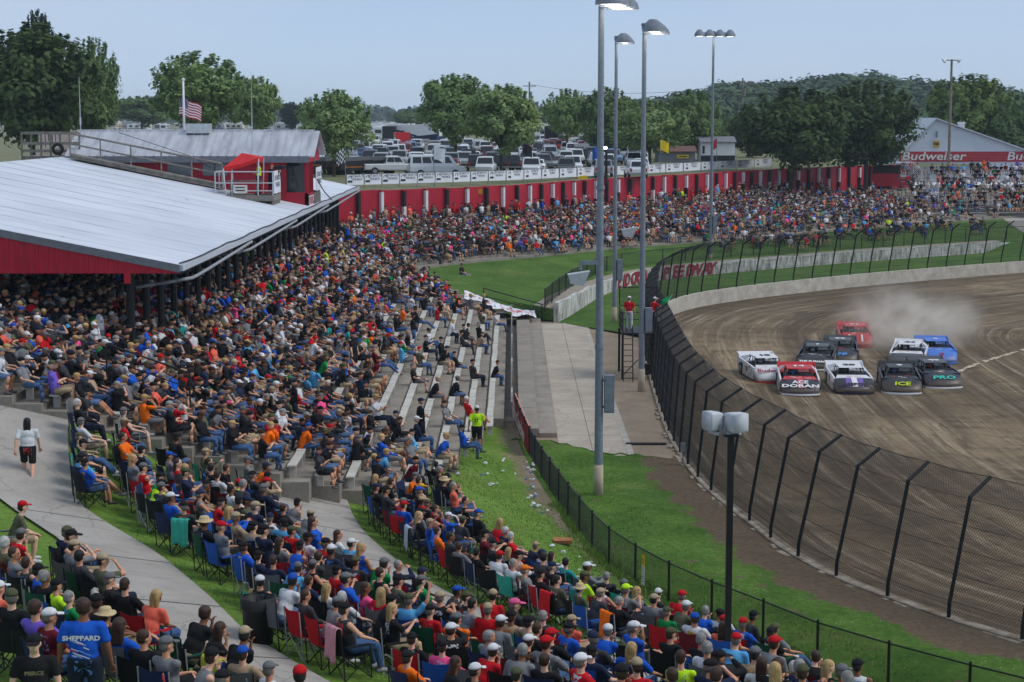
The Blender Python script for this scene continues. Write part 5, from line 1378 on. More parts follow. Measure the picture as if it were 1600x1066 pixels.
cars = [('pickup', 612, 273, 12, 'white', FR), ('van', 682, 276, 12, 'white', FR), ('suv', 744, 268, 92, 'black', FR), ('suv', 787, 268, 85, 'black', FR), ('suv', 798, 268, 95, 'black', FR),
        ('pickup', 826, 263, 60, 'white', FR), ('pickup', 850, 263, 10, 'brown', FR), ('sedan', 872, 263, 265, 'silver', FR), ('sedan', 893, 266, 268, 'grey', FR), ('suv', 936, 263, 275, 'white', FR), ('suv', 990, 262, 270, 'white', FR), ('suv', 900, 256, 272, 'white', FR),
        ('pickup', 513, 250, 88, 'white', MR), ('sedan', 571, 249, 70, 'blue', MR), ('suv', 560, 246, 92, 'maroon', MR), ('suv', 595, 247, 85, 'white', MR), ('pickup', 614, 251, 90, 'white', MR), ('sedan', 642, 258, 265, 'white', MR), ('suv', 652, 253, 92, 'black', MR),
        ('pickup', 686, 258, 88, 'white', MR), ('suv', 702, 254, 275, 'green', MR), ('suv', 725, 262, 268, 'silver', MR), ('pickup', 760, 252, 100, 'maroon', MR), ('suv', 770, 262, 90, 'grey', MR), ('suv', 634, 243, 90, 'brown', MR), ('suv', 677, 242, 95, 'brown', MR), ('suv', 718, 243, 90, 'black', MR),
        ('suv', 842, 242, 268, 'grey', MR), ('suv', 860, 250, 272, 'white', MR), ('suv', 886, 241, 270, 'white', MR), ('suv', 909, 255, 88, 'black', MR), ('pickup', 922, 252, 90, 'white', MR), ('suv', 922, 242, 270, 'silver', MR), ('suv', 942, 247, 92, 'grey', MR), ('suv', 968, 250, 95, 'white', MR), ('sedan', 880, 253, 90, 'silver', MR),
        ('pickup', 586, 228, 270, 'white', BR), ('sedan', 614, 232, 90, 'lightblue', BR), ('suv', 570, 232, 268, 'silver', BR), ('sedan', 548, 238, 90, 'grey', BR), ('suv', 536, 236, 270, 'black', BR), ('suv', 500, 236, 90, 'tan', BR), ('sedan', 655, 233, 90, 'silver', BR), ('suv', 700, 235, 265, 'white', BR), ('suv', 735, 234, 95, 'grey', BR), ('pickup', 748, 238, 92, 'white', BR),
        ('suv', 820, 234, 90, 'white', BR), ('pickup', 836, 230, 270, 'grey', BR), ('suv', 866, 233, 85, 'silver', BR), ('suv', 905, 234, 95, 'black', BR), ('suv', 932, 234, 90, 'white', BR), ('pickup', 955, 238, 92, 'red', BR), ('suv', 975, 240, 90, 'grey', BR), ('sedan', 602, 238, 272, 'silver', BR), ('suv', 690, 228, 92, 'blue', BR), ('suv', 720, 228, 268, 'white', BR), ('sedan', 770, 238, 90, 'red', BR), ('suv', 640, 228, 90, 'black', BR), ('pickup', 665, 226, 88, 'silver', BR), ('suv', 850, 226, 90, 'white', BR), ('suv', 880, 227, 270, 'blue', BR), ('suv', 910, 227, 90, 'silver', BR)]
for c in cars: park(*c)
taken = [PG(c[1], c[2]) for c in cars]; fr_ = random.Random(31)
for Dr in np.arange(186, 300, 7.6):           # fill the rows between the cars that stand out
    for px in range(480, 1010, 9):
        q = PD(px, 250, Dr); q = Vector((q.x, Dr, 0))
        if any((Vector((t.x, t.y, 0)) - q).length < 3.3 and (abs(t.x - q.x) < 2.5 or abs(t.y - q.y) < 5) or (abs(t.x - q.x) < 2.5 and abs(t.y - q.y) < 5.6) for t in taken): continue
        if fr_.random() < .25: continue
        py = proj((q.x, Dr, gz(q.x, Dr)))[1]; taken.append(Vector((q.x, Dr, 0)))
        park(fr_.choice(['suv', 'suv', 'sedan', 'pickup', 'pickup', 'suv']), px, py, fr_.choice([90, 270]) + fr_.uniform(-5, 5), fr_.choice(['white', 'white', 'silver', 'grey', 'black', 'white', 'white', 'silver', 'red', 'white', 'lightblue', 'silver', 'grey']), FR if Dr < 195 else (MR if Dr < 240 else BR))
# flat-bed equipment trailers with black side walls
M_ORANGE = plain('orange_stripe', sc(206, 120, 30), .6, .3, 6)
def box_trailer(px, py, yaw, lab):
    q = PG(px, py); o = thing('cargo_trailer', lab, 'trailer', q, R(yaw))
    mb = MB(); mb.hexa([(-2.2, -1.0, .5), (2.2, -1.0, .5), (2.2, 1.0, .5), (-2.2, 1.0, .5)], [(-2.1, -.95, 1.35), (1.7, -.95, 1.5), (1.7, .95, 1.5), (-2.1, .95, 1.35)]); mb.build('bed', M_DARK, o)
    mb = MB(); mb.hexa([(-2.1, -.96, 1.36), (1.7, -.96, 1.51), (1.7, .96, 1.51), (-2.1, .96, 1.36)], [(-1.6, -.6, 1.75), (1.2, -.6, 1.85), (1.2, .6, 1.85), (-1.6, .6, 1.75)]); mb.build('cover', plain('grey_tarp', (.06, .065, .07), .6) if 'grey_tarp' not in bpy.data.materials else bpy.data.materials['grey_tarp'], o)
    for sx in (-1, 1):
        for sy in (-1, 1):
            mb = MB(); mb.tube((sx * 1.2, sy * .85, .36), (sx * 1.2, sy * 1.06, .36), .36, .36, 12); mb.build('wheel', M_TYRE, o)
    for x in (-2.22,):
        mb = MB(); mb.box((x, 0, .95), (.03, 1.2, .12)); mb.build('reflector', M_ORANGE, o)
    mb = MB(); mb.box((0, -1.0, .8), (3.2, .03, .07)); mb.build('reflector', M_ORANGE, o)
box_trailer(516, 272, 60, 'black covered cargo trailer nearest the press box')
box_trailer(552, 273, 40, 'black covered cargo trailer next to the checkered flag')
box_trailer(590, 272, 20, 'black covered cargo trailer beside the white pickup truck')

# caravans and motorhomes beyond the cars
M_RV = byobj('rv_shell', .5, .1, 1.5)
def rv(kind):
    o = thing('caravan', 'x', 'caravan'); L, H_ = (4.6, 3.2) if kind == 0 else ((5.6, 3.6) if kind == 1 else (3.6, 2.9))
    mb = MB(); W = 1.25
    prof = [(-L, .5), (L * .86, .5), (L, 1.3), (L * .93, H_ - .25), (L * .8, H_), (-L * .97, H_), (-L, H_ - .3)]
    mb.loft([[(x, -W, z) for x, z in prof], [(x, W, z) for x, z in prof]][::-1]); mb.build('shell', M_RV, o)
    for sy in (-1, 1):
        mb = MB(); mb.box((0, sy * (W + .012), 1.25), (L * 1.8, .02, .3)); mb.box((L * .2, sy * (W + .012), 1.75), (L * 1.1, .02, .12)); mb.build('stripe', plain(f'rv_stripe{kind}', [sc(40, 60, 110), sc(120, 30, 40), sc(90, 96, 104)][kind], .5) if f'rv_stripe{kind}' not in bpy.data.materials else bpy.data.materials[f'rv_stripe{kind}'], o)
        for x in (-L * .6, 0, L * .55):
            mb = MB(); mb.box((x, sy * (W + .02), 2.15), (1.1, .03, .7)); mb.build('window', M_GLASS, o)
    mb = MB(); mb.box((-L - .02, 0, 2.0), (.03, 1.5, .8)); mb.build('rear_window', M_GLASS, o)
    for x in (-L * .3, L * .3):
        mb = MB(); mb.box((x, 0, H_ + .14), (.9, .8, .3)); mb.build('roof_unit', M_WHITE, o)
    for x in (-.5, .5):
        for sy in (-1, 1):
            mb = MB(); mb.tube((x, sy * (W - .15), .38), (x, sy * (W + .03), .38), .38, .38, 10); mb.build('wheel', M_TYRE, o)
    return proto(o)
RVP = [rv(k) for k in range(3)]; RVU = set(); r_ = random.Random(4)
rv_list = []
for px in range(186, 470, 15): rv_list.append((px + r_.uniform(-5, 5), r_.uniform(202, 207), r_.choice([0, 8, 90, 80, -10])))
for px in range(480, 700, 16): rv_list.append((px + r_.uniform(-5, 5), r_.uniform(211, 219), r_.choice([0, 10, 85, 95, 60])))
for px in range(760, 985, 16): rv_list.append((px + r_.uniform(-5, 5), r_.uniform(208, 222), r_.choice([0, 10, 85, 95, 60])))
for px in range(452, 990, 13): rv_list.append((px + r_.uniform(-4, 4), r_.uniform(204, 211), r_.choice([0, 10, 5, 85, 95])))
for px in range(440, 960, 26): rv_list.append((px + r_.uniform(-6, 6), r_.uniform(199, 203), r_.choice([0, 10, 85, 95])))
for px in (1095, 1118, 1136, 1150, 1585, 1600, 1570, 1560): rv_list.append((px, 216 if px < 1200 else 232, 10))
for px, py, yaw in rv_list:
    k = r_.randrange(3); q = PG(px, py); o = RVP[k] if k not in RVU else copy_tree(RVP[k]); RVU.add(k); o.location = q; o.rotation_euler = (0, 0, R(yaw))
    cn, cc = r_.choice([('white', sc(226, 228, 230)), ('white', sc(226, 228, 230)), ('cream', sc(206, 200, 186)), ('silver grey', sc(168, 172, 176)), ('white', sc(216, 220, 224))])
    side = 'beyond the press box roof' if px < 470 else ('behind the parked cars' if px < 1000 else ('behind the white shed' if px < 1200 else 'at the right edge beyond the hall'))
    tag(o, f"{cn} {['caravan', 'long motorhome', 'short caravan'][k]} {side}", 'caravan', 'caravans in the camping field')
    for ch in o.children:
        if ch.name.startswith('shell'): ch.color = tuple(cc) + (1,)
# the two big haulers and the red vendor van that stand out
def hauler(px, py, yaw, L, H_, col, col2, lab, nm='race_hauler'):
    q = PG(px, py); o = thing(nm, lab, 'trailer', q, R(yaw)); mb = MB()
    prof = [(-L, .5), (L * .7, .5), (L * .72, 1.4), (L, 1.5), (L, H_ - .2), (L * .95, H_), (-L, H_)]
    mb.loft([[(x, -1.28, z) for x, z in prof], [(x, 1.28, z) for x, z in prof]][::-1]); b = mb.build('shell', M_RV, o); b.color = tuple(col) + (1,)
    for sy in (-1, 1):
        mb = MB(); mb.face([(-L, sy * 1.3, .6), (L * .2, sy * 1.3, .6), (L * .95, sy * 1.3, H_ - .5), (-L * .2, sy * 1.3, 1.7), (-L, sy * 1.3, H_ * .55)][::-sy]); s = mb.build('graphic', M_RV, o); s.color = tuple(col2) + (1,)
        mb = MB(); mb.box((L * .45, sy * 1.31, H_ * .62), (1.2, .03, .6)); mb.build('window', M_GLASS, o)
    for x in (-1.2, -.2, .8):
        for sy in (-1, 1):
            mb = MB(); mb.tube((x, sy * 1.1, .45), (x, sy * 1.3, .45), .45, .45, 10); mb.build('wheel', M_TYRE, o)
hauler(648, 226, 170, 5.2, 3.9, sc(224, 226, 230), sc(24, 34, 70), 'large fifth-wheel trailer with navy and red swoosh behind the red van')
hauler(610, 226, 90, 4.2, 3.6, sc(40, 42, 46), sc(90, 92, 96), 'dark open hauler standing left of the navy swoosh trailer')
hauler(862, 230, 90, 4.0, 3.8, sc(24, 24, 28), sc(170, 30, 40), 'black hauler with red rear panel between the trees')
hauler(628, 229, 100, 2.4, 2.6, sc(206, 36, 46), sc(230, 230, 230), 'small bright red vendor van among the parked cars', 'vendor_van')

# ================================================================== buildings behind the turn
hall = thing('hall', 'large white gabled hall with a red painted band behind the bleachers', 'building')
Dh = 242.0
pk = PD(1462, 187, Dh); re = PD(1640, 249, Dh); le = PD(1390, 262, Dh); zb = 5.0
M_HALL = plain('hall_siding', sc(204, 212, 224), .6, .05, 1.2, world=True)
mb = MB(); mb.face([(le.x, Dh, zb), (re.x, Dh, zb), (re.x, Dh, re.z), (pk.x, Dh, pk.z), (le.x, Dh, le.z)]); mb.face([(re.x, Dh, zb), (re.x, Dh + 22, zb), (re.x, Dh + 22, re.z), (re.x, Dh, re.z)]); mb.face([(le.x, Dh + 22, zb), (le.x, Dh, zb), (le.x, Dh, le.z), (le.x, Dh + 22, le.z)]); mb.build('wall', M_HALL, hall)
M_HROOF = plain('hall_roof', sc(190, 196, 204), .5, .1, .6, .2, world=True)
for e, sg_ in ((re, 1), (le, -1)):
    mb = MB(); e2 = Vector(e) + Vector((sg_ * .6, 0, -.25)); a = [(pk.x, Dh - .5, pk.z + .05), (e2.x, Dh - .5, e2.z + .05), (e2.x, Dh + 22, e2.z + .05), (pk.x, Dh + 22, pk.z + .05)]
    b = [(x, y, z + .18) for x, y, z in a]
    mb.hexa(a if sg_ > 0 else a[::-1], b if sg_ > 0 else b[::-1]); mb.build('roof', M_HROOF, hall)
ra, rb = PD(1405, 253, Dh), PD(1640, 253, Dh)
for k in range(4):
    zz = rb.z + k * .345; mb = MB(); mb.box(((ra.x + rb.x) / 2, Dh - .04, zz + .17), (rb.x - ra.x, .07, .335)); mb.build('red_board', plain('bud_red', sc(172, 52, 62), .6, .1, 2) if k == 0 else bpy.data.materials['bud_red'], hall)
text('lettering', 'Budweiser', 1.55, frame((PD(1458, 246, Dh).x, Dh - .12, ra.z + .72), (1, 0, 0), (0, 0, 1)), M_TEXTW, hall, shear=.15, sx=1.3, bold=.02)
text('lettering', 'Budweiser', 1.55, frame((PD(1622, 246, Dh).x, Dh - .12, ra.z + .72), (1, 0, 0), (0, 0, 1)), M_TEXTW, hall, shear=.15, sx=1.3, bold=.02)
q = PD(1506, 204, Dh); mb = MB(); mb.box((q.x, Dh + 1.5, q.z + .3), (.75, .75, 1.6)); mb.box((q.x, Dh + 1.5, q.z + 1.0), (.9, .9, .25)); mb.build('chimney', M_WHITE, hall)
q = PD(1463, 225, Dh); mb = MB(); mb.box((q.x, Dh - .1, q.z), (.8, .1, .85)); s_ = mb.build('yellow_sign', plain('sign_amber', sc(206, 166, 40), .6, .1), hall)
text('lettering', 'NA', .5, frame((q.x, Dh - .18, q.z), (1, 0, 0), (0, 0, 1)), M_TEXTK, s_, bold=.03)
q = PD(1463, 210, Dh); mb = MB(); mb.tube((q.x, Dh - .25, q.z - .4), (q.x, Dh - .25, q.z + .4), .12, .12, 6); mb.build('wall_lamp', M_GALV, hall)
# concession stand below the hall, seen behind the stair
q = PD(1396, 300, 228); cs = thing('concession_stand', 'low red and white concession stand under the dark trees', 'kiosk', (q.x, 228, 5.0))
mb = MB(); mb.box((-1.5, 0, .8), (6, 3, 1.6)); mb.build('base', M_RED, cs)
mb = MB(); mb.box((1.0, -.02, 1.9), (1.0, 3, 1.5)); mb.build('panel', M_WHITE, cs); mb = MB(); mb.box((-1.8, 0, 2.0), (4.6, 2.8, 1.0)); mb.build('hatch', M_DARK, cs)
mb = MB(); mb.box((-1.2, -.3, 2.9), (7, 4, .2)); mb.build('roof', M_HROOF, cs)
def shed(px0, px1, ytop, ybot, D, roofpx, wall, roofm, lab, nm='shed', depth=5, gable=True):
    a, b = PD(px0, ybot, D), PD(px1, ybot, D); zt = PD(px0, ytop, D).z; zr = PD(px0, roofpx, D).z
    o = thing(nm, lab, 'building', ((a.x + b.x) / 2, D, a.z)); w_ = (b.x - a.x) / 2; h = zt - a.z; hr_ = zr - a.z
    mb = MB(); mb.box((0, depth / 2, h / 2 - .3), (2 * w_, depth, h + .6)); mb.build('wall', wall, o)
    mb = MB(); mb.hexa([(-w_ - .2, -.3, h + .002), (w_ + .2, -.3, h + .002), (w_ + .2, depth / 2, hr_), (-w_ - .2, depth / 2, hr_)], [(-w_ - .2, -.3, h + .12), (w_ + .2, -.3, h + .12), (w_ + .2, depth / 2, hr_ + .12), (-w_ - .2, depth / 2, hr_ + .12)])
    mb.hexa([(-w_ - .2, depth / 2, hr_), (w_ + .2, depth / 2, hr_), (w_ + .2, depth + .3, h + .002), (-w_ - .2, depth + .3, h + .002)], [(-w_ - .2, depth / 2, hr_ + .12), (w_ + .2, depth / 2, hr_ + .12), (w_ + .2, depth + .3, h + .12), (-w_ - .2, depth + .3, h + .12)]); mb.build('roof', roofm, o)
    return o, w_, h
M_GREYW = plain('grey_block', sc(120, 124, 130), .8, .1, 1)
o, w_, h = shed(1095, 1148, 223, 252, 238, 215, M_WHITE, plain('shed_roof', sc(120, 122, 128), .7), 'small white shed with grey roof on stilts beside the trees')
mb = MB(); mb.box((0, -.02, .35), (2 * w_ + .02, .1, .8)); mb.build('dark_base', M_DARK, o); mb = MB(); mb.box((-w_ + .35, -.05, h * .62), (.3, .03, 1.0)); mb.build('sign', M_TEXTK, o)
o, w_, h = shed(900, 1000, 232, 268, 240, 226, M_GREYW, M_GREYW, 'grey block garage behind the parked cars', 'garage')
for k in range(3):
    mb = MB(); mb.box((-w_ + 1.8 + k * 2.8, -.04, h * .4), (1.9, .06, h * .8)); mb.build('door', plain('garage_door', sc(150, 152, 156), .6) if k == 0 else bpy.data.materials['garage_door'], o)
o, w_, h = shed(1028, 1086, 238, 268, 232, 230, M_GREYW, plain('rust_roof', sc(110, 80, 72), .8), 'grey shed with rusty roof and a yellow sign behind the yellow flag', 'garage')
mb = MB(); mb.box((w_ - 1.6, -.06, h * .78), (1.5, .06, .45)); s_ = mb.build('yellow_sign', plain('sign_bright', sc(226, 190, 30), .6, .05), o)
mb = MB(); mb.box((w_ - 1.6, -.1, h * .78), (1.1, .02, .12)); mb.build('print_lines', M_TEXTK, s_)
q = PD(688 + 0, 288, 166); 
for px, y0, y1, D, lab in ((1159, 122, 225, 270, 'pale wooden utility pole left of the dark trees'), (827, 128, 235, 300, 'thin brown utility pole right of the leaning tree')):
    q = PD(px, y1, D); o = thing('utility_pole', lab, 'pole', q); hh = PD(px, y0, D).z - q.z
    mb = MB(); mb.tube((0, 0, -1), (0, 0, hh), .17, .12, 8); mb.build('post', M_TIMBER, o); mb = MB(); mb.box((0, 0, hh - .7), (2.2, .12, .14)); mb.tube((.25, -.2, hh - 2.6), (.25, -.2, hh - 1.6), .2, .2, 8); mb.build('crossarm', M_TIMBER, o)
mb = MB(); a = PD(827, 132, 300); b = PD(1159, 130, 270); mb.path([Vector(a).lerp(Vector(b), t) - Vector((0, 0, 6 * t * (1 - t))) for t in np.linspace(0, 1, 12)], .03, 4)
tag(mb.build('power_line', M_WIRE), 'thin power line strung between the two utility poles', 'cable')
q = PD(908, 283, 181); mb = MB(); mb.box((0, 0, .35), (1.3, .5, .5)); mb.box((-.5, 0, .0), (.1, .4, .5)); mb.box((.5, 0, .0), (.1, .4, .5))
tag(mb.build('yellow_cart', bpy.data.materials['sign_bright'], None, False, (q.x, 181, PD(908, 287, 181).z + .2)), 'small yellow barrier on the embankment under the white banners', 'barrier')
q = PD(1100, 283, 200)

# ================================================================== bleachers on the right with white stair rail
bl = thing('bleachers', 'aluminium bleachers full of spectators in front of the white hall', 'bleachers')
BXL, BXR, BY0, BNR = PD(1410, 300, 214).x, PD(1640, 300, 214).x + 6, 206.0, 11
def bl_row(i): return BY0 + i * 1.05, 3.2 + i * .40
for i in range(BNR):
    y, z = bl_row(i); mb = MB(); mb.box(((BXL + BXR) / 2, y, z), (BXR - BXL, .3, .06)); mb.build('seat_plank', M_ALU, bl)
    mb = MB(); mb.box(((BXL + BXR) / 2, y - .45, z - .42), (BXR - BXL, .4, .06)); mb.build('foot_plank', M_ALU, bl)
for k in range(8):
    x = BXL + (BXR - BXL) * k / 7; mb = MB()
    mb.path([(x, bl_row(0)[0] - .5, 2.2), (x, bl_row(BNR - 1)[0] + .3, bl_row(BNR - 1)[1] - .5)], .05, 5)
    for i in range(0, BNR, 2): y, z = bl_row(i); mb.tube((x, y, 2.2), (x, y, z), .04, .04, 5)
    mb.build('frame', M_GALV, bl)
sr = thing('stair_rail', 'white slatted stair railing at the left end of the bleachers', 'railing')
ta, tb = PD(1409, 240, 217), PD(1467, 288, 207)
for k in range(9):
    mb = MB(); dz = Vector((0, 0, -k * .22)); mb.tube(ta + dz, tb + dz, .03, .03, 5); mb.build('rail', M_WHITE, sr)
for t in (0, .33, .66, 1):
    p = ta.lerp(tb, t); mb = MB(); mb.tube(p + Vector((0, 0, .1)), p - Vector((0, 0, 2.6)), .045, .045, 5); mb.build('post', M_WHITE, sr)
# paved path on the far right
V = []
for i in range(116, 124):
    for j in range(12):
        t = j / 11; p_ = (OLDW[i] + ON[i] * .25) * (1 - t) + TERR[i + 4] * t; V.append((p_[0], p_[1], 1.2 + .95 * t ** 1.2 + .05))
structure(link('path', np_mesh('path', V, grid_faces(8, 12), M_WALK, True)))
# ================================================================== dirt late-model race cars
M_CAGE = plain('roll_cage', (.03, .03, .034), .5, .2, 4)
M_INT = plain('cockpit', (.02, .02, .022), .8, .3, 5)
M_SKIRT = byobj('nose_skirt', .6, .2, 6)
def mat_dirtyrubber(): return plain('muddy_tyre', (.035, .03, .026), .9, .5, 5)
M_MUD = mat_dirtyrubber()
RCOL = dict(red=sc(196, 30, 36), white=sc(224, 224, 226), black=sc(30, 31, 36), navy=sc(34, 38, 54), blue=sc(66, 120, 206), grey=sc(70, 72, 78), green=sc(30, 34, 36))
def race_car(px, py, yaw, nose, hood, roofc, side, skirt, texts, lab, stripe=None):
    q = P(px, py, -.38); q.z = track_z(q.x, q.y) + .0
    o = thing('race_car', lab, 'race car', q, R(yaw), 'race cars coming out of the turn'); o.scale = (1, 1.02, .86)
    hw = .98
    def bend(m_):                             # rounded plan of the nose
        m_.v = [(x - .30 * min(1, abs(y) / .95) ** 2.2 * float(smooth01((x - 1.45) / .9)), y, z) for x, y, z in m_.v]; return m_
    def col(ob, c): ob.color = tuple(RCOL.get(c, c) if isinstance(c, str) else c) + (1,); return ob
    # nose: shovel front
    st = [(2.44, .86, .12, .20, .02), (2.36, .93, .10, .34, .04), (2.1, .96, .10, .52, .05), (1.75, .97, .10, .68, .06), (1.45, .97, .12, .78, .06)]
    def ring(x, w_, z0, z1, cr):
        return [(x, -w_, z0), (x, 0, z0), (x, w_, z0), (x, w_ * 1.0, z1 - .1), (x, w_ * .93, z1), (x, w_ * .66, z1 + cr * .7), (x, w_ * .33, z1 + cr), (x, 0, z1 + cr), (x, -w_ * .33, z1 + cr), (x, -w_ * .66, z1 + cr * .7), (x, -w_ * .93, z1), (x, -w_ * 1.0, z1 - .1)]
    mb = MB(); mb.loft([ring(*s) for s in st][::-1]); bend(mb); col(mb.build('nose', M_RPAINT, o, True), nose)
    for p_ in ():
        pass
    mb = MB(); yy_ = np.linspace(-.92, .92, 13)
    for a_, b_ in zip(yy_[:-1], yy_[1:]): mb.hexa([(2.40, a_, .04), (2.47, a_, .04), (2.47, b_, .04), (2.40, b_, .04)], [(2.38, a_, .125), (2.45, a_, .125), (2.45, b_, .125), (2.38, b_, .125)])
    for sy in (-1, 1): mb.hexa([(1.4, sy * .99, .04), (2.42, sy * .95, .04), (2.42, sy * .90, .04), (1.4, sy * .93, .04)][::sy], [(1.4, sy * .99, .125), (2.42, sy * .95, .125), (2.42, sy * .90, .125), (1.4, sy * .93, .125)][::sy])
    bend(mb); col(mb.build('skirt', M_SKIRT, o), skirt)
    # hood and decks
    mb = MB(); mb.hexa([(.75, -.8, .7), (1.46, -.9, .7), (1.46, .9, .7), (.75, .8, .7)], [(.75, -.72, .9), (1.46, -.86, .83), (1.46, .86, .83), (.75, .72, .9)]); col(mb.build('hood', M_RPAINT, o), hood)
    mb = MB(); mb.hexa([(-2.4, -.94, .86), (-.75, -.94, .82), (-.75, .94, .82), (-2.4, .94, .86)], [(-2.4, -.94, 1.0), (-.75, -.9, .92), (-.75, .9, .92), (-2.4, .94, 1.0)]); col(mb.build('rear_deck', M_RPAINT, o), hood)
    for sy in (-1, 1):
        mb = MB(); y0, y1 = sy * .90, sy * hw
        pts = [(1.46, .12), (1.46, .82), (.75, .88), (-.75, .92), (-2.42, 1.0), (-2.42, .38), (-1.72, .36), (-1.62, .66), (-1.0, .66), (-.9, .12)]
        a = [(x, y1 + sy * (.06 if z < .3 else 0), z) for x, z in pts]; b = [(x, y0, z) for x, z in pts]
        mb.face(a if sy < 0 else a[::-1]); mb.face(b[::-1] if sy < 0 else b)
        for i in range(len(pts)):
            j = (i + 1) % len(pts); mb.face([a[i], b[i], b[j], a[j]])
        s_ = col(mb.build('door_panel', M_RPAINT, o), side)
        num = texts.get('num')
        if num: text('number', num, .55, frame((-.1, sy * (hw + .035), .5), (-sy, 0, 0) if sy > 0 else (1, 0, 0), (0, 0, 1)), M_TEXTW if side not in ('white',) else M_TEXTR, s_, bold=.02)
    # cockpit, dash, driver seat and cage
    mb = MB(); mb.box((0, 0, .62), (1.5, 1.5, .5)); mb.box((-.35, -.25, .95), (.25, .5, .55)); mb.box((.55, 0, .88), (.35, 1.4, .08)); mb.build('cockpit', M_INT, o)
    mb = MB()
    for sy in (-1, 1):
        mb.path([(.72, sy * .72, .88), (.22, sy * .58, 1.26), (-.75, sy * .6, 1.28), (-1.0, sy * .66, .9)], .032, 6); mb.tube((-.35, sy * .6, .8), (-.4, sy * .6, 1.26), .03, .03, 6)
        mb.tube((-.75, sy * .58, 1.26), (-1.9, sy * .6, .92), .025, .025, 5)
    for y in (-.3, -.1, .12, .34): mb.tube((.68, y, .88), (.24, y * .9, 1.25), .014, .014, 4)
    mb.tube((.22, -.58, 1.25), (.22, .58, 1.25), .03, .03, 6); mb.tube((.4, -.62, 1.1), (.3, .3, 1.2), .02, .02, 5)
    mb.build('roll_cage', M_CAGE, o)
    mb = MB(); mb.hexa([(-.95, -.66, 1.27), (.3, -.6, 1.25), (.3, .6, 1.25), (-.95, .66, 1.27)], [(-.95, -.64, 1.33), (.24, -.58, 1.30), (.24, .58, 1.30), (-.95, .64, 1.33)]); rf = col(mb.build('roof', M_RPAINT, o), roofc)
    if texts.get('num'): text('number', texts['num'], .6, frame((-.35, 0, 1.345), (0, 1, 0), (-1, 0, .03)), M_TEXTK if roofc in ('white',) else M_TEXTW, rf, bold=.03)
    for sy in (-1, 1):       # sail panels
        mb = MB(); a = [(-.7, sy * .66, 1.29), (-.95, sy * .67, 1.29), (-2.2, sy * .9, 1.0), (-1.1, sy * .9, .92)]; b = [(x, y - sy * .025, z) for x, y, z in a]
        mb.face(a if sy > 0 else a[::-1]); mb.face(b[::-1] if sy > 0 else b); col(mb.build('sail_panel', M_RPAINT, o), side)
    mb = MB(); mb.hexa([(-2.45, -.94, 1.0), (-2.36, -.94, 1.0), (-2.36, .94, 1.0), (-2.45, .94, 1.0)], [(-2.62, -.94, 1.24), (-2.58, -.94, 1.25), (-2.58, .94, 1.25), (-2.62, .94, 1.24)])
    for sy in (-1, 1): mb.hexa([(-2.5, sy * .94 - .015, .95), (-1.95, sy * .94 - .015, .97), (-1.95, sy * .94 + .015, .97), (-2.5, sy * .94 + .015, .95)], [(-2.6, sy * .94 - .015, 1.27), (-2.1, sy * .94 - .015, 1.15), (-2.1, sy * .94 + .015, 1.15), (-2.6, sy * .94 + .015, 1.27)])
    col(mb.build('spoiler', M_RPAINT, o), roofc if roofc != 'white' else 'white')
    for x, sy, steer in ((1.5, -1, .25), (1.5, 1, .25), (-1.32, -1, 0), (-1.32, 1, 0)):
        r_ = .34 if x > 0 else .38; wd = .3 if x > 0 else .4; cy = sy * (.80 if x > 0 else .86)
        d = Vector((-math.sin(steer), math.cos(steer), 0)) * sy
        c = Vector((x if x < 0 else 1.2, cy, r_)); mb = MB(); mb.tube(c - d * wd / 2, c + d * wd / 2, r_, r_, 18); wl = mb.build('wheel', M_MUD, o)
        mb = MB(); mb.tube(c + d * (wd / 2 - .03), c + d * (wd / 2 + .012), r_ * .6, r_ * .55, 12); mb.build('rim', M_RIM, wl)
    rr_ = random.Random(int(px * 7 + py))                       # sponsor decals on doors, hood and roof
    for k_ in range(12):
        x_, z_ = rr_.uniform(-.7, 1.3), rr_.uniform(.3, .75); w_, h_ = rr_.uniform(.06, .18), rr_.uniform(.03, .07)
        for sy in (-1, 1):
            mb = MB(); mb.face([(x_ - w_, sy * (hw + .012 + .001 * k_), z_ - h_), (x_ + w_, sy * (hw + .012 + .001 * k_), z_ - h_), (x_ + w_, sy * (hw + .012 + .001 * k_), z_ + h_), (x_ - w_, sy * (hw + .012 + .001 * k_), z_ + h_)][::-sy]); col(mb.build('decal', M_RPAINT, o), rr_.choice([(.7, .7, .7), (.6, .05, .05), (.7, .5, .05), (.05, .15, .5), (.02, .02, .02), (.75, .75, .75)]))
    for k_ in range(5):
        y_ = rr_.uniform(-.55, .55); w_ = rr_.uniform(.06, .16); x_ = rr_.uniform(.85, 1.3); h_ = .04
        mb = MB(); zf = lambda x: .9 - (x - .75) * .0986 + .006
        mb.face([(x_ - h_, y_ - w_, zf(x_ - h_)), (x_ + h_, y_ - w_, zf(x_ + h_)), (x_ + h_, y_ + w_, zf(x_ + h_)), (x_ - h_, y_ + w_, zf(x_ - h_))]); col(mb.build('decal', M_RPAINT, o), rr_.choice([(.7, .7, .7), (.6, .05, .05), (.7, .5, .05), (.75, .75, .75)]))
    mb = MB(); mb.ball((-.22, -.25, 1.02), (.15, .13, .15), 10, 8); col(mb.build('driver_helmet', M_RPAINT, o, True), rr_.choice(['white', 'black', 'red', 'blue']))
    # nose print
    n0 = Vector((2.1, 0, .54)); tx = Vector((0, 1, 0)); ty = Vector((-.62, 0, .42)).normalized()
    for body, dx, size, mt, sx, sh in texts.get('nose', []):
        text('lettering', body, size, frame(Vector((2.06 - dx * .83, 0, .585 + dx * .52)) + Vector((.03, 0, .045)), tx, ty), mt, o, bold=.012, sx=sx, shear=sh)
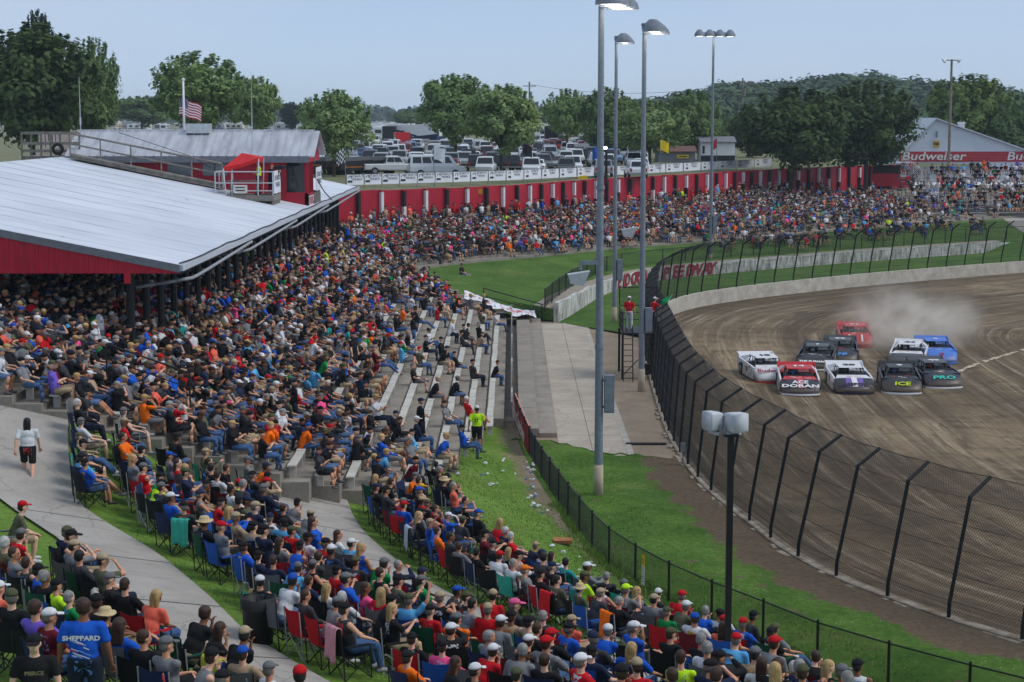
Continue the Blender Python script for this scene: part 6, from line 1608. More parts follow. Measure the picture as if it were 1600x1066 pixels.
    if stripe:
        for sy, c_, w_ in stripe:
            mb = MB(); f = lambda x, y: (x, y, float(np.interp(x, [1.45, 1.75, 2.1, 2.36], [.86, .755, .585, .40])))
            xs = [2.3, 2.1, 1.75, 1.5]
            for i in range(3):
                a, b = f(xs[i], sy - w_), f(xs[i], sy + w_); c2, d2 = f(xs[i + 1], sy + w_), f(xs[i + 1], sy - w_)
                mb.face([a, b, c2, d2])
            mb.v = [(x + .012, y, z + .012) for x, y, z in mb.v]; bend(mb); col(mb.build('nose_stripe', M_RPAINT, o), c_)
    return o
M_TG = plain('lime_print', sc(190, 210, 30), .6, .05); M_TT = plain('teal_print', sc(60, 190, 170), .6, .05); M_TC = plain('cyan_print', sc(90, 150, 220), .6, .05)
fy = -92
race_car(1247, 612, -96, 'navy', 'red', 'red', 'white', 'white', dict(num='14', nose=[('ACE', .22, .34, M_TEXTW, 1.2, 0), ('DORAN', -.12, .34, M_TEXTW, 1.5, 0)]), 'red race car with dark nose lettered in white, nearest the fence', [(0, (.75, .1, .12), .12)])
race_car(1327, 608, -93, 'navy', 'white', 'white', 'white', 'navy', dict(num='20', nose=[('HORSEPOWER', -.1, .3, M_TEXTK, 1.15, 0)]), 'white and navy race car with purple stripes on its nose', [(-.3, (.18, .1, .4), .13), (.3, (.18, .1, .4), .13), (0, (.8, .8, .82), .14)])
race_car(1405, 607, -98, 'black', 'black', 'green', 'black', 'white', dict(num='9', nose=[('ICE', -.02, .42, M_TG, 1.3, .1)]), 'black race car with lime green lettering and white nose lip')
race_car(1460, 597, -90, 'navy', 'navy', 'grey', 'navy', 'white', dict(num='49', nose=[('PRO', .05, .4, M_TT, 1.5, .15)]), 'dark race car with teal nose lettering behind the lime lettered one')
race_car(1196, 594, -84, 'white', 'white', 'white', 'white', 'red', dict(num='18', nose=[('Budweiser', .2, .36, M_TEXTR, 1.2, .1)]), 'white race car with red nose lip closest to the outer wall')
race_car(1276, 573, -104, 'black', 'black', 'grey', 'black', 'white', dict(num='1', nose=[('THE FURNACE', -.1, .22, M_TEXTW, 1.1, 0)]), 'black race car with white skirt in the second row')
race_car(1312, 562, -100, 'navy', 'black', 'grey', 'black', 'navy', dict(num='99', nose=[('99', 0, .4, M_TC, 1.6, .3)]), 'navy race car half hidden behind the black second-row car')
race_car(1335, 537, -97, 'red', 'red', 'red', 'red', 'red', dict(num='71', nose=[]), 'all red race car trailing at the back of the left line', [(-.42, (.85, .85, .85), .05), (.32, (.85, .85, .85), .05)])
race_car(1420, 566, -106, 'grey', 'white', 'white', 'white', 'grey', dict(num='44', nose=[]), 'white roofed grey race car at the edge of the dust cloud')
race_car(1462, 560, -96, 'blue', 'blue', 'blue', 'blue', 'blue', dict(num='3', nose=[('3', 0, .4, M_TEXTR, 1.6, .2)]), 'light blue race car almost lost in the dust cloud')

# dust thrown up behind the cars
def dust(cx, cy, cz, sx, sy, sz, dens, name, lab, seed):
    mb = MB(); mb.ball((0, 0, 0), 1.0, 20, 12); o = mb.build(name, [], None, True, (cx, cy, cz)); o.scale = (sx, sy, sz)
    m = bpy.data.materials.new(name); m.use_nodes = True; t = m.node_tree; t.nodes.clear()
    out = t.nodes.new('ShaderNodeOutputMaterial'); v = t.nodes.new('ShaderNodeVolumePrincipled'); v.inputs['Color'].default_value = (.98, .92, .82, 1); v.inputs['Anisotropy'].default_value = .1
    tc = t.nodes.new('ShaderNodeTexCoord'); ln = t.nodes.new('ShaderNodeVectorMath'); ln.operation = 'LENGTH'; t.links.new(tc.outputs['Object'], ln.inputs[0])
    fo = t.nodes.new('ShaderNodeMapRange'); fo.inputs[1].default_value = 1.0; fo.inputs[2].default_value = .1; t.links.new(ln.outputs['Value'], fo.inputs[0])
    g = t.nodes.new('ShaderNodeNewGeometry'); nz = t.nodes.new('ShaderNodeTexNoise'); nz.inputs['Scale'].default_value = .42; nz.inputs['Detail'].default_value = 6; nz.inputs['Roughness'].default_value = .62; nz.inputs['Distortion'].default_value = .6; t.links.new(g.outputs['Position'], nz.inputs['Vector'])
    r_ = t.nodes.new('ShaderNodeMapRange'); r_.inputs[1].default_value = .44; r_.inputs[2].default_value = .70; t.links.new(nz.outputs['Fac'], r_.inputs[0])
    pw = t.nodes.new('ShaderNodeMath'); pw.operation = 'POWER'; pw.inputs[1].default_value = 1.9; t.links.new(fo.outputs[0], pw.inputs[0]); mu = t.nodes.new('ShaderNodeMath'); mu.operation = 'MULTIPLY'; t.links.new(pw.outputs[0], mu.inputs[0]); t.links.new(r_.outputs[0], mu.inputs[1])
    m2 = t.nodes.new('ShaderNodeMath'); m2.operation = 'MULTIPLY'; m2.inputs[1].default_value = dens; t.links.new(mu.outputs[0], m2.inputs[0]); t.links.new(m2.outputs[0], v.inputs['Density'])
    t.links.new(v.outputs[0], out.inputs['Volume']); o.data.materials.append(m); tag(o, lab, 'dust', None, 'stuff')
q = P(1450, 560, -.3)
dust(q.x + .4, q.y + 7.0, 1.1, 5.6, 7.0, 2.8, 1.5, 'dust_cloud', 'pale dust cloud billowing behind the trailing race cars', 1)
q2 = P(1385, 548, -.3); dust(q2.x, q2.y + 1.5, .2, 4.2, 4.0, 1.1, .7, 'dust_trail', 'thin low dust trail between the red and the white roofed race cars', 2)
# ================================================================== people
def organic(parts, voxel=.02, smooth=4, ratio=None):
    """parts: ('c', p, r0, q, r1) tapered limbs and ('e', centre, radii, matrix) ellipsoids, fused into one skin"""
    mb = MB()
    for p in parts:
        if p[0] == 'c':
            mb.tube(p[1], p[3], p[2], p[4], 10); mb.ball(p[1], p[2], 10, 6); mb.ball(p[3], p[4], 10, 6)
        elif p[0] == 'f': mb.tube(p[1], p[3], p[2], p[4], 12)
        else: mb.ball(p[1], p[2], 14, 10, 0, p[3] if len(p) > 3 else None)
    me = mb.mesh('tmp', []); ob = bpy.data.objects.new('tmp', me); TMP.collection.objects.link(ob)
    m = ob.modifiers.new('r', 'REMESH'); m.mode = 'VOXEL'; m.voxel_size = voxel
    s = ob.modifiers.new('s', 'SMOOTH'); s.iterations = smooth; s.factor = .5
    if ratio: d = ob.modifiers.new('d', 'DECIMATE'); d.ratio = ratio
    out = bpy.data.meshes.new_from_object(ob.evaluated_get(tmp_graph()))
    bpy.data.objects.remove(ob); bpy.data.meshes.remove(me)
    out.polygons.foreach_set('use_smooth', [True] * len(out.polygons)); return out
def ik(a, b, l1, l2, pole):
    a, b = Vector(a), Vector(b); d = b - a; L = min(d.length, (l1 + l2) * .995)
    if d.length > L: b = a + d.normalized() * L; d = b - a
    x = (l1 * l1 - l2 * l2 + L * L) / (2 * L); h = math.sqrt(max(0, l1 * l1 - x * x)); dn = d.normalized(); p = Vector(pole); p = (p - dn * p.dot(dn)).normalized()
    return a + dn * x + p * h, b
def append_mesh(me, mb, mat_index=0):
    v0 = len(me.vertices); bm = bmesh.new(); bm.from_mesh(me); vs = [bm.verts.new(v) for v in mb.v]
    for f in mb.f:
        nf = bm.faces.new([vs[i] for i in f]); nf.material_index = mat_index; nf.smooth = True
    bm.to_mesh(me); bm.free(); me.update()
POSES = dict(
    recline=dict(seat=.42, lean=14, hands=((.30, -.25, .66), (.30, .25, .66)), knee=((.44, -.14, .50), (.45, .14, .50)), ank=((.52, -.15, .08), (.56, .15, .08)), yaw=8),
    lap=dict(seat=.42, lean=6, hands=((.30, -.05, .64), (.28, .08, .62)), knee=((.45, -.12, .52), (.45, .13, .52)), ank=((.40, -.12, .08), (.48, .13, .08)), yaw=-14),
    forward=dict(seat=.42, lean=-20, hands=((.46, -.06, .60), (.44, .06, .58)), knee=((.45, -.18, .52), (.45, .18, .52)), ank=((.38, -.16, .08), (.40, .16, .08)), yaw=10),
    phone=dict(seat=.42, lean=4, hands=((.36, -.07, .92), (.36, .05, .90)), knee=((.45, -.12, .52), (.46, .11, .52)), ank=((.52, -.12, .08), (.46, .13, .08)), yaw=0),
    crossed=dict(seat=.42, lean=8, hands=((.20, .12, .80), (.20, -.12, .76)), knee=((.45, -.10, .54), (.47, .04, .62)), ank=((.46, -.12, .08), (.60, -.16, .34)), yaw=-22),
    stretched=dict(seat=.40, lean=18, hands=((.26, -.24, .64), (.22, .16, .68)), knee=((.45, -.13, .46), (.46, .13, .45)), ank=((.80, -.14, .08), (.82, .13, .09)), yaw=20),
    drink=dict(seat=.42, lean=5, hands=((.20, -.06, 1.14), (.30, .10, .64)), knee=((.45, -.16, .52), (.45, .14, .52)), ank=((.50, -.16, .08), (.40, .13, .08)), yaw=-35),
    chin=dict(seat=.42, lean=-26, hands=((.34, -.05, .98), (.40, .14, .58)), knee=((.44, -.14, .54), (.45, .15, .52)), ank=((.40, -.14, .08), (.44, .15, .08)), yaw=28),
    kneeup=dict(seat=.42, lean=15, hands=((.28, -.20, .66), (.32, .10, .72)), knee=((.45, -.12, .52), (.44, .24, .56)), ank=((.50, -.12, .08), (.46, -.10, .58)), yaw=40),
    wave=dict(seat=.42, lean=2, hands=((.14, -.36, 1.42), (.30, .1, .64)), knee=((.45, -.12, .52), (.45, .13, .52)), ank=((.44, -.12, .08), (.42, .13, .08)), yaw=-18),
    stand=dict(seat=None, lean=0, hands=((.06, -.30, .78), (.06, .30, .78)), knee=((.03, -.11, .50), (.03, .11, .50)), ank=((-.02, -.12, .08), (-.02, .12, .08)), yaw=0),
    walk=dict(seat=None, lean=-4, hands=((.22, -.26, .86), (-.16, .28, .82)), knee=((-.02, -.10, .50), (.16, .10, .52)), ank=((-.28, -.11, .16), (.20, .11, .08)), yaw=0),
    fold=dict(seat=None, lean=2, hands=((.20, .10, 1.14), (.19, -.10, 1.10)), knee=((.02, -.12, .50), (.04, .12, .50)), ank=((-.02, -.14, .08), (.0, .14, .08)), yaw=12),
    point=dict(seat=None, lean=-10, hands=((.55, -.30, 1.12), (.30, .20, 1.0)), knee=((.03, -.13, .50), (.05, .13, .50)), ank=((-.04, -.15, .08), (.02, .15, .08)), yaw=-10),
)
def Mrot(a, ax): return Matrix.Rotation(a, 3, ax)
def human(name, ps):
    sit = ps['seat'] is not None; pz = (ps['seat'] + .10) if sit else .95
    la = R(ps['lean']); up = Vector((-math.sin(la), 0, math.cos(la))); fw = Vector((math.cos(la), 0, math.sin(la)))
    pel = Vector((0, 0, pz)); neck = pel + up * .50; hip = [Vector((.01, s * .095, pz - .02)) for s in (-1, 1)]
    sh = [neck - up * .045 + Vector((0, s * .185, 0)) for s in (-1, 1)]
    elb = []; hnd = []
    for k in range(2):
        s = (-1, 1)[k]; e, h = ik(sh[k], ps['hands'][k], .285, .25, (-.6, s * .5, -.6)); elb.append(e); hnd.append(h)
    yaw = R(ps['yaw']); Ry = Mrot(yaw, 'Z'); hc = neck + up * .06 + Vector((.025, 0, .135)); H = lambda v: hc + Ry @ Vector(v)
    rotL = Matrix((fw, Vector((0, 1, 0)), up)).transposed()
    parts = [('e', H((0, 0, .02)), (.098, .077, .112), Ry), ('e', H((.022, 0, -.055)), (.07, .056, .07), Ry), ('c', H((.088, 0, .005)), .012, H((.105, 0, -.028)), .016),
             ('e', H((-.005, .078, -.01)), (.022, .012, .032), Ry), ('e', H((-.005, -.078, -.01)), (.022, .012, .032), Ry), ('e', H((.072, 0, -.068)), (.025, .03, .012), Ry),
             ('c', neck - up * .02, .058, H((-.01, 0, -.06)), .052),
             ('e', pel + up * .36, (.105, .165, .17), rotL), ('e', pel + up * .16, (.115, .145, .17), rotL), ('e', pel, (.115, .155, .11), rotL)]
    shoe = []
    for k in range(2):
        kn, an = Vector(ps['knee'][k]), Vector(ps['ank'][k])
        parts += [('c', sh[k], .056, elb[k], .043), ('c', elb[k], .042, hnd[k], .027), ('c', hip[k], .086, kn, .058), ('c', kn, .056, kn.lerp(an, .35) - Vector((.012, 0, 0)), .058), ('c', kn.lerp(an, .35), .057, an, .036)]
        fd = Vector((1, (-1, 1)[k] * .22, 0)).normalized()
        parts += [('c', an - Vector((0, 0, .03)) - fd * .03, .035, an + fd * .13 - Vector((0, 0, .045)), .028)]
        shoe += [('c', an - fd * .05 - Vector((0, 0, .035)), .046, an + fd * .02 - Vector((0, 0, .03)), .05), ('c', an + fd * .02 - Vector((0, 0, .035)), .048, an + fd * .15 - Vector((0, 0, .048)), .036)]
        ad = (hnd[k] - elb[k]).normalized(); parts += [('e', hnd[k] + ad * .045, (.05, .04, .02), Matrix((ad, ad.cross(Vector((0, 0, 1))).normalized(), ad.cross(Vector((0, 0, 1))).normalized().cross(ad) * -1)).transposed())]
    body = organic(parts, .019, 3)
    fin = MB()                                  # five bent fingers on each hand
    for k in range(2):
        s = (-1, 1)[k]; ad = (hnd[k] - elb[k]).normalized(); sd = ad.cross(Vector((0, 0, 1))).normalized(); dn = sd.cross(ad).normalized()
        if dn.z > 0: dn = -dn
        b0 = hnd[k] + ad * .075
        for f, ln in zip((-1.5, -.5, .5, 1.5), (.068, .08, .075, .058)):
            a = b0 + sd * (f * .019); m = a + ad * ln * .5 + dn * .008; e = m + (ad * .55 + dn * .8).normalized() * ln * .55
            fin.tube(a - ad * .02, m, .0095, .0088, 5); fin.tube(m, e, .0088, .007, 5)
        a = hnd[k] + ad * .03 - sd * (.034 * s); m = a - sd * (.024 * s) + ad * .028 + dn * .012; e = m + ad * .03 + dn * .016; fin.tube(a + sd * .01 * s, m, .012, .0105, 5); fin.tube(m, e, .0105, .008, 5)
    append_mesh(body, fin)
    eye = MB()
    for s in (-1, 1): eye.ball(H((.087, s * .033, .022)), (.014, .016, .01), 6, 4)
    body.materials.append(M_SKIN); body.materials.append(M_DARK); append_mesh(body, eye, 1)
    P_ = {'body': body}
    def tors(ex): return [('e', pel + up * .37, (.12 + ex, .18 + ex, .165), rotL), ('e', pel + up * .18, (.135 + ex, .165 + ex, .19), rotL), ('e', pel + up * .06, (.132 + ex, .168 + ex, .10), rotL), ('c', sh[0] + Vector((0, .02, 0)), .062, sh[1] - Vector((0, .02, 0)), .062)]
    sv = tors(0)
    for k in range(2): sv += [('c', sh[k], .066, sh[k].lerp(elb[k], .4), .064), ('f', sh[k].lerp(elb[k], .3), .064, sh[k].lerp(elb[k], .78), .068)]
    P_['shirt'] = organic(sv, .02, 3)
    sv = tors(.012)
    for k in range(2): sv += [('c', sh[k], .072, elb[k], .062), ('c', elb[k], .06, elb[k].lerp(hnd[k], .9), .046)]
    P_['jacket'] = organic(sv, .021, 3)
    sv = tors(-.004)[:3] + [('c', sh[k].lerp(neck, .35), .045, sh[k].lerp(neck, .2) - up * .08, .06) for k in range(2)]
    P_['tank'] = organic(sv, .02, 3)
    pv = [('e', pel + Vector((0, 0, .01)), (.135, .172, .125), rotL)]; sv = list(pv)
    for k in range(2):
        kn, an = Vector(ps['knee'][k]), Vector(ps['ank'][k])
        pv += [('c', hip[k], .105, kn, .074), ('c', kn, .074, kn.lerp(an, .5), .068), ('f', kn.lerp(an, .4), .066, kn.lerp(an, .95), .06)]
        sv += [('c', hip[k], .108, hip[k].lerp(kn, .55), .092), ('f', hip[k].lerp(kn, .45), .092, hip[k].lerp(kn, .98), .088)]
    P_['jeans'] = organic(pv, .02, 3); P_['shorts'] = organic(sv, .02, 3)
    P_['shoe'] = organic(shoe[:2], .017, 2); P_['shoe2'] = organic(shoe[2:], .017, 2)
    hv = [('e', H((-.018, 0, .042)), (.098, .087, .10), Ry), ('e', H((-.045, 0, -.01)), (.07, .082, .075), Ry)]
    P_['hair'] = organic(hv, .018, 2)
    P_['long_hair'] = organic(hv + [('c', H((-.06, sy_ * .045, -.0)), .045, H((-.07, sy_ * .05, -.13)), .04) for sy_ in (-1, 0, 1)] + [('c', H((-.07, sy_ * .05, -.13)), .04, H((-.085, sy_ * .055, -.25)), .026) for sy_ in (-1, 0, 1)], .02, 2)
    mb = MB(); rg = []
    for t, rr in ((0, 1.0), (.35, .98), (.65, .82), (.88, .5), (1, .12)):
        rg.append([H((-.006 + .106 * rr * math.cos(a), .088 * rr * math.sin(a), .038 + .10 * t)) for a in np.linspace(0, 2 * math.pi, 15)[:-1]])
    mb.loft(rg, 0, True, True)
    V0 = [];
    for x, w_, z in ((.085, .078, .045), (.15, .07, .036), (.185, .035, .026)): V0.append([H((x, -w_, z)), H((x + .015, 0, z + .012)), H((x, w_, z))])
    for i in range(2):
        for j in range(2):
            q = [V0[i][j], V0[i + 1][j], V0[i + 1][j + 1], V0[i][j + 1]]; mb.face(q); mb.face([p - Vector((0, 0, .008)) for p in q[::-1]])
    P_['cap'] = mb.mesh('cap', M_CLOTH, True)
    mb = MB(); rg = []
    for rr, z in ((.185, .032), (.18, .042), (.105, .05), (.10, .11), (.085, .14), (.02, .148)): rg.append([H((-.005 + rr * math.cos(a), rr * .9 * math.sin(a), z + .012 * math.cos(2 * a) * (rr > .15))) for a in np.linspace(0, 2 * math.pi, 17)[:-1]])
    mb.loft(rg, 0, True, True); P_['brim_hat'] = mb.mesh('brim_hat', M_CLOTH, True)
    for nm, mt in (('shirt', M_CLOTH), ('jacket', M_CLOTH), ('tank', M_CLOTH), ('jeans', M_CLOTH), ('shorts', M_CLOTH), ('shoe', M_SHOE), ('shoe2', M_SHOE), ('hair', M_HAIR), ('long_hair', M_HAIR)): P_[nm].materials.append(mt)
    P_['hc'] = hc; P_['neck'] = neck; P_['pel'] = pel; P_['hands'] = hnd; P_['up'] = up
    return P_
HUM = {k: human(k, v) for k, v in POSES.items()}

CLO = dict(black=(.014, .014, .016), charcoal=(.05, .052, .058), grey=(.22, .225, .235), white=(.72, .73, .75), blue=sc(28, 92, 200), navy=(.018, .026, .065), sky=sc(96, 176, 226), red=sc(204, 22, 34), maroon=sc(104, 18, 34), orange=sc(255, 116, 20), coral=sc(240, 112, 88),
           neon=sc(196, 246, 40), green=sc(20, 138, 70), olive=sc(96, 98, 76), pink=sc(250, 92, 150), teal=sc(40, 158, 160), tan=sc(176, 150, 122), purple=sc(120, 96, 200))
CNAME = dict(neon='neon yellow', sky='sky blue')
SHIRTW = [('black', 36), ('charcoal', 17), ('grey', 12), ('white', 12), ('blue', 5), ('navy', 7), ('sky', 3.5), ('red', 6.5), ('maroon', 3), ('orange', 1.8), ('coral', 2.2), ('neon', .7), ('green', 1.3), ('olive', 5), ('pink', 2), ('teal', 1.2), ('tan', 4), ('purple', .6)]
HATW = [('black cap', 24), ('white cap', 7), ('grey cap', 10), ('red cap', 4), ('blue cap', 2.5), ('tan cap', 5), ('brown hair', 10), ('grey hair', 9), ('black hair', 6), ('blond long hair', 7), ('brown long hair', 8), ('straw hat', .5), ('olive cap', 4), ('navy cap', 6), ('white hair', 3)]
LEGW = [('blue jeans', 26), ('dark jeans', 12), ('black shorts', 14), ('tan shorts', 18), ('grey shorts', 12), ('denim shorts', 8)]
LEGC = {'blue jeans': sc(70, 98, 140), 'dark jeans': sc(36, 44, 62), 'black shorts': (.016, .016, .018), 'tan shorts': sc(170, 150, 122), 'grey shorts': sc(112, 114, 118), 'denim shorts': sc(92, 116, 152)}
HATC = dict(black=(.014, .014, .016), white=(.74, .75, .76), grey=(.16, .165, .17), red=sc(196, 24, 32), blue=sc(30, 84, 180), tan=sc(176, 158, 128), brown=sc(70, 46, 30), blond=sc(196, 164, 108), straw=sc(206, 184, 140), olive=sc(86, 88, 62), navy=(.02, .03, .07), neon=sc(196, 246, 40), pink=sc(230, 100, 150), orange=sc(226, 120, 40), gold=sc(226, 170, 40))
SKINS = [sc(224, 172, 142), sc(214, 156, 126), sc(232, 184, 156), sc(206, 150, 118), sc(196, 138, 108), sc(142, 96, 70)]
prand = random.Random(21)
def pick(wts): 
    t = prand.random() * sum(w_ for _, w_ in wts)
    for v, w_ in wts:
        t -= w_
        if t <= 0: return v
    return wts[-1][0]
def hatcol(h):
    c = HATC[h.split()[0]]
    if h.endswith('hair'): c = {'grey': sc(150, 148, 144), 'white': sc(206, 204, 198), 'black': (.012, .011, .01), 'brown': sc(66, 44, 30), 'blond': sc(190, 158, 104)}[h.split()[0]]
    return c
class Per: pass
def mk(x, y, z, yaw, pose, place, **kw):
    p = Per(); p.x, p.y, p.z, p.yaw, p.pose, p.place = x, y, z, yaw, pose, place
    p.shirt = pick(SHIRTW); p.hat = pick(HATW); p.legs = pick(LEGW); p.skin = prand.choice(SKINS); p.sc = prand.uniform(.93, 1.06); p.wd = prand.uniform(.98, 1.2); p.top = prand.choice(['shirt'] * 6 + ['jacket'] * 3 + ['tank']); p.chair = None; p.fixed = False; p.extra = ''
    for k, v in kw.items(): setattr(p, k, v)
    return p
def build_person(p, label=None):
    H = HUM[p.pose]; o = link('person', H['body']); o.location = (p.x, p.y, p.z); o.rotation_euler = (0, 0, p.yaw); o.scale = (p.sc * (1 + (p.wd - 1) * .8), p.sc * p.wd, p.sc); o.color = tuple(p.skin) + (1,)
    kids = [(p.top, 'shirt' if p.top == 'shirt' else ('jacket' if p.top == 'jacket' else 'tank_top'), CLO[p.shirt]), ('jeans' if 'jeans' in p.legs else 'shorts', 'jeans' if 'jeans' in p.legs else 'shorts', LEGC[p.legs]), *[(q_, 'shoe', sc_) for sc_ in [prand.choice([(.6, .6, .62), (.03, .03, .03), (.1, .09, .08), (.3, .3, .32)])] for q_ in ('shoe', 'shoe2')]]
    h = p.hat
    if 'long hair' in h: kids.append(('long_hair', 'hair', hatcol(h)))
    elif h.endswith('hair'): kids.append(('hair', 'hair', hatcol(h)))
    else:
        kids.append(('brim_hat' if 'straw' in h or 'brim' in h else 'cap', 'hat' if 'straw' in h else 'cap', hatcol(h)))
        kids.append(('hair', 'hair', prand.choice([sc(60, 42, 30), sc(120, 112, 104), (.02, .018, .016)])))
    for key, nm, c in kids:
        k = link(nm, H[key], o); k.color = tuple(c) + (1,)
        if nm == 'hair' and key == 'hair' and not h.endswith('hair'): k.scale = (.985, .97, .985); k.location = tuple(H['hc'] * .015 - Vector((0, 0, .012)))
    tag(o, label, 'person', 'spectators on the bank' if 'rows' in p.place or 'walkway' in p.place else 'people by the track')
    return o

# ------------------------------------------------------------------ folding chairs
def chair_proto():
    o = thing('folding_chair', 'x', 'chair'); F_ = .018
    mb = MB(); V = []
    for i in range(7):
        for j in range(7):
            u, v = i / 6 - .5, j / 6 - .5; V.append((.5 * u + .02, .52 * v, .43 - .05 * math.cos(u * 3) * math.cos(v * 3) + .03 * (u > .3)))
    me = np_mesh('seat', V, grid_faces(7, 7), M_CANVAS, True); s = link('seat', me, o)
    V = []
    for i in range(6):
        for j in range(7):
            u, v = i / 5, j / 6 - .5; V.append((-.24 - .10 * u + -.05 * math.cos(v * 3), .54 * v, .44 + .50 * u + .03 * abs(v) * 2 * (u > .8)))
    b = link('backrest', np_mesh('backrest', V, grid_faces(6, 7), M_CANVAS, True), o)
    for sy in (-1, 1):
        mb = MB(); mb.box((.0, sy * .30, .63), (.46, .07, .025)); mb.build('armrest', M_CANVAS, o)
    for sx, sy in ((1, -1), (1, 1), (-1, -1), (-1, 1)):
        mb = MB(); mb.tube((sx * .27, sy * .29, 0), (-sx * .24, sy * .27, .44), .011, .011, 5); mb.tube((sx * .27, sy * .29, .0), (sx * .25, -sy * .27, .43), .011, .011, 5)
        if sx < 0: mb.tube((-.27, sy * .29, 0), (-.34, sy * .285, .95), .012, .012, 5)
        else: mb.tube((.27, sy * .29, 0), (.24, sy * .30, .63), .012, .012, 5)
        mb.ball((sx * .27, sy * .29, .015), .022, 6, 4); mb.build('leg', byobj('chair_frame', .45, .2, 6, .5, .4) if 'chair_frame' not in bpy.data.materials else bpy.data.materials['chair_frame'], o)
    return proto(o)
CHP = chair_proto(); CHUSED = []
CHC = [('black', (.014, .014, .016), 30), ('navy', (.018, .03, .09), 15), ('blue', sc(34, 90, 180), 12), ('red', sc(190, 24, 34), 12), ('maroon', sc(110, 20, 34), 6), ('grey', sc(110, 112, 116), 10), ('green', sc(24, 84, 60), 6), ('teal', sc(60, 180, 160), 3)]
def build_chair(x, y, z, yaw, cname, ccol, label):
    o = CHP if not CHUSED else copy_tree(CHP); CHUSED.append(1)
    o.location = (x, y, z); o.rotation_euler = (0, 0, yaw); fr = prand.choice([(.02, .02, .022), (.02, .02, .022), (.45, .46, .48)])
    for ch in o.children:
        ch.color = (tuple(fr) if ch.name.startswith('leg') else tuple(ccol)) + (1,)
    tag(o, label, 'chair', 'folding chairs on the bank')
    return o

# ------------------------------------------------------------------ where everybody is
PEOPLE = []
def view(x, y, z):
    px, py = proj((x, y, z)); return -25 < px < 1625 and -20 < py < 1100
rows = []
for d_, dens, pl in ((4.5, .86, 'front rows'), (5.7, .92, 'front rows'), (6.9, .92, 'front rows'),
                    (10.8, .9, 'between the walkways'), (11.95, .93, 'between the walkways'), (13.1, .93, 'between the walkways'), (14.2, .92, 'beside the upper walkway'),
                    (15.5, .93, 'between the walkways'), (16.8, .93, 'between the walkways'), (18.0, .9, 'above the upper walkway'), (19.3, .9, 'above the upper walkway'), (20.6, .9, 'above the upper walkway'), (21.9, .9, 'above the upper walkway'), (23.2, .9, 'above the upper walkway')):
    s0 = 0
    s = 24 + prand.random()
    d = d_
    while s < 92:
        d = d_ + (shiftA(s) if d_ > 17.6 else 0)
        if 14.6 < d_ < 17.6 and d_ > 14.7 + shiftA(s): s += .4; continue
        x, y, z, a = fpoint(s, d + prand.uniform(-.12, .12)); step = .70 * FS[-1] / FS[-1] + prand.uniform(0, .28)
        # spacing measured at the row itself
        x2, y2, _, _ = fpoint(s + .2, d); step *= .2 / max(.02, math.hypot(x2 - x, y2 - y)) if True else 1
        s += step
        if y < 17 or not view(x, y, z + .9): continue
        if y > ystart(min(-.01, x)) - .9 and x < 0.2: continue
        if d < 8 and y > 64: continue
        pxx, pyy = proj((x, y, z + .9))
        if 600 < pxx < 700 and pyy < 700: continue
        if pxx > 1225 and pyy < 1035 or pxx > 1345: continue
        if prand.random() > dens: continue
        if d > 16.5 and pxx < 125 and pyy < 852: continue
        pose = prand.choice(['recline'] * 3 + ['lap'] * 3 + ['forward'] * 2 + ['phone', 'crossed', 'crossed', 'stretched', 'stretched', 'drink', 'chin', 'chin', 'kneeup', 'kneeup'])
        if prand.random() < .012: pose = 'wave'
        if prand.random() < .03 and d_ in (6.9, 14.2): pose = prand.choice(['stand', 'fold'])
        PEOPLE.append(mk(x, y, z + .05, a + prand.gauss(.12, .3), pose, pl, chair=(pick([((n, c), w_) for n, c, w_ in CHC]) if POSES[pose]['seat'] else None)))
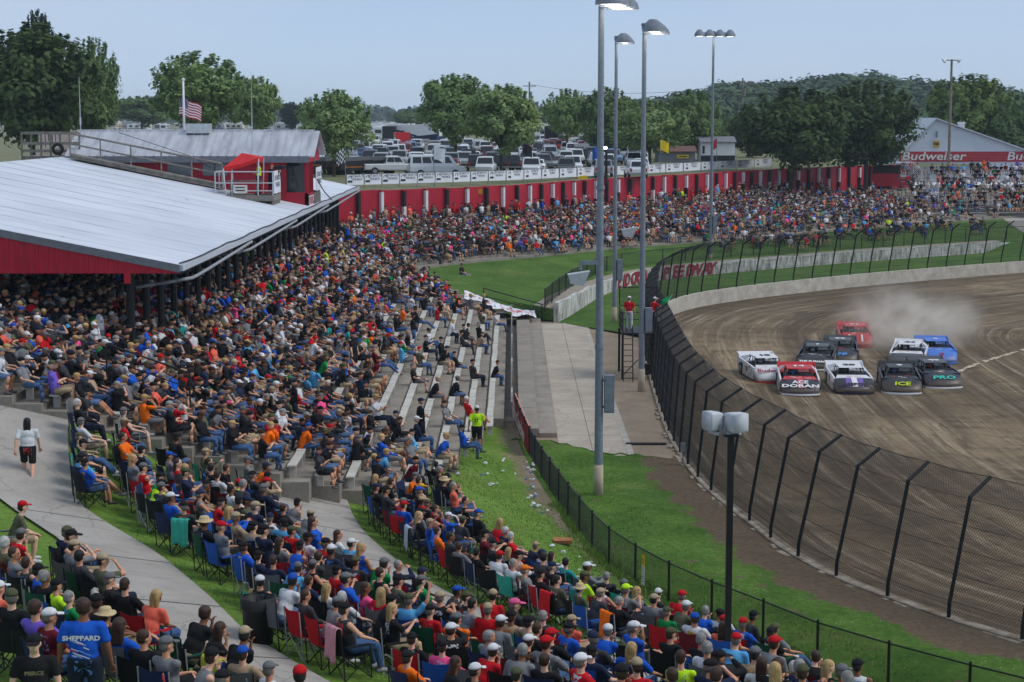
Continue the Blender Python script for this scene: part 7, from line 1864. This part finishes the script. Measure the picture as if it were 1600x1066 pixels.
# notable clothes at their places in the photograph: (x, y of the torso, shirt, hat or None)
NOTE = [(232, 784, 'neon', 'black cap'), (320, 800, 'red', 'black cap'), (110, 912, 'neon', 'black cap'), (260, 880, 'pink', 'black hair'), (12, 912, 'coral', 'white cap'), (52, 965, 'purple', 'brown hair'), (88, 960, 'maroon', 'white cap'), (204, 976, 'blue', 'brown long hair'), (240, 984, 'coral', 'blond long hair'), (284, 1000, 'black', 'brown hair'),
        (288, 784, 'blue', 'white cap'), (96, 744, 'blue', 'black cap'), (216, 772, 'green', 'black cap'), (170, 740, 'sky', 'black cap'), (224, 688, 'orange', 'brown hair'), (248, 724, 'grey', 'blue cap'), (288, 824, 'charcoal', 'black cap'), (224, 850, 'white', 'white cap'), (140, 1020, 'charcoal', 'grey cap'), (344, 820, 'black', 'olive cap'),
        (626, 733, 'orange', 'grey cap'), (509, 746, 'blue', 'white cap'), (642, 788, 'blue', 'red cap'), (655, 772, 'tan', 'gold cap'), (675, 801, 'black', 'olive cap'), (696, 830, 'orange', 'brown hair'), (707, 808, 'blue', 'white cap'), (454, 824, 'sky', 'black cap'), (509, 876, 'red', 'black cap'), (451, 911, 'sky', 'grey cap'), (668, 921, 'green', 'grey cap'), (545, 905, 'red', 'black cap'), (574, 934, 'pink', 'brown long hair'), (616, 915, 'olive', 'black cap'), (730, 967, 'grey', 'black hair'), (733, 1022, 'red', 'white cap'), (645, 1032, 'orange', 'black cap'), (447, 947, 'white', 'blue cap'), (493, 963, 'grey', 'grey cap'), (520, 960, 'white', 'white hair'), (590, 1000, 'black', 'blond long hair'), (600, 1020, 'teal', 'black cap'),
        (859, 919, 'black', 'black cap'), (972, 933, 'grey', 'neon cap'), (898, 944, 'olive', 'straw hat'), (990, 995, 'blue', 'white cap'), (755, 843, 'maroon', 'black cap'), (806, 950, 'charcoal', 'pink cap'), (840, 930, 'grey', 'orange cap'), (1064, 992, 'black', 'olive cap'), (1104, 1016, 'black', 'grey hair'), (1154, 1020, 'sky', 'red cap'), (1010, 1000, 'blue', 'blond long hair'), (940, 1020, 'charcoal', 'navy cap'), (1040, 960, 'green', 'olive cap'), (748, 905, 'black', 'black hair'), (1000, 1050, 'red', 'tan cap')]
for px, py, sh_, ht in NOTE:
    best = None
    for p in PEOPLE:
        if p.fixed: continue
        qx, qy = proj((p.x, p.y, p.z + .95)); dd_ = math.hypot(qx - px, qy - py)
        if best is None or dd_ < best[0]: best = (dd_, p)
    if best and best[0] < 45:
        p = best[1]; p.shirt = sh_; p.hat = ht; p.fixed = True; p.top = 'shirt'
        if sh_ == 'pink' and px == 260: p.chair = ('pink', sc(226, 60, 140))
# people on foot who stand out
def foot(px, py, z, pose, yaw, shirt, hat, legs, place, **kw):
    q = P(px, py, z); p = mk(q.x, q.y, z, R(yaw), pose, place, shirt=shirt, hat=hat, legs=legs, fixed=True, top='shirt', **kw); PEOPLE.append(p); return p
def hit_bank(px, py):
    best = None
    for t in np.arange(15, 70, .1):
        d = ray(px, py); s = t / d.y; q = Vector((d.x * s, t, CAM_H + d.z * s)); k = int(np.argmin((FENCE[:, 0] - q.x) ** 2 + (FENCE[:, 1] - q.y) ** 2)); dd_ = math.hypot(FENCE[k, 0] - q.x, FENCE[k, 1] - q.y)
        if q.z <= hill(q.x, dd_) + .05: return q
    return q
q = hit_bank(45, 752); woman = foot(45, 752, q.z, 'walk', 100, 'white', 'black long hair', 'black shorts', 'upper walkway', label='person in white t-shirt and black shorts walking up the upper walkway'); HATC['black'] = (.014, .014, .016)
vest_p = foot(745, 706, .42, 'walk', 85, 'neon', 'white cap', 'black shorts', 'grass bank', label='person in neon yellow vest walking up the grass strip beside the fence')
bm_ = fpoint(83.2, 22.2); 
q = PD(135, 1130, 24.2); PEOPLE[:] = [p for p in PEOPLE if not (p.y < 24.6 and proj((p.x, p.y, p.z + 1))[0] < 215)]; blueman = mk(q.x, q.y, PD(135, 937, 24.2).z - 1.86, R(92), 'stand', 'above the upper walkway', shirt='blue', hat='brown hair', legs='dark jeans', fixed=True, top='shirt', sc=1.06, wd=1.22, label='big person in royal blue t-shirt with printed back standing at the lower left'); PEOPLE.append(blueman)
q = PD(58, 1140, 22.6); bcap = mk(q.x, q.y, PD(58, 990, 22.6).z - 1.72, R(-80), 'stand', 'above the upper walkway', shirt='black', hat='black cap', legs='dark jeans', fixed=True, top='shirt', sc=.97, label='person in black t-shirt and black cap facing the camera at the lower left corner'); PEOPLE.append(bcap)
q = hit_bank(22, 880); seated_l = mk(q.x, q.y, q.z, R(20), 'forward', 'upper walkway', shirt='olive', hat='red cap', legs='tan shorts', fixed=True, top='shirt', chair=('grey', sc(110, 112, 116)), label='heavy person in olive t-shirt seated alone at the left edge of the upper walkway'); PEOPLE.append(seated_l)
flag_l = mk(6.15, 93.6, 2.45, R(70), 'stand', 'flag stand', shirt='red', hat='white cap', legs='blue jeans', fixed=True, top='shirt', label='flag official in red shirt and white trousers at the back of the flag stand')
flag_r = mk(7.45, 94.2, 2.45, R(30), 'point', 'flag stand', shirt='red', hat='white cap', legs='blue jeans', fixed=True, top='shirt', label='flag official in red shirt and white helmet waving a green flag')
plat1 = mk(-13.75, 97.6, cz + .04, R(200), 'fold', 'camera platform', shirt='neon', hat='black cap', legs='dark jeans', fixed=True, top='shirt', label='person in neon yellow vest on the camera platform')
plat2 = mk(-13.2, 98.2, cz + .04, R(-20), 'point', 'camera platform', shirt='black', hat='red cap', legs='dark jeans', fixed=True, top='shirt', label='camera operator in black with red cap on the platform')
spec = [flag_l, flag_r, plat1, plat2]
LEGC['white trousers jeans'] = (.7, .71, .73); flag_l.legs = flag_r.legs = 'white trousers jeans'

# crowd in the stand, the turn and the bleachers
CROWD = []
SITP = ['recline', 'lap', 'lap', 'forward', 'forward', 'phone', 'crossed', 'stretched', 'drink', 'chin', 'kneeup']
def crowd(x, y, z, yaw, pose): CROWD.append(mk(x, y, z, yaw, pose, 'stand'))
for i in range(NROW):
    x = rx(i) - .58; y = ystart(x) + .4
    pass
    while y < yend(x) - .6:
        ie = i + (2.4 if y > 104 else 0) + (2.5 if y < 66 else 0); occ = float(np.interp(ie, [0, 3, 5, 7, 9, 11, 12.5], [.03, .06, .15, .33, .62, .88, .95]))
        o_ = occ + (.15 if (2 < i < 6 and y < 62) else 0) + (.12 if 80 < y < 100 and i in (1, 2) else 0)
        if y > 116 and i < 4: o_ = 0
        if prand.random() < o_:
            crowd(x + prand.uniform(-.08, .06), y, rz(i), prand.gauss(.1, .38), prand.choice(SITP) if prand.random() > .025 else prand.choice(['stand', 'fold'])); y += prand.uniform(.50, .68)
        else: y += .6
TLc = np.concatenate([[0], np.cumsum(np.linalg.norm(np.diff(TERR, axis=0), axis=1))])
for r_i in range(NT_ROWS):
    for sub in (0.28, 0.78):
        if r_i == NT_ROWS - 1 and sub > .5: continue
        t = (r_i + sub) / NT_ROWS; s = .5; Lr = clen(TERR * (1 - t) + REDW * t); cur = TERR * (1 - t) + REDW * t; cl = np.concatenate([[0], np.cumsum(np.linalg.norm(np.diff(cur, axis=0), axis=1))]); nn = normals(cur, -1)
        while s < Lr - 1:
            x, y = np.interp(s, cl, cur[:, 0]), np.interp(s, cl, cur[:, 1]); a = math.atan2(np.interp(s, cl, nn[:, 1]), np.interp(s, cl, nn[:, 0]))
            s += prand.uniform(.52, .75)
            px, py = proj((x, y, TERRZ(r_i) + .8))
            if px > 1625: break
            f_ = s / Lr; dens = .82 if f_ < .62 else .55
            if r_i < 3: dens *= (.35, .6, .8)[r_i]
            if r_i > 8: dens *= .5
            if 1240 < px < 1420 and r_i > 6: dens *= .35
            if x > BXL - 1 and y > BY0 - 1.2: continue
            if prand.random() < dens: crowd(x, y, TERRZ(r_i), a + prand.uniform(-.5, .5), prand.choice(SITP))
for k_ in range(75):                            # people standing along the red wall
    s = prand.uniform(3, 92) if k_ > 25 else prand.uniform(4, 24); p_, nn = rpoint(s, -prand.uniform(.7, 2.2)); CROWD.append(mk(p_.x, p_.y, TERRZ(NT_ROWS - 1), math.atan2(-nn.y, -nn.x) + prand.uniform(-.6, .6), prand.choice(['stand', 'fold', 'stand']), 'wall'))
for i in range(BNR):
    y, z = bl_row(i); x = BXL + .4
    while x < BXR - .4:
        if prand.random() < (.78 if i < 8 else .6): crowd(x, y, z - .42, R(-90) + prand.uniform(-.4, .4), prand.choice(SITP))
        x += prand.uniform(.52, .72)
y, z = bl_row(BNR - 1)
for px in (1412, 1423, 1484, 1518, 1528, 1537, 1543, 1590): q = PD(px, 258, y + .9); CROWD.append(mk(q.x, y + .8, z - .42, R(-90), prand.choice(['stand', 'fold']), 'bleachers'))
for px, py in ((1290, 352), (1310, 356), (1330, 354), (1350, 350), (1395, 352), (1412, 352), (1450, 345), (1462, 350), (1300, 342), (1250, 350), (1100, 372), (1195, 374), (1235, 380)):    # groups on the lawn of the turn
    q = P(px, py + 8, 1.9)
    for k_ in range(3): CROWD.append(mk(q.x + k_ * .7, q.y + prand.uniform(-.6, .6), 1.75, R(-90) + prand.uniform(-.6, .6), prand.choice(SITP), 'lawn'))
for k_ in range(70):                           # folding-chair groups spilling down the grass of the turn
    i_ = prand.randrange(52, 112); t_ = prand.uniform(.42, .98); pl_ = OLDW[i_] * (1 - t_) + TERR[i_] * t_; zz = 1.2 + .95 * t_ ** 1.2
    if prand.random() < .75: CROWD.append(mk(pl_[0], pl_[1], zz, R(-70) + prand.uniform(-.5, .5), prand.choice(SITP), 'lawn', chair=(pick([((n_, c_), w_) for n_, c_, w_ in CHC]))))
q = P(722, 440, 1.35); CROWD.append(mk(q.x, q.y, 1.35, R(-30), 'lap', 'lawn', shirt='black'))

# the 300 people who show largest become individuals
cand = [p for p in PEOPLE if not hasattr(p, 'label')]; cand.sort(key=lambda p: math.hypot(p.x, p.y))
near_p = cand[:290]; far_p = cand[290:]
named = [p for p in PEOPLE if hasattr(p, 'label')] + spec
used = {}
def describe(p):
    pose = dict(recline='leaning back', lap='seated', forward='hunched forward', phone='hands raised', crossed='arms folded', stretched='legs outstretched', drink='drinking', chin='chin on hand', kneeup='ankle on knee', wave='raising one arm', stand='standing', fold='standing arms folded', walk='walking', point='reaching out')[p.pose]
    top = {'shirt': 't-shirt', 'jacket': 'long-sleeved top', 'tank': 'sleeveless top'}[p.top]
    return f"person in {CNAME.get(p.shirt, p.shirt)} {top}, {p.hat} and {p.legs} {pose}, {p.place}"
for p in near_p:
    for t in range(60):
        l = describe(p)
        if l not in used: break
        if t % 3 == 0: p.legs = pick(LEGW)
        elif t % 3 == 1 and not p.fixed: p.hat = pick(HATW)
        else: p.top = prand.choice(['shirt', 'jacket', 'tank']); 
        if t > 40 and not p.fixed: p.shirt = pick(SHIRTW)
    used[l] = 1; p.label = l
OBJ = {}
for p in near_p + named: OBJ[id(p)] = build_person(p, p.label)
for p in near_p + named:
    if p.chair:
        c = p.chair; top = {'shirt': 't-shirt', 'jacket': 'long-sleeved top', 'tank': 'sleeveless top'}[p.top]
        p.chair_o = build_chair(p.x, p.y, p.z - .01, p.yaw, c[0], c[1], f"{c[0]} folding chair under person in {CNAME.get(p.shirt, p.shirt)} {top} and {p.hat}, {p.place}")

# ------------------------------------------------------------------ simple figures for the uncounted crowd
def low_fig(ps):
    mb = MB(); sit = ps['seat'] is not None; pz = (ps['seat'] + .10) if sit else .95; la = R(ps['lean']); up = Vector((-math.sin(la), 0, math.cos(la))); pel = Vector((0, 0, pz)); neck = pel + up * .5
    yaw = R(ps['yaw']); hc = neck + up * .06 + Vector((.025, 0, .135)); Ry = Mrot(yaw, 'Z')
    rg = []
    for t, a, b in ((-.08, .12, .16), (.1, .135, .165), (.34, .125, .18), (.46, .08, .17), (.53, .045, .05)):
        c = pel + up * t; rg.append([c + Vector((a * math.cos(x), b * math.sin(x), 0)) for x in np.linspace(0, 2 * math.pi, 8)[:-1]])
    mb.loft(rg, 1, True, True)
    mb.ball(hc, (.1, .08, .12), 7, 5, 0, Ry)
    cap = len(mb.f); mb.ball(hc + Ry @ Vector((-.008, 0, .055)), (.108, .092, .085), 7, 4, 3, Ry)
    mb.face([hc + Ry @ Vector(v) for v in ((.07, -.075, .05), (.18, -.05, .035), (.18, .05, .035), (.07, .075, .05))], 3)
    for k in range(2):
        s = (-1, 1)[k]; sh = neck - up * .05 + Vector((0, s * .19, 0)); e, h = ik(sh, ps['hands'][k], .285, .25, (-.6, s * .5, -.6)); kn, an = Vector(ps['knee'][k]), Vector(ps['ank'][k])
        mb.tube(sh, sh.lerp(e, .75), .07, .062, 5, 1); mb.tube(sh.lerp(e, .7), e, .045, .04, 5, 6); mb.tube(e, h, .038, .03, 5, 6); mb.tube(h, h + (h - e).normalized() * .08 - Vector((0, 0, .02)), .032, .028, 5, 0)
        hp = Vector((.01, s * .095, pz - .02)); mb.tube(hp, kn, .1, .075, 6, 2); mb.tube(kn, kn.lerp(an, .5), .066, .06, 5, 4); mb.tube(kn.lerp(an, .5), an, .058, .04, 5, 4); mb.tube(an - Vector((.06, 0, .03)), an + Vector((.16, 0, -.045)), .05, .035, 5, 5)
    V = []; F3 = []; part = []
    base = np.array(mb.v, np.float32); vm = np.zeros(len(base), int)
    for f, m in zip(mb.f, mb.m):
        for i in f: vm[i] = m
        for k in range(1, len(f) - 1): F3.append((f[0], f[k], f[k + 1]))
    return base, np.array(F3, np.int32), vm
def calm(v):                                  # arms kept a little closer to the body
    w_ = dict(v)
    if v['seat'] is not None: w_['hands'] = tuple((h[0] * .82, h[1], h[2] - .02) for h in v['hands'])
    return w_
LOW = {k: low_fig(calm(v)) for k, v in POSES.items()}
def mass(people, name, label, chairs=False):
    Vs, Fs, Cs = [], [], []; off = 0
    for p in people:
        b, f, vm = LOW[p.pose]; s = np.array([p.sc * p.wd, p.sc * p.wd, p.sc], np.float32); c, sn = math.cos(p.yaw), math.sin(p.yaw); v = b * s
        Vs.append(np.stack([v[:, 0] * c - v[:, 1] * sn + p.x, v[:, 0] * sn + v[:, 1] * c + p.y, v[:, 2] + p.z], 1)); Fs.append(f + off); off += len(b)
        leg = LEGC[p.legs]; shin = leg if 'jeans' in p.legs else p.skin
        pal = np.array([p.skin, CLO[p.shirt], leg, hatcol(p.hat), shin, (.12, .12, .12), CLO[p.shirt] if p.top == 'jacket' else p.skin], np.float32) * prand.uniform(.85, 1.1)
        Cs.append(np.concatenate([pal[vm], np.ones((len(vm), 1), np.float32)], 1))
        if p.chair:
            cb = MB(); cc = p.chair[1]
            cb.box((0, 0, .42), (.5, .5, .03)); cb.hexa([(-.25, -.26, .44), (-.22, -.26, .44), (-.22, .26, .44), (-.25, .26, .44)], [(-.34, -.26, .93), (-.32, -.26, .93), (-.32, .26, .93), (-.34, .26, .93)])
            for sx in (-1, 1):
                for sy in (-1, 1): cb.tube((sx * .25, sy * .27, 0), (-sx * .22, sy * .27, .43), .013, .013, 3, 1)
            cv = np.array(cb.v, np.float32); f3 = np.array([(f_[0], f_[k], f_[k + 1]) for f_ in cb.f for k in range(1, len(f_) - 1)], np.int32)
            Vs.append(np.stack([cv[:, 0] * c - cv[:, 1] * sn + p.x, cv[:, 0] * sn + cv[:, 1] * c + p.y, cv[:, 2] + p.z], 1)); Fs.append(f3 + off); off += len(cv); Cs.append(np.tile(np.array([[*cc, 1]], np.float32), (len(cv), 1)))
    k = NT(name); a = k.n('Attribute'); a.attribute_name = 'Col'; n = k.noise(k.pos(), 9, 3); c_ = k.mix(1.0, a.outputs['Color'], k.ramp(n, [(.3, .75), (.7, 1.1)]), 'MULTIPLY'); mt = k.done(c_, .85, 0, .15)
    o = link(name, np_mesh(name, np.concatenate(Vs), np.concatenate(Fs), mt, True, col=np.concatenate(Cs))); tag(o, label, 'crowd', None, 'stuff'); return o
mass(far_p + CROWD, 'crowd', 'dense seated crowd filling the grandstand, the turn terraces and the bleachers')
print('PEOPLE', len(near_p), len(far_p), len(CROWD))
# ================================================================== things people carry and leave
gf = thing('green_flag', 'small green flag on a stick held out over the track', 'flag', (8.1, 94.0, 3.55))
mb = MB(); mb.tube((-.15, -.05, -.1), (.35, 0, .75), .015, .012, 6); mb.build('stick', M_WHITE, gf)
V = []
for i in range(7):
    for j in range(5):
        u, v = i / 6, j / 4; b_ = Vector((.35, 0, .75)).lerp(Vector((.08, -.03, .2)), u); V.append(tuple(b_ + Vector((-.55 * v * (1 - .5 * u) * 1.0, .06 * math.sin(u * 4 + v * 5), -.28 * v - .1 * v * u))))
link('cloth', np_mesh('cloth', V, grid_faces(7, 5), plain('flag_green', sc(24, 150, 80), .8), True), gf)
# printed backs
def back_print(p, H, rows, col, w_=.26):
    pass
o = OBJ[id(blueman)]; hp = HUM['stand']
for body, dz, size, mt, sx in (('SHEPPARD', .33, .085, M_TEXTW, 1.0),):
    text('shirt_print', body, size, frame((-.142, 0, .95 + dz), (0, -1, 0), (0, 0, 1)), mt, o, bold=.003, sx=sx)
mb = MB(); rr = random.Random(3)
for k in range(16):
    y, z = rr.uniform(-.1, .1), rr.uniform(1.02, 1.24); w_ = rr.uniform(.02, .05); h_ = rr.uniform(.008, .02); a = .5; mb.face([(-.150 - .0008 * k, y + w_, z + w_ * a), (-.150 - .0008 * k, y + w_, z + w_ * a + h_), (-.150 - .0008 * k, y - w_, z - w_ * a + h_), (-.150 - .0008 * k, y - w_, z - w_ * a)], k % 3)
mb.build('shirt_print', [M_TEXTW, plain('print_red', sc(214, 50, 60), .8), plain('print_blue', sc(120, 170, 230), .8)], o)
o = OBJ[id(vest_p)]
text('vest_number', '27', .15, frame((-.155, 0, 1.22), (0, -1, 0), (0, 0, 1)), M_TEXTK, o, bold=.008)
for q_, nm in ((OBJ[id(bcap)], 'PIERCE'),):
    text('shirt_print', nm, .07, frame((.142, 0, 1.27), (0, 1, 0), (0, 0, 1)), plain('print_olive', sc(120, 112, 84), .8), q_, bold=.003)
# towels and jackets hung over chair backs
TOW = [(955, 965, sc(255, 120, 20), 'bright orange towel hung over a chair back in the front rows'), (640, 860, sc(190, 200, 214), 'pale grey-blue jacket hung over a chair by the lower walkway'), (545, 985, sc(214, 150, 160), 'dusty pink blanket hung over a chair back'), (710, 830, sc(240, 160, 130), 'peach towel hung over a chair at the end of the lower rows'),
       (390, 1020, sc(190, 200, 60), 'yellow-green jacket hung over a chair by the trash can'), (880, 960, sc(206, 30, 40), 'red coat draped over a chair in the front rows'), (290, 820, sc(60, 170, 150), 'teal towel hung over a chair beside the upper walkway'), (180, 940, sc(196, 190, 176), 'beige blanket draped over a chair at the lower left')]
seated = [p for p in near_p if p.chair]
for px, py, c, lab in TOW:
    p = min(seated, key=lambda p: math.hypot(proj((p.x, p.y, p.z + .7))[0] - px, proj((p.x, p.y, p.z + .7))[1] - py)); seated.remove(p)
    V = []
    for i in range(13):
        for j in range(9):
            t = i / 12; v = j / 8 - .5
            if t < .2: x, z = -.30 + .01 * math.sin(j), .80 + .17 * t / .2
            elif t < .3: x, z = -.33 - .04 * (t - .2) / .1, .97 + .008 * math.sin(j * 2)
            else: x, z = -.385 - .05 * (t - .3) - .018 * math.sin(j * 1.9 + i * .3) , .97 - .62 * (t - .3) / .7 - .05 * math.sin(j * .9) * t
            V.append((x, v * .46 * (1 - .12 * t), z))
    o = link('towel', np_mesh('towel', V, grid_faces(13, 9), M_CANVAS, True), None, (p.x, p.y, p.z)); o.rotation_euler = (0, 0, p.yaw); o.color = tuple(c) + (1,); tag(o, lab, 'towel')
    so_ = o.modifiers.new('thick', 'SOLIDIFY'); so_.thickness = .012
# television camera on the platform
tv = thing('video_camera', 'black television camera on a tripod at the corner of the platform', 'camera', (-12.75, 98.4, cz + .04)); mb = MB(); mb.box((0, 0, 1.45), (.5, .2, .22)); mb.tube((.25, 0, 1.45), (.42, 0, 1.45), .08, .09, 8); mb.build('body', M_BLACK, tv)
for k in range(3):
    a = k * 2.1; mb = MB(); mb.tube((0, 0, 1.35), (.35 * math.cos(a), .35 * math.sin(a), 0), .025, .02, 5); mb.build('leg', M_BLACK, tv)
# litter along the fence
LIT = [plain('litter_white', (.7, .71, .72), .6, .2, 9), plain('litter_blue', sc(90, 120, 170), .6), plain('litter_card', sc(170, 110, 70), .8)]
lr = random.Random(9); lit_px = [(lr.gauss(832, 7), lr.uniform(720, 800)) for _ in range(26)] + [(lr.gauss(775, 25), lr.uniform(715, 760)) for _ in range(12)] + [(863, 855), (905, 872), (923, 880), (880, 865), (905, 892), (855, 800), (848, 803), (985, 920), (930, 700)]
litmesh = []
for k in range(5):
    mb = MB(); mb.ball((0, 0, .03), (.09, .06, .035), 6, 4); mb.v = [(x * lr.uniform(.6, 1.4), y * lr.uniform(.6, 1.4), z * lr.uniform(.5, 1.3)) for x, y, z in mb.v]; litmesh.append(mb.mesh('litter', LIT[1] if k == 4 else LIT[0]))
for px, py in lit_px:
    q = hit_bank(px, py) if px < 925 else P(px, py, .05); o = link('litter', lr.choice(litmesh), None, (q.x, q.y, q.z + .02)); o.rotation_euler = (0, 0, lr.uniform(0, 6)); s = lr.uniform(.6, 1.3); o.scale = (s, s, s)
    tag(o, 'scrap of pale crumpled litter lying on the grass strip beside the low fence', 'litter', 'litter beside the low fence')
q = hit_bank(880, 848); mb = MB(); mb.hexa([(-.28, -.18, 0), (.28, -.2, 0), (.3, .18, 0), (-.26, .2, 0)], [(-.3, -.2, .1), (.26, -.22, .12), (.3, .2, .1), (-.3, .22, .14)]); tag(mb.build('cardboard_box', LIT[2], None, False, (q.x, q.y, q.z)), 'flattened brown cardboard box lying in the grass by the fence', 'box')
q = hit_bank(405, 1005); tc = thing('trash_can', 'black round trash can beside the upper walkway among the chairs', 'trash can', (q.x, q.y, q.z)); mb = MB(); n = 18; mb.loft([[(r_ * math.cos(a), r_ * math.sin(a), z) for a in np.linspace(0, 2 * math.pi, n + 1)[:-1]] for r_, z in ((.26, 0), (.31, .8), (.33, .82), (.33, .88), (.29, .88), (.28, .5))], 0, True, True); mb.build('barrel', M_BLACK, tc, True)
mb = MB(); mb.loft([[(r_ * math.cos(a), r_ * math.sin(a), z + .015 * math.sin(a * 5)) for a in np.linspace(0, 2 * math.pi, n + 1)[:-1]] for r_, z in ((.34, .7), (.345, .9), (.30, .9))], 0, True, False); mb.build('liner', M_DARK, tc, True)

# ================================================================== loose grass blades over the turf
gr_ = np.random.default_rng(5); n_ = 90000
si = gr_.uniform(22, FS[-1], n_); dd_ = np.concatenate([gr_.uniform(-2.6, 7.5, n_ // 2), np.abs(gr_.normal(0, .22, n_ // 4)) * np.where(gr_.random(n_ // 4) < .5, 1, -1), gr_.uniform(9.9, 15, n_ - n_ // 2 - n_ // 4)])
bx = np.interp(si, FS, FENCE[:, 0]) + np.interp(si, FS, FN[:, 0]) * dd_; by = np.interp(si, FS, FENCE[:, 1]) + np.interp(si, FS, FN[:, 1]) * dd_
wc = np.min(np.hypot(bx[:, None] - CATCH[None, ::6, 0], by[:, None] - CATCH[None, ::6, 1]), axis=1)
bz = np.where(dd_ > 0, hill(bx, np.maximum(dd_, 0)), .05)
ok = (by < 73) & (wc > 1.7 + .5 * np.sin(bx * 2.1 + by * 1.3)) & (by > 20) & ~((bx < -6) & (by > 44)) & ~((dd_ > 0) & (by > 62) & (dd_ < 1.4))
ok &= gr_.random(n_) < (.35 + .65 * (np.sin(bx * 1.7) * np.sin(by * 1.1 + bx) > -.2))
bx, by, bz, de = bx[ok], by[ok], bz[ok], dd_[ok]; m_ = len(bx); an = gr_.uniform(0, 6.28, m_); hh = gr_.uniform(.035, .085, m_) * np.where(np.abs(de) < .3, 2.2, 1.0); wd_ = gr_.uniform(.008, .018, m_)
cx_, sx_ = np.cos(an), np.sin(an); tl = gr_.uniform(-.6, .6, (m_, 2)) * hh[:, None]
V = np.stack([np.stack([bx - cx_ * wd_, by - sx_ * wd_, bz], 1), np.stack([bx + cx_ * wd_, by + sx_ * wd_, bz], 1), np.stack([bx + tl[:, 0], by + tl[:, 1], bz + hh], 1)], 1).reshape(-1, 3)
cl = np.array(sc(98, 132, 54))[None] * gr_.uniform(.6, 1.5, (m_, 1)); dry = gr_.random(m_) < .08; cl[dry] = np.array(sc(170, 160, 104)); cl = np.repeat(np.concatenate([cl, np.ones((m_, 1))], 1), 3, 0)
k = NT('grass_blades'); a = k.n('Attribute'); a.attribute_name = 'Col'; o = link('grass', np_mesh('grass', V, np.arange(3 * m_).reshape(-1, 3), k.done(a.outputs['Color'], .8, 0, .1), col=cl)); tag(o, 'short unmown grass blades over the bank and the verge', 'grass', None, 'stuff')

# ================================================================== labels that would repeat get their place in the picture
ORD = ['', 'second', 'third', 'fourth', 'fifth', 'sixth', 'seventh', 'eighth', 'ninth', 'tenth', 'eleventh', 'twelfth', 'thirteenth', 'fourteenth', 'fifteenth', 'sixteenth', 'seventeenth', 'eighteenth', 'nineteenth', 'twentieth']
for o in SC.objects:
    if 'label' in o:
        wds = o['label'].split()
        if len(wds) > 16: o['label'] = ' '.join(wds[:16])
bylab = {}
for o in SC.objects:
    if o.parent is None and 'label' in o and o.get('kind') is None and o.get('category') != 'litter': bylab.setdefault(o['label'], []).append(o)
for l, os_ in bylab.items():
    if len(os_) > 1:
        os_.sort(key=lambda o: proj(o.location)[0])
        for k, o in enumerate(os_):
            wds = l.split()[:12]
            o['label'] = ' '.join(wds) + (', leftmost of these' if k == 0 else (f', {ORD[k]} from left' if k < len(ORD) else ''))

# ================================================================== evening haze
mb = MB(); mb.box((0, 1400, 24), (7200, 4000, 56))
hz_o = mb.build('haze', [])
m = bpy.data.materials.new('haze'); m.use_nodes = True; t = m.node_tree; t.nodes.clear()
ou = t.nodes.new('ShaderNodeOutputMaterial'); vv = t.nodes.new('ShaderNodeVolumePrincipled')
vv.inputs['Color'].default_value = (.72, .85, 1.0, 1); vv.inputs['Density'].default_value = 0.00017; vv.inputs['Anisotropy'].default_value = 0.0
t.links.new(vv.outputs[0], ou.inputs['Volume']); hz_o.data.materials.append(m); hz_o['kind'] = 'stuff'
bpy.data.scenes.remove(TMP)
